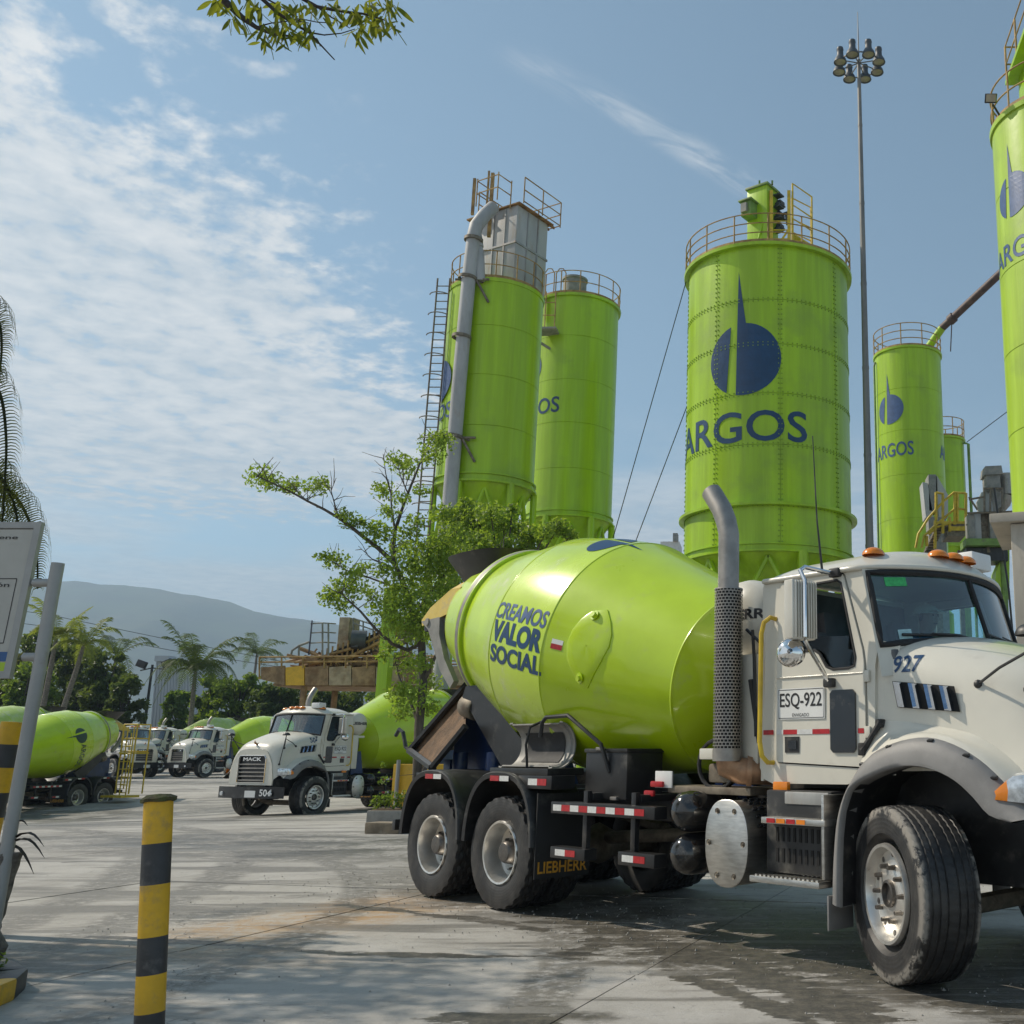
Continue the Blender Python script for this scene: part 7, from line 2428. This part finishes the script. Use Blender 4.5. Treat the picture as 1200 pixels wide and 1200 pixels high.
    for (x, y, r, n) in clusters:
        for _ in range(n):
            p = q(x + rg.gauss(0, r * 0.5), y - 4 + rg.gauss(0, r * 0.42), rg.uniform(-0.25, 0.25))
            put_leaf(p, rg.uniform(0.5, 1.45), rg.uniform(-1.0, 1.0) if rg.random() < 0.6 else rg.uniform(2.2, 4.1), rg.uniform(0.85, 1.45))


build_vegetation()


# ------------------------------------------------------------------ foreground on the left
def striped_bollard(label, base, top, r, n, first_yellow=True, capm=True, fr=None):
    base, top = Vector(base), Vector(top)
    root = thing('bollard', label, 'bollard', base)
    ax = top - base
    L = ax.length
    ax.normalize()
    up = Vector((0, -1, 0))
    edges = fr or [i / n for i in range(n + 1)]
    for i, (t0, t1) in enumerate(zip(edges, edges[1:])):
        y = (i % 2 == 0) == first_yellow
        B().lathe([(L * t0, r), (L * t1, r)], 36, (0, 0, 0), ax, up).obj('yellow_band' if y else 'black_band', 'bollard_yellow' if y else 'bollard_black', root, 60)
    if capm:
        b = B().lathe([(L - 0.005, r + 0.003), (L - 0.005, r + 0.014), (L + 0.012, r + 0.016), (L + 0.026, r * 0.8), (L + 0.034, 0.001)], 36, (0, 0, 0), ax, up)
        for i, p in enumerate(b.v):
            if p[2] > L * 0.98:
                nz = mnoise.noise(Vector(p) * 30)
                b.v[i] = (p[0] * (1 + 0.03 * nz), p[1], p[2] + 0.008 * nz)
        b.obj('cap', 'moss', root, 60)
    else:
        B().lathe([(L, r), (L + 0.002, 0.001)], 30, (0, 0, 0), ax, up).obj('cap', 'bollard_yellow', root)
    return root


def build_left():
    top = at(186, 938, 5.35)
    bot = at(175, 1200, 5.35)
    d = (bot - top)
    t = top.z / (top.z - bot.z)
    bot = top + d * t
    z = lambda py: (at(180, py, 5.35).z) / top.z
    fr = [0.0, z(1142) * 0.5, z(1180) if False else z(1140), z(1096), z(1036), z(988), 1.0]
    fr = [0.0, z(1186), z(1141), z(1097), z(1036), z(988), 1.0]
    # bands from the ground up: black foot, yellow, black, yellow, black, yellow
    striped_bollard('yellow and black striped bollard with mossy cap standing alone in the foreground', bot, top, 0.065, 6, False, True, fr)
    t2 = at(15, 846, 9.2)
    b2 = Vector((t2.x - 0.10, t2.y, -0.01))
    z2 = lambda py: at(12, py, 9.2).z / t2.z
    striped_bollard('yellow and black striped bollard behind the white sign post', b2, t2, 0.085, 7, True, False, [0, 0.14, 0.27, 0.4, z2(956), z2(926), z2(900), z2(873), 1.0][0:1] + [0.16, 0.33, z2(957), z2(928), z2(899), z2(872), 1.0])
    # sign on a leaning post
    D = 7.9
    pt_, pl_ = at(68, 660, D), at(4, 1020, D)
    k = pt_.z / (pt_.z - pl_.z)
    pb = pt_ + (pl_ - pt_) * k
    sg = thing('notice_board', 'white notice board in a grey frame on a leaning grey post at the left edge', 'sign', pb)
    o = Vector(pb)
    B().tube([Vector((0, 0, 0.0)), pt_ - o], 0.046, 16).obj('post', 'sign_grey', sg, 60)
    B().tube([Vector((-1.25, 0, 0.0)), Vector((-1.25, 0, 0)) + (pt_ - o) * 1.0], 0.046, 16).obj('post', 'sign_grey', sg, 60)
    for py, x0, x1 in ((683, 40, 64), (770, 28, 47)):
        B().tube([at(x0, py, D) - o, at(x1, py, D) - o], 0.032, 10).obj('arm', 'sign_grey', sg, 60)
    TR, BR = at(50, 612, D - 0.02) - o, at(12, 795, D - 0.02) - o
    ux = Vector((1, 0, 0))
    W = 1.05
    TL, BL = TR - ux * W, BR - ux * W
    f = lambda u, v, d=0.0: (BL + (BR - BL) * u + (TL - BL) * v) + Vector((0, -d, 0))
    b = B()
    b.prism([(0, 0), (1, 0), (1, 1), (0, 1)], lambda u, w, d: f(u, w, d), -0.03, 0.0)
    b.ring([(0, 0), (1, 0), (1, 1), (0, 1)], [(0.05, 0.04), (0.95, 0.04), (0.95, 0.96), (0.05, 0.96)], lambda u, w, d: f(u, w, d), 0.0, 0.012)
    b.obj('frame', 'sign_grey', sg, 20)
    B().add([f(0.05, 0.04, 0.003), f(0.95, 0.04, 0.003), f(0.95, 0.96, 0.003), f(0.05, 0.96, 0.003)], [(0, 1, 2, 3)]).obj('face', 'sign_face', sg, 0)
    b = B()
    def line(u0, v0, u1, v1, w=0.006):
        if u0 == u1:
            b.add([f(u0 - w / 2, v0, 0.005), f(u0 + w / 2, v0, 0.005), f(u0 + w / 2, v1, 0.005), f(u0 - w / 2, v1, 0.005)], [(0, 1, 2, 3)])
        else:
            b.add([f(u0, v0 - w / 2, 0.005), f(u1, v0 - w / 2, 0.005), f(u1, v0 + w / 2, 0.005), f(u0, v0 + w / 2, 0.005)], [(0, 1, 2, 3)])
    line(0.95, 0.04, 0.95, 0.955, 0.008)
    line(0.05, 0.955, 0.95, 0.955, 0.005)
    line(0.10, 0.63, 0.90, 0.63)
    line(0.10, 0.22, 0.90, 0.22)
    line(0.90, 0.22, 0.90, 0.63)
    line(0.10, 0.22, 0.10, 0.63)
    b.obj('ruled_lines', 'black_print', sg, 0, fix=False)
    B().add([f(0.05, 0.105, 0.005), f(0.95, 0.105, 0.005), f(0.95, 0.165, 0.005), f(0.05, 0.165, 0.005)], [(0, 1, 2, 3)]).obj('blue_stripe', 'sign_blue', sg, 0)
    B().add([f(0.05, 0.045, 0.005), f(0.95, 0.045, 0.005), f(0.95, 0.10, 0.005), f(0.05, 0.10, 0.005)], [(0, 1, 2, 3)]).obj('green_stripe', 'sign_green', sg, 0)
    print_text('giene', 0.22, 0.038, lambda u, v: f(0.74 + u / W, 0.895 + v / 1.2, 0.006), 'black_print', 'lettering', sg, 0.01)
    print_text('ción', 0.17, 0.034, lambda u, v: f(0.775 + u / W, 0.59 + v / 1.2, 0.006), 'black_print', 'lettering', sg, 0.01)
    B().add([f(0.66, 0.70, 0.006), f(0.735, 0.70, 0.006), f(0.70, 0.80, 0.006), f(0.66, 0.80, 0.006)], [(0, 1, 2, 3)]).obj('pictogram', 'black_print', sg, 0)
    # stump with blade leaves in a kerbed bed
    sp = Vector((-5.80, 7.95, 0))
    stp = thing('palm_stump', 'ragged grey palm stump sprouting dark blade leaves beside the sign post', 'stump', sp)
    rows = []
    rr = random.Random(3)
    for i in range(15):
        t = i / 14
        r = 0.17 - 0.05 * t + (0.05 if i < 2 else 0)
        c = Vector((0.05 + 0.16 * t, 0, 0.10 + 0.66 * t))
        rows.append([c + Vector((math.cos(2 * PI * j / 22) * r * (1 + 0.16 * mnoise.noise(Vector((j * 0.9, i * 1.1, 2)))), math.sin(2 * PI * j / 22) * r * (1 + 0.16 * mnoise.noise(Vector((j, i * 0.9, 7)))), 0.02 * mnoise.noise(Vector((j * 1.3, i, 0))))) for j in range(22)])
    B().loft(rows, True, True).obj('trunk', 'palm_bark', stp, 30)
    B().lathe([(0, 0.24), (0.10, 0.27), (0.22, 0.20), (0.26, 0.1)], 18, (0.03, 0, 0)).obj('root_collar', 'palm_bark', stp, 40)
    for k, (dx, dz, ln) in enumerate(((0.9, 0.25, 0.40), (0.95, 0.05, 0.36), (0.5, 0.7, 0.3), (-0.7, 0.4, 0.4), (0.7, -0.3, 0.28))):
        c = Vector((0.2, -0.02 * k, 0.76))
        dv = Vector((dx, -0.25 + 0.15 * k, dz)).normalized()
        rws = []
        for i in range(8):
            t = i / 7
            p = c + dv * ln * t + Vector((0, 0, 0.10 * math.sin(PI * t) - 0.05 * t * t))
            w = 0.025 * math.sin(PI * min(1, .2 + .8 * t)) + 0.002
            rws.append([p + Vector((0, w, w * 0.5)), p, p + Vector((0, -w, w * 0.5))])
        B().loft(rws, False).obj('blade_leaf', 'bark_dark', stp, 60, fix=False)
    # kerb with painted stones
    kp = [(-4.42, 6.0), (-4.52, 6.45), (-4.60, 6.85), (-4.74, 7.15), (-5.02, 7.42), (-5.40, 7.60), (-5.95, 7.75), (-6.6, 7.9), (-7.4, 8.05)]
    kb = thing('kerb', 'curved kerb of yellow and black painted stones round the bed at the left edge', 'kerb', (kp[2][0], kp[2][1], 0))
    ko = Vector((kp[2][0], kp[2][1], 0))
    mats = ['bollard_black', 'bollard_yellow', 'bollard_black', 'bollard_black', 'concrete_edge', 'concrete_edge', 'bollard_yellow', 'bollard_black']
    for i, (a, c) in enumerate(zip(kp, kp[1:])):
        A, C_ = Vector((a[0], a[1], 0)), Vector((c[0], c[1], 0))
        dv = (C_ - A)
        ln = dv.length
        an = math.atan2(dv.y, dv.x)
        m_ = (A + C_) / 2 - ko + Matrix.Rotation(an, 3, 'Z') @ Vector((0, 0.09, 0.065))
        B().box(m_, (ln + 0.03, 0.17, 0.13), 0.02, Matrix.Rotation(an, 3, 'Z')).obj('kerb_stone', mats[i], kb, 40)
    v = [(-4.70, 6.0, 0.09), (-4.78, 6.5, 0.09), (-4.86, 6.88, 0.10), (-4.95, 7.08, 0.10), (-5.15, 7.27, 0.10), (-5.5, 7.43, 0.1), (-6.0, 7.57, 0.1), (-6.6, 7.7, 0.1), (-7.4, 7.85, 0.1), (-9.0, 8.0, 0.1), (-9.0, 5.5, 0.09)]
    v = [Vector(p) - ko for p in v]
    B().add(v, [tuple(range(len(v)))]).obj('soil', 'concrete_crust', kb, 0)
    wd = leaf_cloud([(Vector((-4.95 - 0.12 * k, 7.12 + 0.03 * k, 0.16)) - ko, 0.10, 50) for k in range(5)], 0.05, 'leaf_mid', 'weeds', kb, 0.5, 0, seed=17)


build_left()


# ------------------------------------------------------------------ far background furniture
def build_far():
    d = 82
    p = at(168, 860, d)
    lp = thing('lamp_post', 'black lamp post with two square floodlights above the distant lorries', 'lamp post', (p.x, d, 0))
    top = at(169, 779, d).z
    B().tube([(0, 0, 0), (0, 0, top)], [0.13, 0.09], 8).obj('pole', 'black_steel', lp)
    B().tube([(-0.9, 0, top - 0.45), (0, 0, top - 0.25), (1.1, 0, top - 0.35)], 0.05, 6).obj('arm', 'black_steel', lp)
    for x, z, r in ((-0.85, top + 0.05, 20), (1.15, top + 0.1, -25)):
        B().box((x, 0, z), (0.75, 0.3, 0.55), 0.04, Matrix.Rotation(R(r), 3, 'Y')).obj('floodlight', 'black_steel', lp)
    # pale corrugated tower
    dd = 105
    a = at(205, 840, dd)
    tw_ = thing('pale_tower', 'pale corrugated tower with sloping sides behind the arching palm', 'building', (a.x, dd, 0))
    L0, L1 = at(176, 868, dd).x - a.x, at(183, 776, dd).x - a.x
    R0, R1 = at(232, 868, dd).x - a.x, at(224, 776, dd).x - a.x
    zt = at(200, 775, dd).z
    n = 26
    for k in range(n):
        t0, t1 = k / n, (k + 0.9) / n
        q = [(L0 + (R0 - L0) * t0, 0.03 * (k % 2), 0), (L0 + (R0 - L0) * t1, 0.03 * (k % 2), 0), (L1 + (R1 - L1) * t1, 0.03 * (k % 2), zt), (L1 + (R1 - L1) * t0, 0.03 * (k % 2), zt)]
        B().add([Vector(p) for p in q] + [Vector(p) + Vector((0, 0.1, 0)) for p in q], [(0, 1, 2, 3), (7, 6, 5, 4), (0, 4, 5, 1), (1, 5, 6, 2), (2, 6, 7, 3), (3, 7, 4, 0)]).obj('sheet', 'corrugated', tw_, 0)
    b = B().prism([(L0, 0), (R0, 0), (R1, zt), (L1, zt)], lambda u, w, d_: Vector((u, d_, w)), 0.15, 6)
    b.obj('core', 'corrugated', tw_, 0)
    B().span((L1 - 0.1, -0.2, zt), (L1 + 1.3, 1.2, zt + 0.55)).obj('roof_box', 'corrugated', tw_)
    B().span((L1 + 1.3, -0.1, zt - 0.1), (R1 + 0.1, 6.1, zt + 0.12)).obj('roof', 'corrugated', tw_)
    # overhead wires
    for k, pts in enumerate((((-40, 706), (60, 721), (200, 750), (330, 775)), ((-40, 722), (60, 735), (200, 762), (330, 782)))):
        o = B().tube([at(x, y, 95 + 5 * i) for i, (x, y) in enumerate(pts)], 0.028, 5).obj('overhead_wire', 'cable', None)
        tag(o, ('upper' if k == 0 else 'lower') + ' overhead wire crossing in front of the hills', 'cable')
    # little roofs seen under the widest silo
    p = at(785, 640, 130)
    bl = thing('small_building', 'tiny distant grey building left of the widest silo', 'building', (p.x, 130, 0))
    B().span((-1.2, 0, 0), (1.2, 4, p.z + 0.6)).obj('wall', 'far_white', bl)
    B().span((0.4, -.5, p.z + 0.6), (1.0, 1, p.z + 1.6)).obj('roof_tank', 'plant_grey', bl)
    # yellow access gantry by the reversed lorry
    g = at(146, 905, 42.5)
    zt = terrain(g.x, 42.5)
    ag = thing('access_gantry', 'yellow tubular access gantry with ladder behind the reversed lorry', 'gantry', (g.x, 42.5, zt), R(-20))
    for x, y in ((-0.36, 0), (0.36, 0), (-0.36, 0.6), (0.36, 0.6)):
        B().tube([(x, y, 0.3), (x, y, 3.0)], 0.028, 6).obj('post', 'yellow_rail', ag)
    for z in (1.95, 2.45, 3.0):
        B().tube([(-0.36, 0, z), (0.36, 0, z), (0.36, 0.6, z), (-0.36, 0.6, z)], 0.024, 6, True).obj('rail', 'yellow_rail', ag)
    B().span((-0.4, -0.05, 1.85), (0.4, 0.65, 1.91)).obj('platform', 'yellow_rail', ag)
    for x in (0.0, 0.34):
        B().tube([(x, -0.1, 0.2), (x, -0.1, 2.9)], 0.024, 6).obj('stile', 'yellow_rail', ag)
    for k in range(8):
        B().tube([(0, -0.1, 0.35 + 0.3 * k), (0.34, -0.1, 0.35 + 0.3 * k)], 0.022, 5).obj('rung', 'yellow_rail', ag)
    B().span((-0.5, -0.5, 0.18), (0.6, 0.3, 0.26)).obj('step', 'yellow_rail', ag)


build_far()
# ------------------------------------------------------------------ lorries
GROUP = 'green and white concrete mixer lorries'
MAIN_LOC, MAIN_RZ = Vector((1.6354, 8.1624, 0)), R(-43.70)
main = thing('mixer_truck', 'nearest big mixer lorry with a slogan on its drum and 927 on the bonnet', 'mixer lorry', MAIN_LOC, MAIN_RZ, GROUP)
PARTS, OWN = build_truck(main)
own_plates = [c for c in main.children if c.name.startswith('registration_plate')]


def other(loc, rz, label, steer=0.0, ladder=True):
    r = dup(main, loc, rz, label, skip=OWN)
    for c in r.children:
        if c.name.startswith('wheel') and len(c.name) < 10 and abs(c.location.x) < 0.1 and not c.name.startswith('wheel_'):
            c.rotation_euler = (0, 0, steer)
    return r


def part(root, stem):
    return [c for c in root.children if c.name.split('.')[0] == stem][0]


T2 = other((-13.59, 30.12, terrain(-13.59, 30.12) - 0.08), 4.322, 'second mixer lorry facing forward left with white cab, chrome grille bars and number 504', R(4))
hd = part(T2, 'bonnet')
print_text('504', 0.26, 0.14, lambda u, v: on_bonnet(PARTS['bvh'], -0.03 - u, 2.098 + v, 1), 'navy_print', 'fleet_number', hd, 0.02, 0.03)
print_text('504', 0.42, 0.18, lambda u, v: Vector((1.285 - max(0, (0.62 + u) - 0.75) * 0.40, 0.72 + u, 0.71 + v)) + Vector((0.004, 0, 0)), 'white_print', 'lettering', part(T2, 'bumper'), 0.02)
T3 = other((-28.39, 36.83, terrain(-28.39, 36.83) - 0.02), 4.568, 'mixer lorry at left seen from its rear wheels, drum with dark leaf emblem')
bd = part(T3, 'drum_band')
print_emblem(0.30, lambda u, v: drum_pt(-0.05 + v * 0.9, R(74) - (-u) / 1.22 * 1.0, 0.005, 1), 'dark_leaf_print', bd, 0.05)
print_text('ARGOS', 0.95, 0.25, lambda u, v: drum_pt(-0.10 - v, R(112) + u / 1.22, 0.005, 1), 'dark_leaf_print', 'lettering', bd, 0.02, 0.05)
other((-35.1, 65.2, 0), 4.33, 'distant white mixer lorry facing forward, third cab left of the nearest white cab', 0.0)
T4 = other((-41.5, 71.4, 0.1), 4.33, 'distant white mixer lorry half hidden by the yellow gantry and its neighbour', 0.0)
other((-38.4, 64.5, 0), 5.75, 'mixer lorry whose grille shows behind the yellow gantry', 0.0)
other((-39.0, 81.5, 0.1), 4.30, 'distant mixer lorry peeping out behind the second lorry at its mirror', 0.0)
other((-38.2, 49.8, -0.2), 4.52, 'mixer lorry of which only the drum top shows above the reversed drum', 0.0)
T8 = other((-34.6, 42.3, terrain(-34.6, 42.3)), 4.54, 'mixer lorry with pale drum behind the striped bollard at left', 0.0)


# two of the lorries have sun-bleached drums
for r in (T8, T4):
    for c in r.children:
        if c.name.split('.')[0] in ('drum_front_cone', 'drum_band', 'drum_rear_cone', 'drum_head', 'drum_mouth'):
            c.material_slots[0].link = 'OBJECT'
            c.material_slots[0].material = MATS['drum_faded']


# ------------------------------------------------------------------ the driver
def build_driver():
    M = Matrix.Translation(MAIN_LOC) @ Matrix.Rotation(MAIN_RZ, 4, 'Z')
    seat = M @ Vector((-0.80, 0.46, 0))
    pr = thing('person', 'driver in a pale cap sitting behind the windscreen of the nearest lorry', 'person', (seat.x, seat.y, 1.85), MAIN_RZ)
    J = {}
    pts = [('pelvis', (0, 0, 0.10), .15), ('belly', (0.0, 0, 0.27), .15), ('chest', (-0.02, 0, 0.46), .165), ('neck', (0.0, 0, 0.62), .06), ('jaw', (0.03, 0, 0.70), .072), ('head', (0.02, 0, 0.78), .098), ('crown', (0.01, 0, 0.85), .085), ('nose', (0.115, 0, 0.755), .016),
           ('shL', (-0.02, 0.17, 0.56), .065), ('elL', (0.16, 0.26, 0.36), .045), ('wrL', (0.36, 0.18, 0.42), .030), ('haL', (0.43, 0.16, 0.45), .034),
           ('shR', (-0.02, -0.17, 0.56), .065), ('elR', (0.16, -0.26, 0.36), .045), ('wrR', (0.36, -0.18, 0.42), .030), ('haR', (0.43, -0.16, 0.45), .034),
           ('hiL', (0.10, 0.10, 0.09), .095), ('knL', (0.50, 0.13, 0.12), .065), ('anL', (0.62, 0.13, -0.28), .045), ('foL', (0.74, 0.13, -0.32), .04),
           ('hiR', (0.10, -0.10, 0.09), .095), ('knR', (0.50, -0.13, 0.12), .065), ('anR', (0.62, -0.13, -0.28), .045), ('foR', (0.74, -0.13, -0.32), .04)]
    ix = {n: i for i, (n, _, _) in enumerate(pts)}
    ed = [('pelvis', 'belly'), ('belly', 'chest'), ('chest', 'neck'), ('neck', 'jaw'), ('jaw', 'head'), ('head', 'crown'), ('head', 'nose')]
    for s in 'LR':
        ed += [('chest', 'sh' + s), ('sh' + s, 'el' + s), ('el' + s, 'wr' + s), ('wr' + s, 'ha' + s), ('pelvis', 'hi' + s), ('hi' + s, 'kn' + s), ('kn' + s, 'an' + s), ('an' + s, 'fo' + s)]
    for s, sy in (('L', 1), ('R', -1)):           # fingers closed round the rim, thumb apart
        h = pts[ix['ha' + s]][1]
        for k in range(4):
            a = (h[0] + 0.045, h[1] + sy * (0.028 - 0.018 * k), h[2] + 0.02)
            b = (h[0] + 0.060 - 0.003 * k, h[1] + sy * (0.030 - 0.019 * k), h[2] - 0.015)
            pts += [(f'f{s}{k}a', a, .009), (f'f{s}{k}b', b, .008)]
            ed += [('ha' + s, f'f{s}{k}a'), (f'f{s}{k}a', f'f{s}{k}b')]
        pts += [(f't{s}', (h[0] + 0.01, h[1] - sy * 0.05, h[2] + 0.03), .011)]
        ed += [('ha' + s, f't{s}')]
    ix = {n: i for i, (n, _, _) in enumerate(pts)}
    me = bpy.data.meshes.new('body')
    me.from_pydata([p for _, p, _ in pts], [(ix[a], ix[b]) for a, b in ed], [])
    o = bpy.data.objects.new('body', me)
    COL.objects.link(o)
    sk = o.modifiers.new('skin', 'SKIN')
    for i, (_, _, r) in enumerate(pts):
        me.skin_vertices[0].data[i].radius = (r, r)
    me.skin_vertices[0].data[0].use_root = True
    o.modifiers.new('sub', 'SUBSURF').levels = 2
    dg = bpy.context.evaluated_depsgraph_get()
    m2 = bpy.data.meshes.new_from_object(o.evaluated_get(dg))
    m2.materials.clear()
    m2.materials.append(MATS['skin'])
    m2.materials.append(MATS['shirt'])
    for p in m2.polygons:
        p.use_smooth = True
        c = p.center
        p.material_index = 1 if (c.z < 0.60 and not (c.x > 0.30 and c.z > 0.3)) else 0
    m2.name = 'body'
    bpy.data.objects.remove(o)
    o = bpy.data.objects.new('body', m2)
    COL.objects.link(o)
    o.parent = pr
    B().ball((0.01, 0, 0.80), 0.115, 18, 8, 0.0, (1.05, 0.95, 0.80)).box((0.12, 0, 0.815), (0.13, 0.16, 0.012), 0.004).obj('cap', 'hat_white', pr, 50)
    b = B()
    for s in (-1, 1):
        b.ball((0.108, s * 0.034, 0.785), 0.011, 8, 5)
        b.ball((0.02, s * 0.10, 0.76), 0.022, 8, 5, -1, (0.8, 0.4, 1.3))
    b.box((0.103, 0, 0.715), (0.015, 0.05, 0.008))
    b.obj('face', 'hair', pr, 50)


build_driver()

# ------------------------------------------------------------------ air
hz = bpy.data.materials.new('haze')
hz.use_nodes = True
t = NT(hz.node_tree)
pv = t.n('ShaderNodeVolumePrincipled', {'Color': (0.56, 0.77, 1.0, 1), 'Density': HAZE, 'Anisotropy': 0.2})
ou = t.n('ShaderNodeOutputMaterial')
t.t.links.new(pv.outputs[0], ou.inputs['Volume'])
MATS['haze'] = hz
B().span((-6500, -800, -8), (4200, 7000, 720)).obj('haze', 'haze', None, 0, kind='stuff')
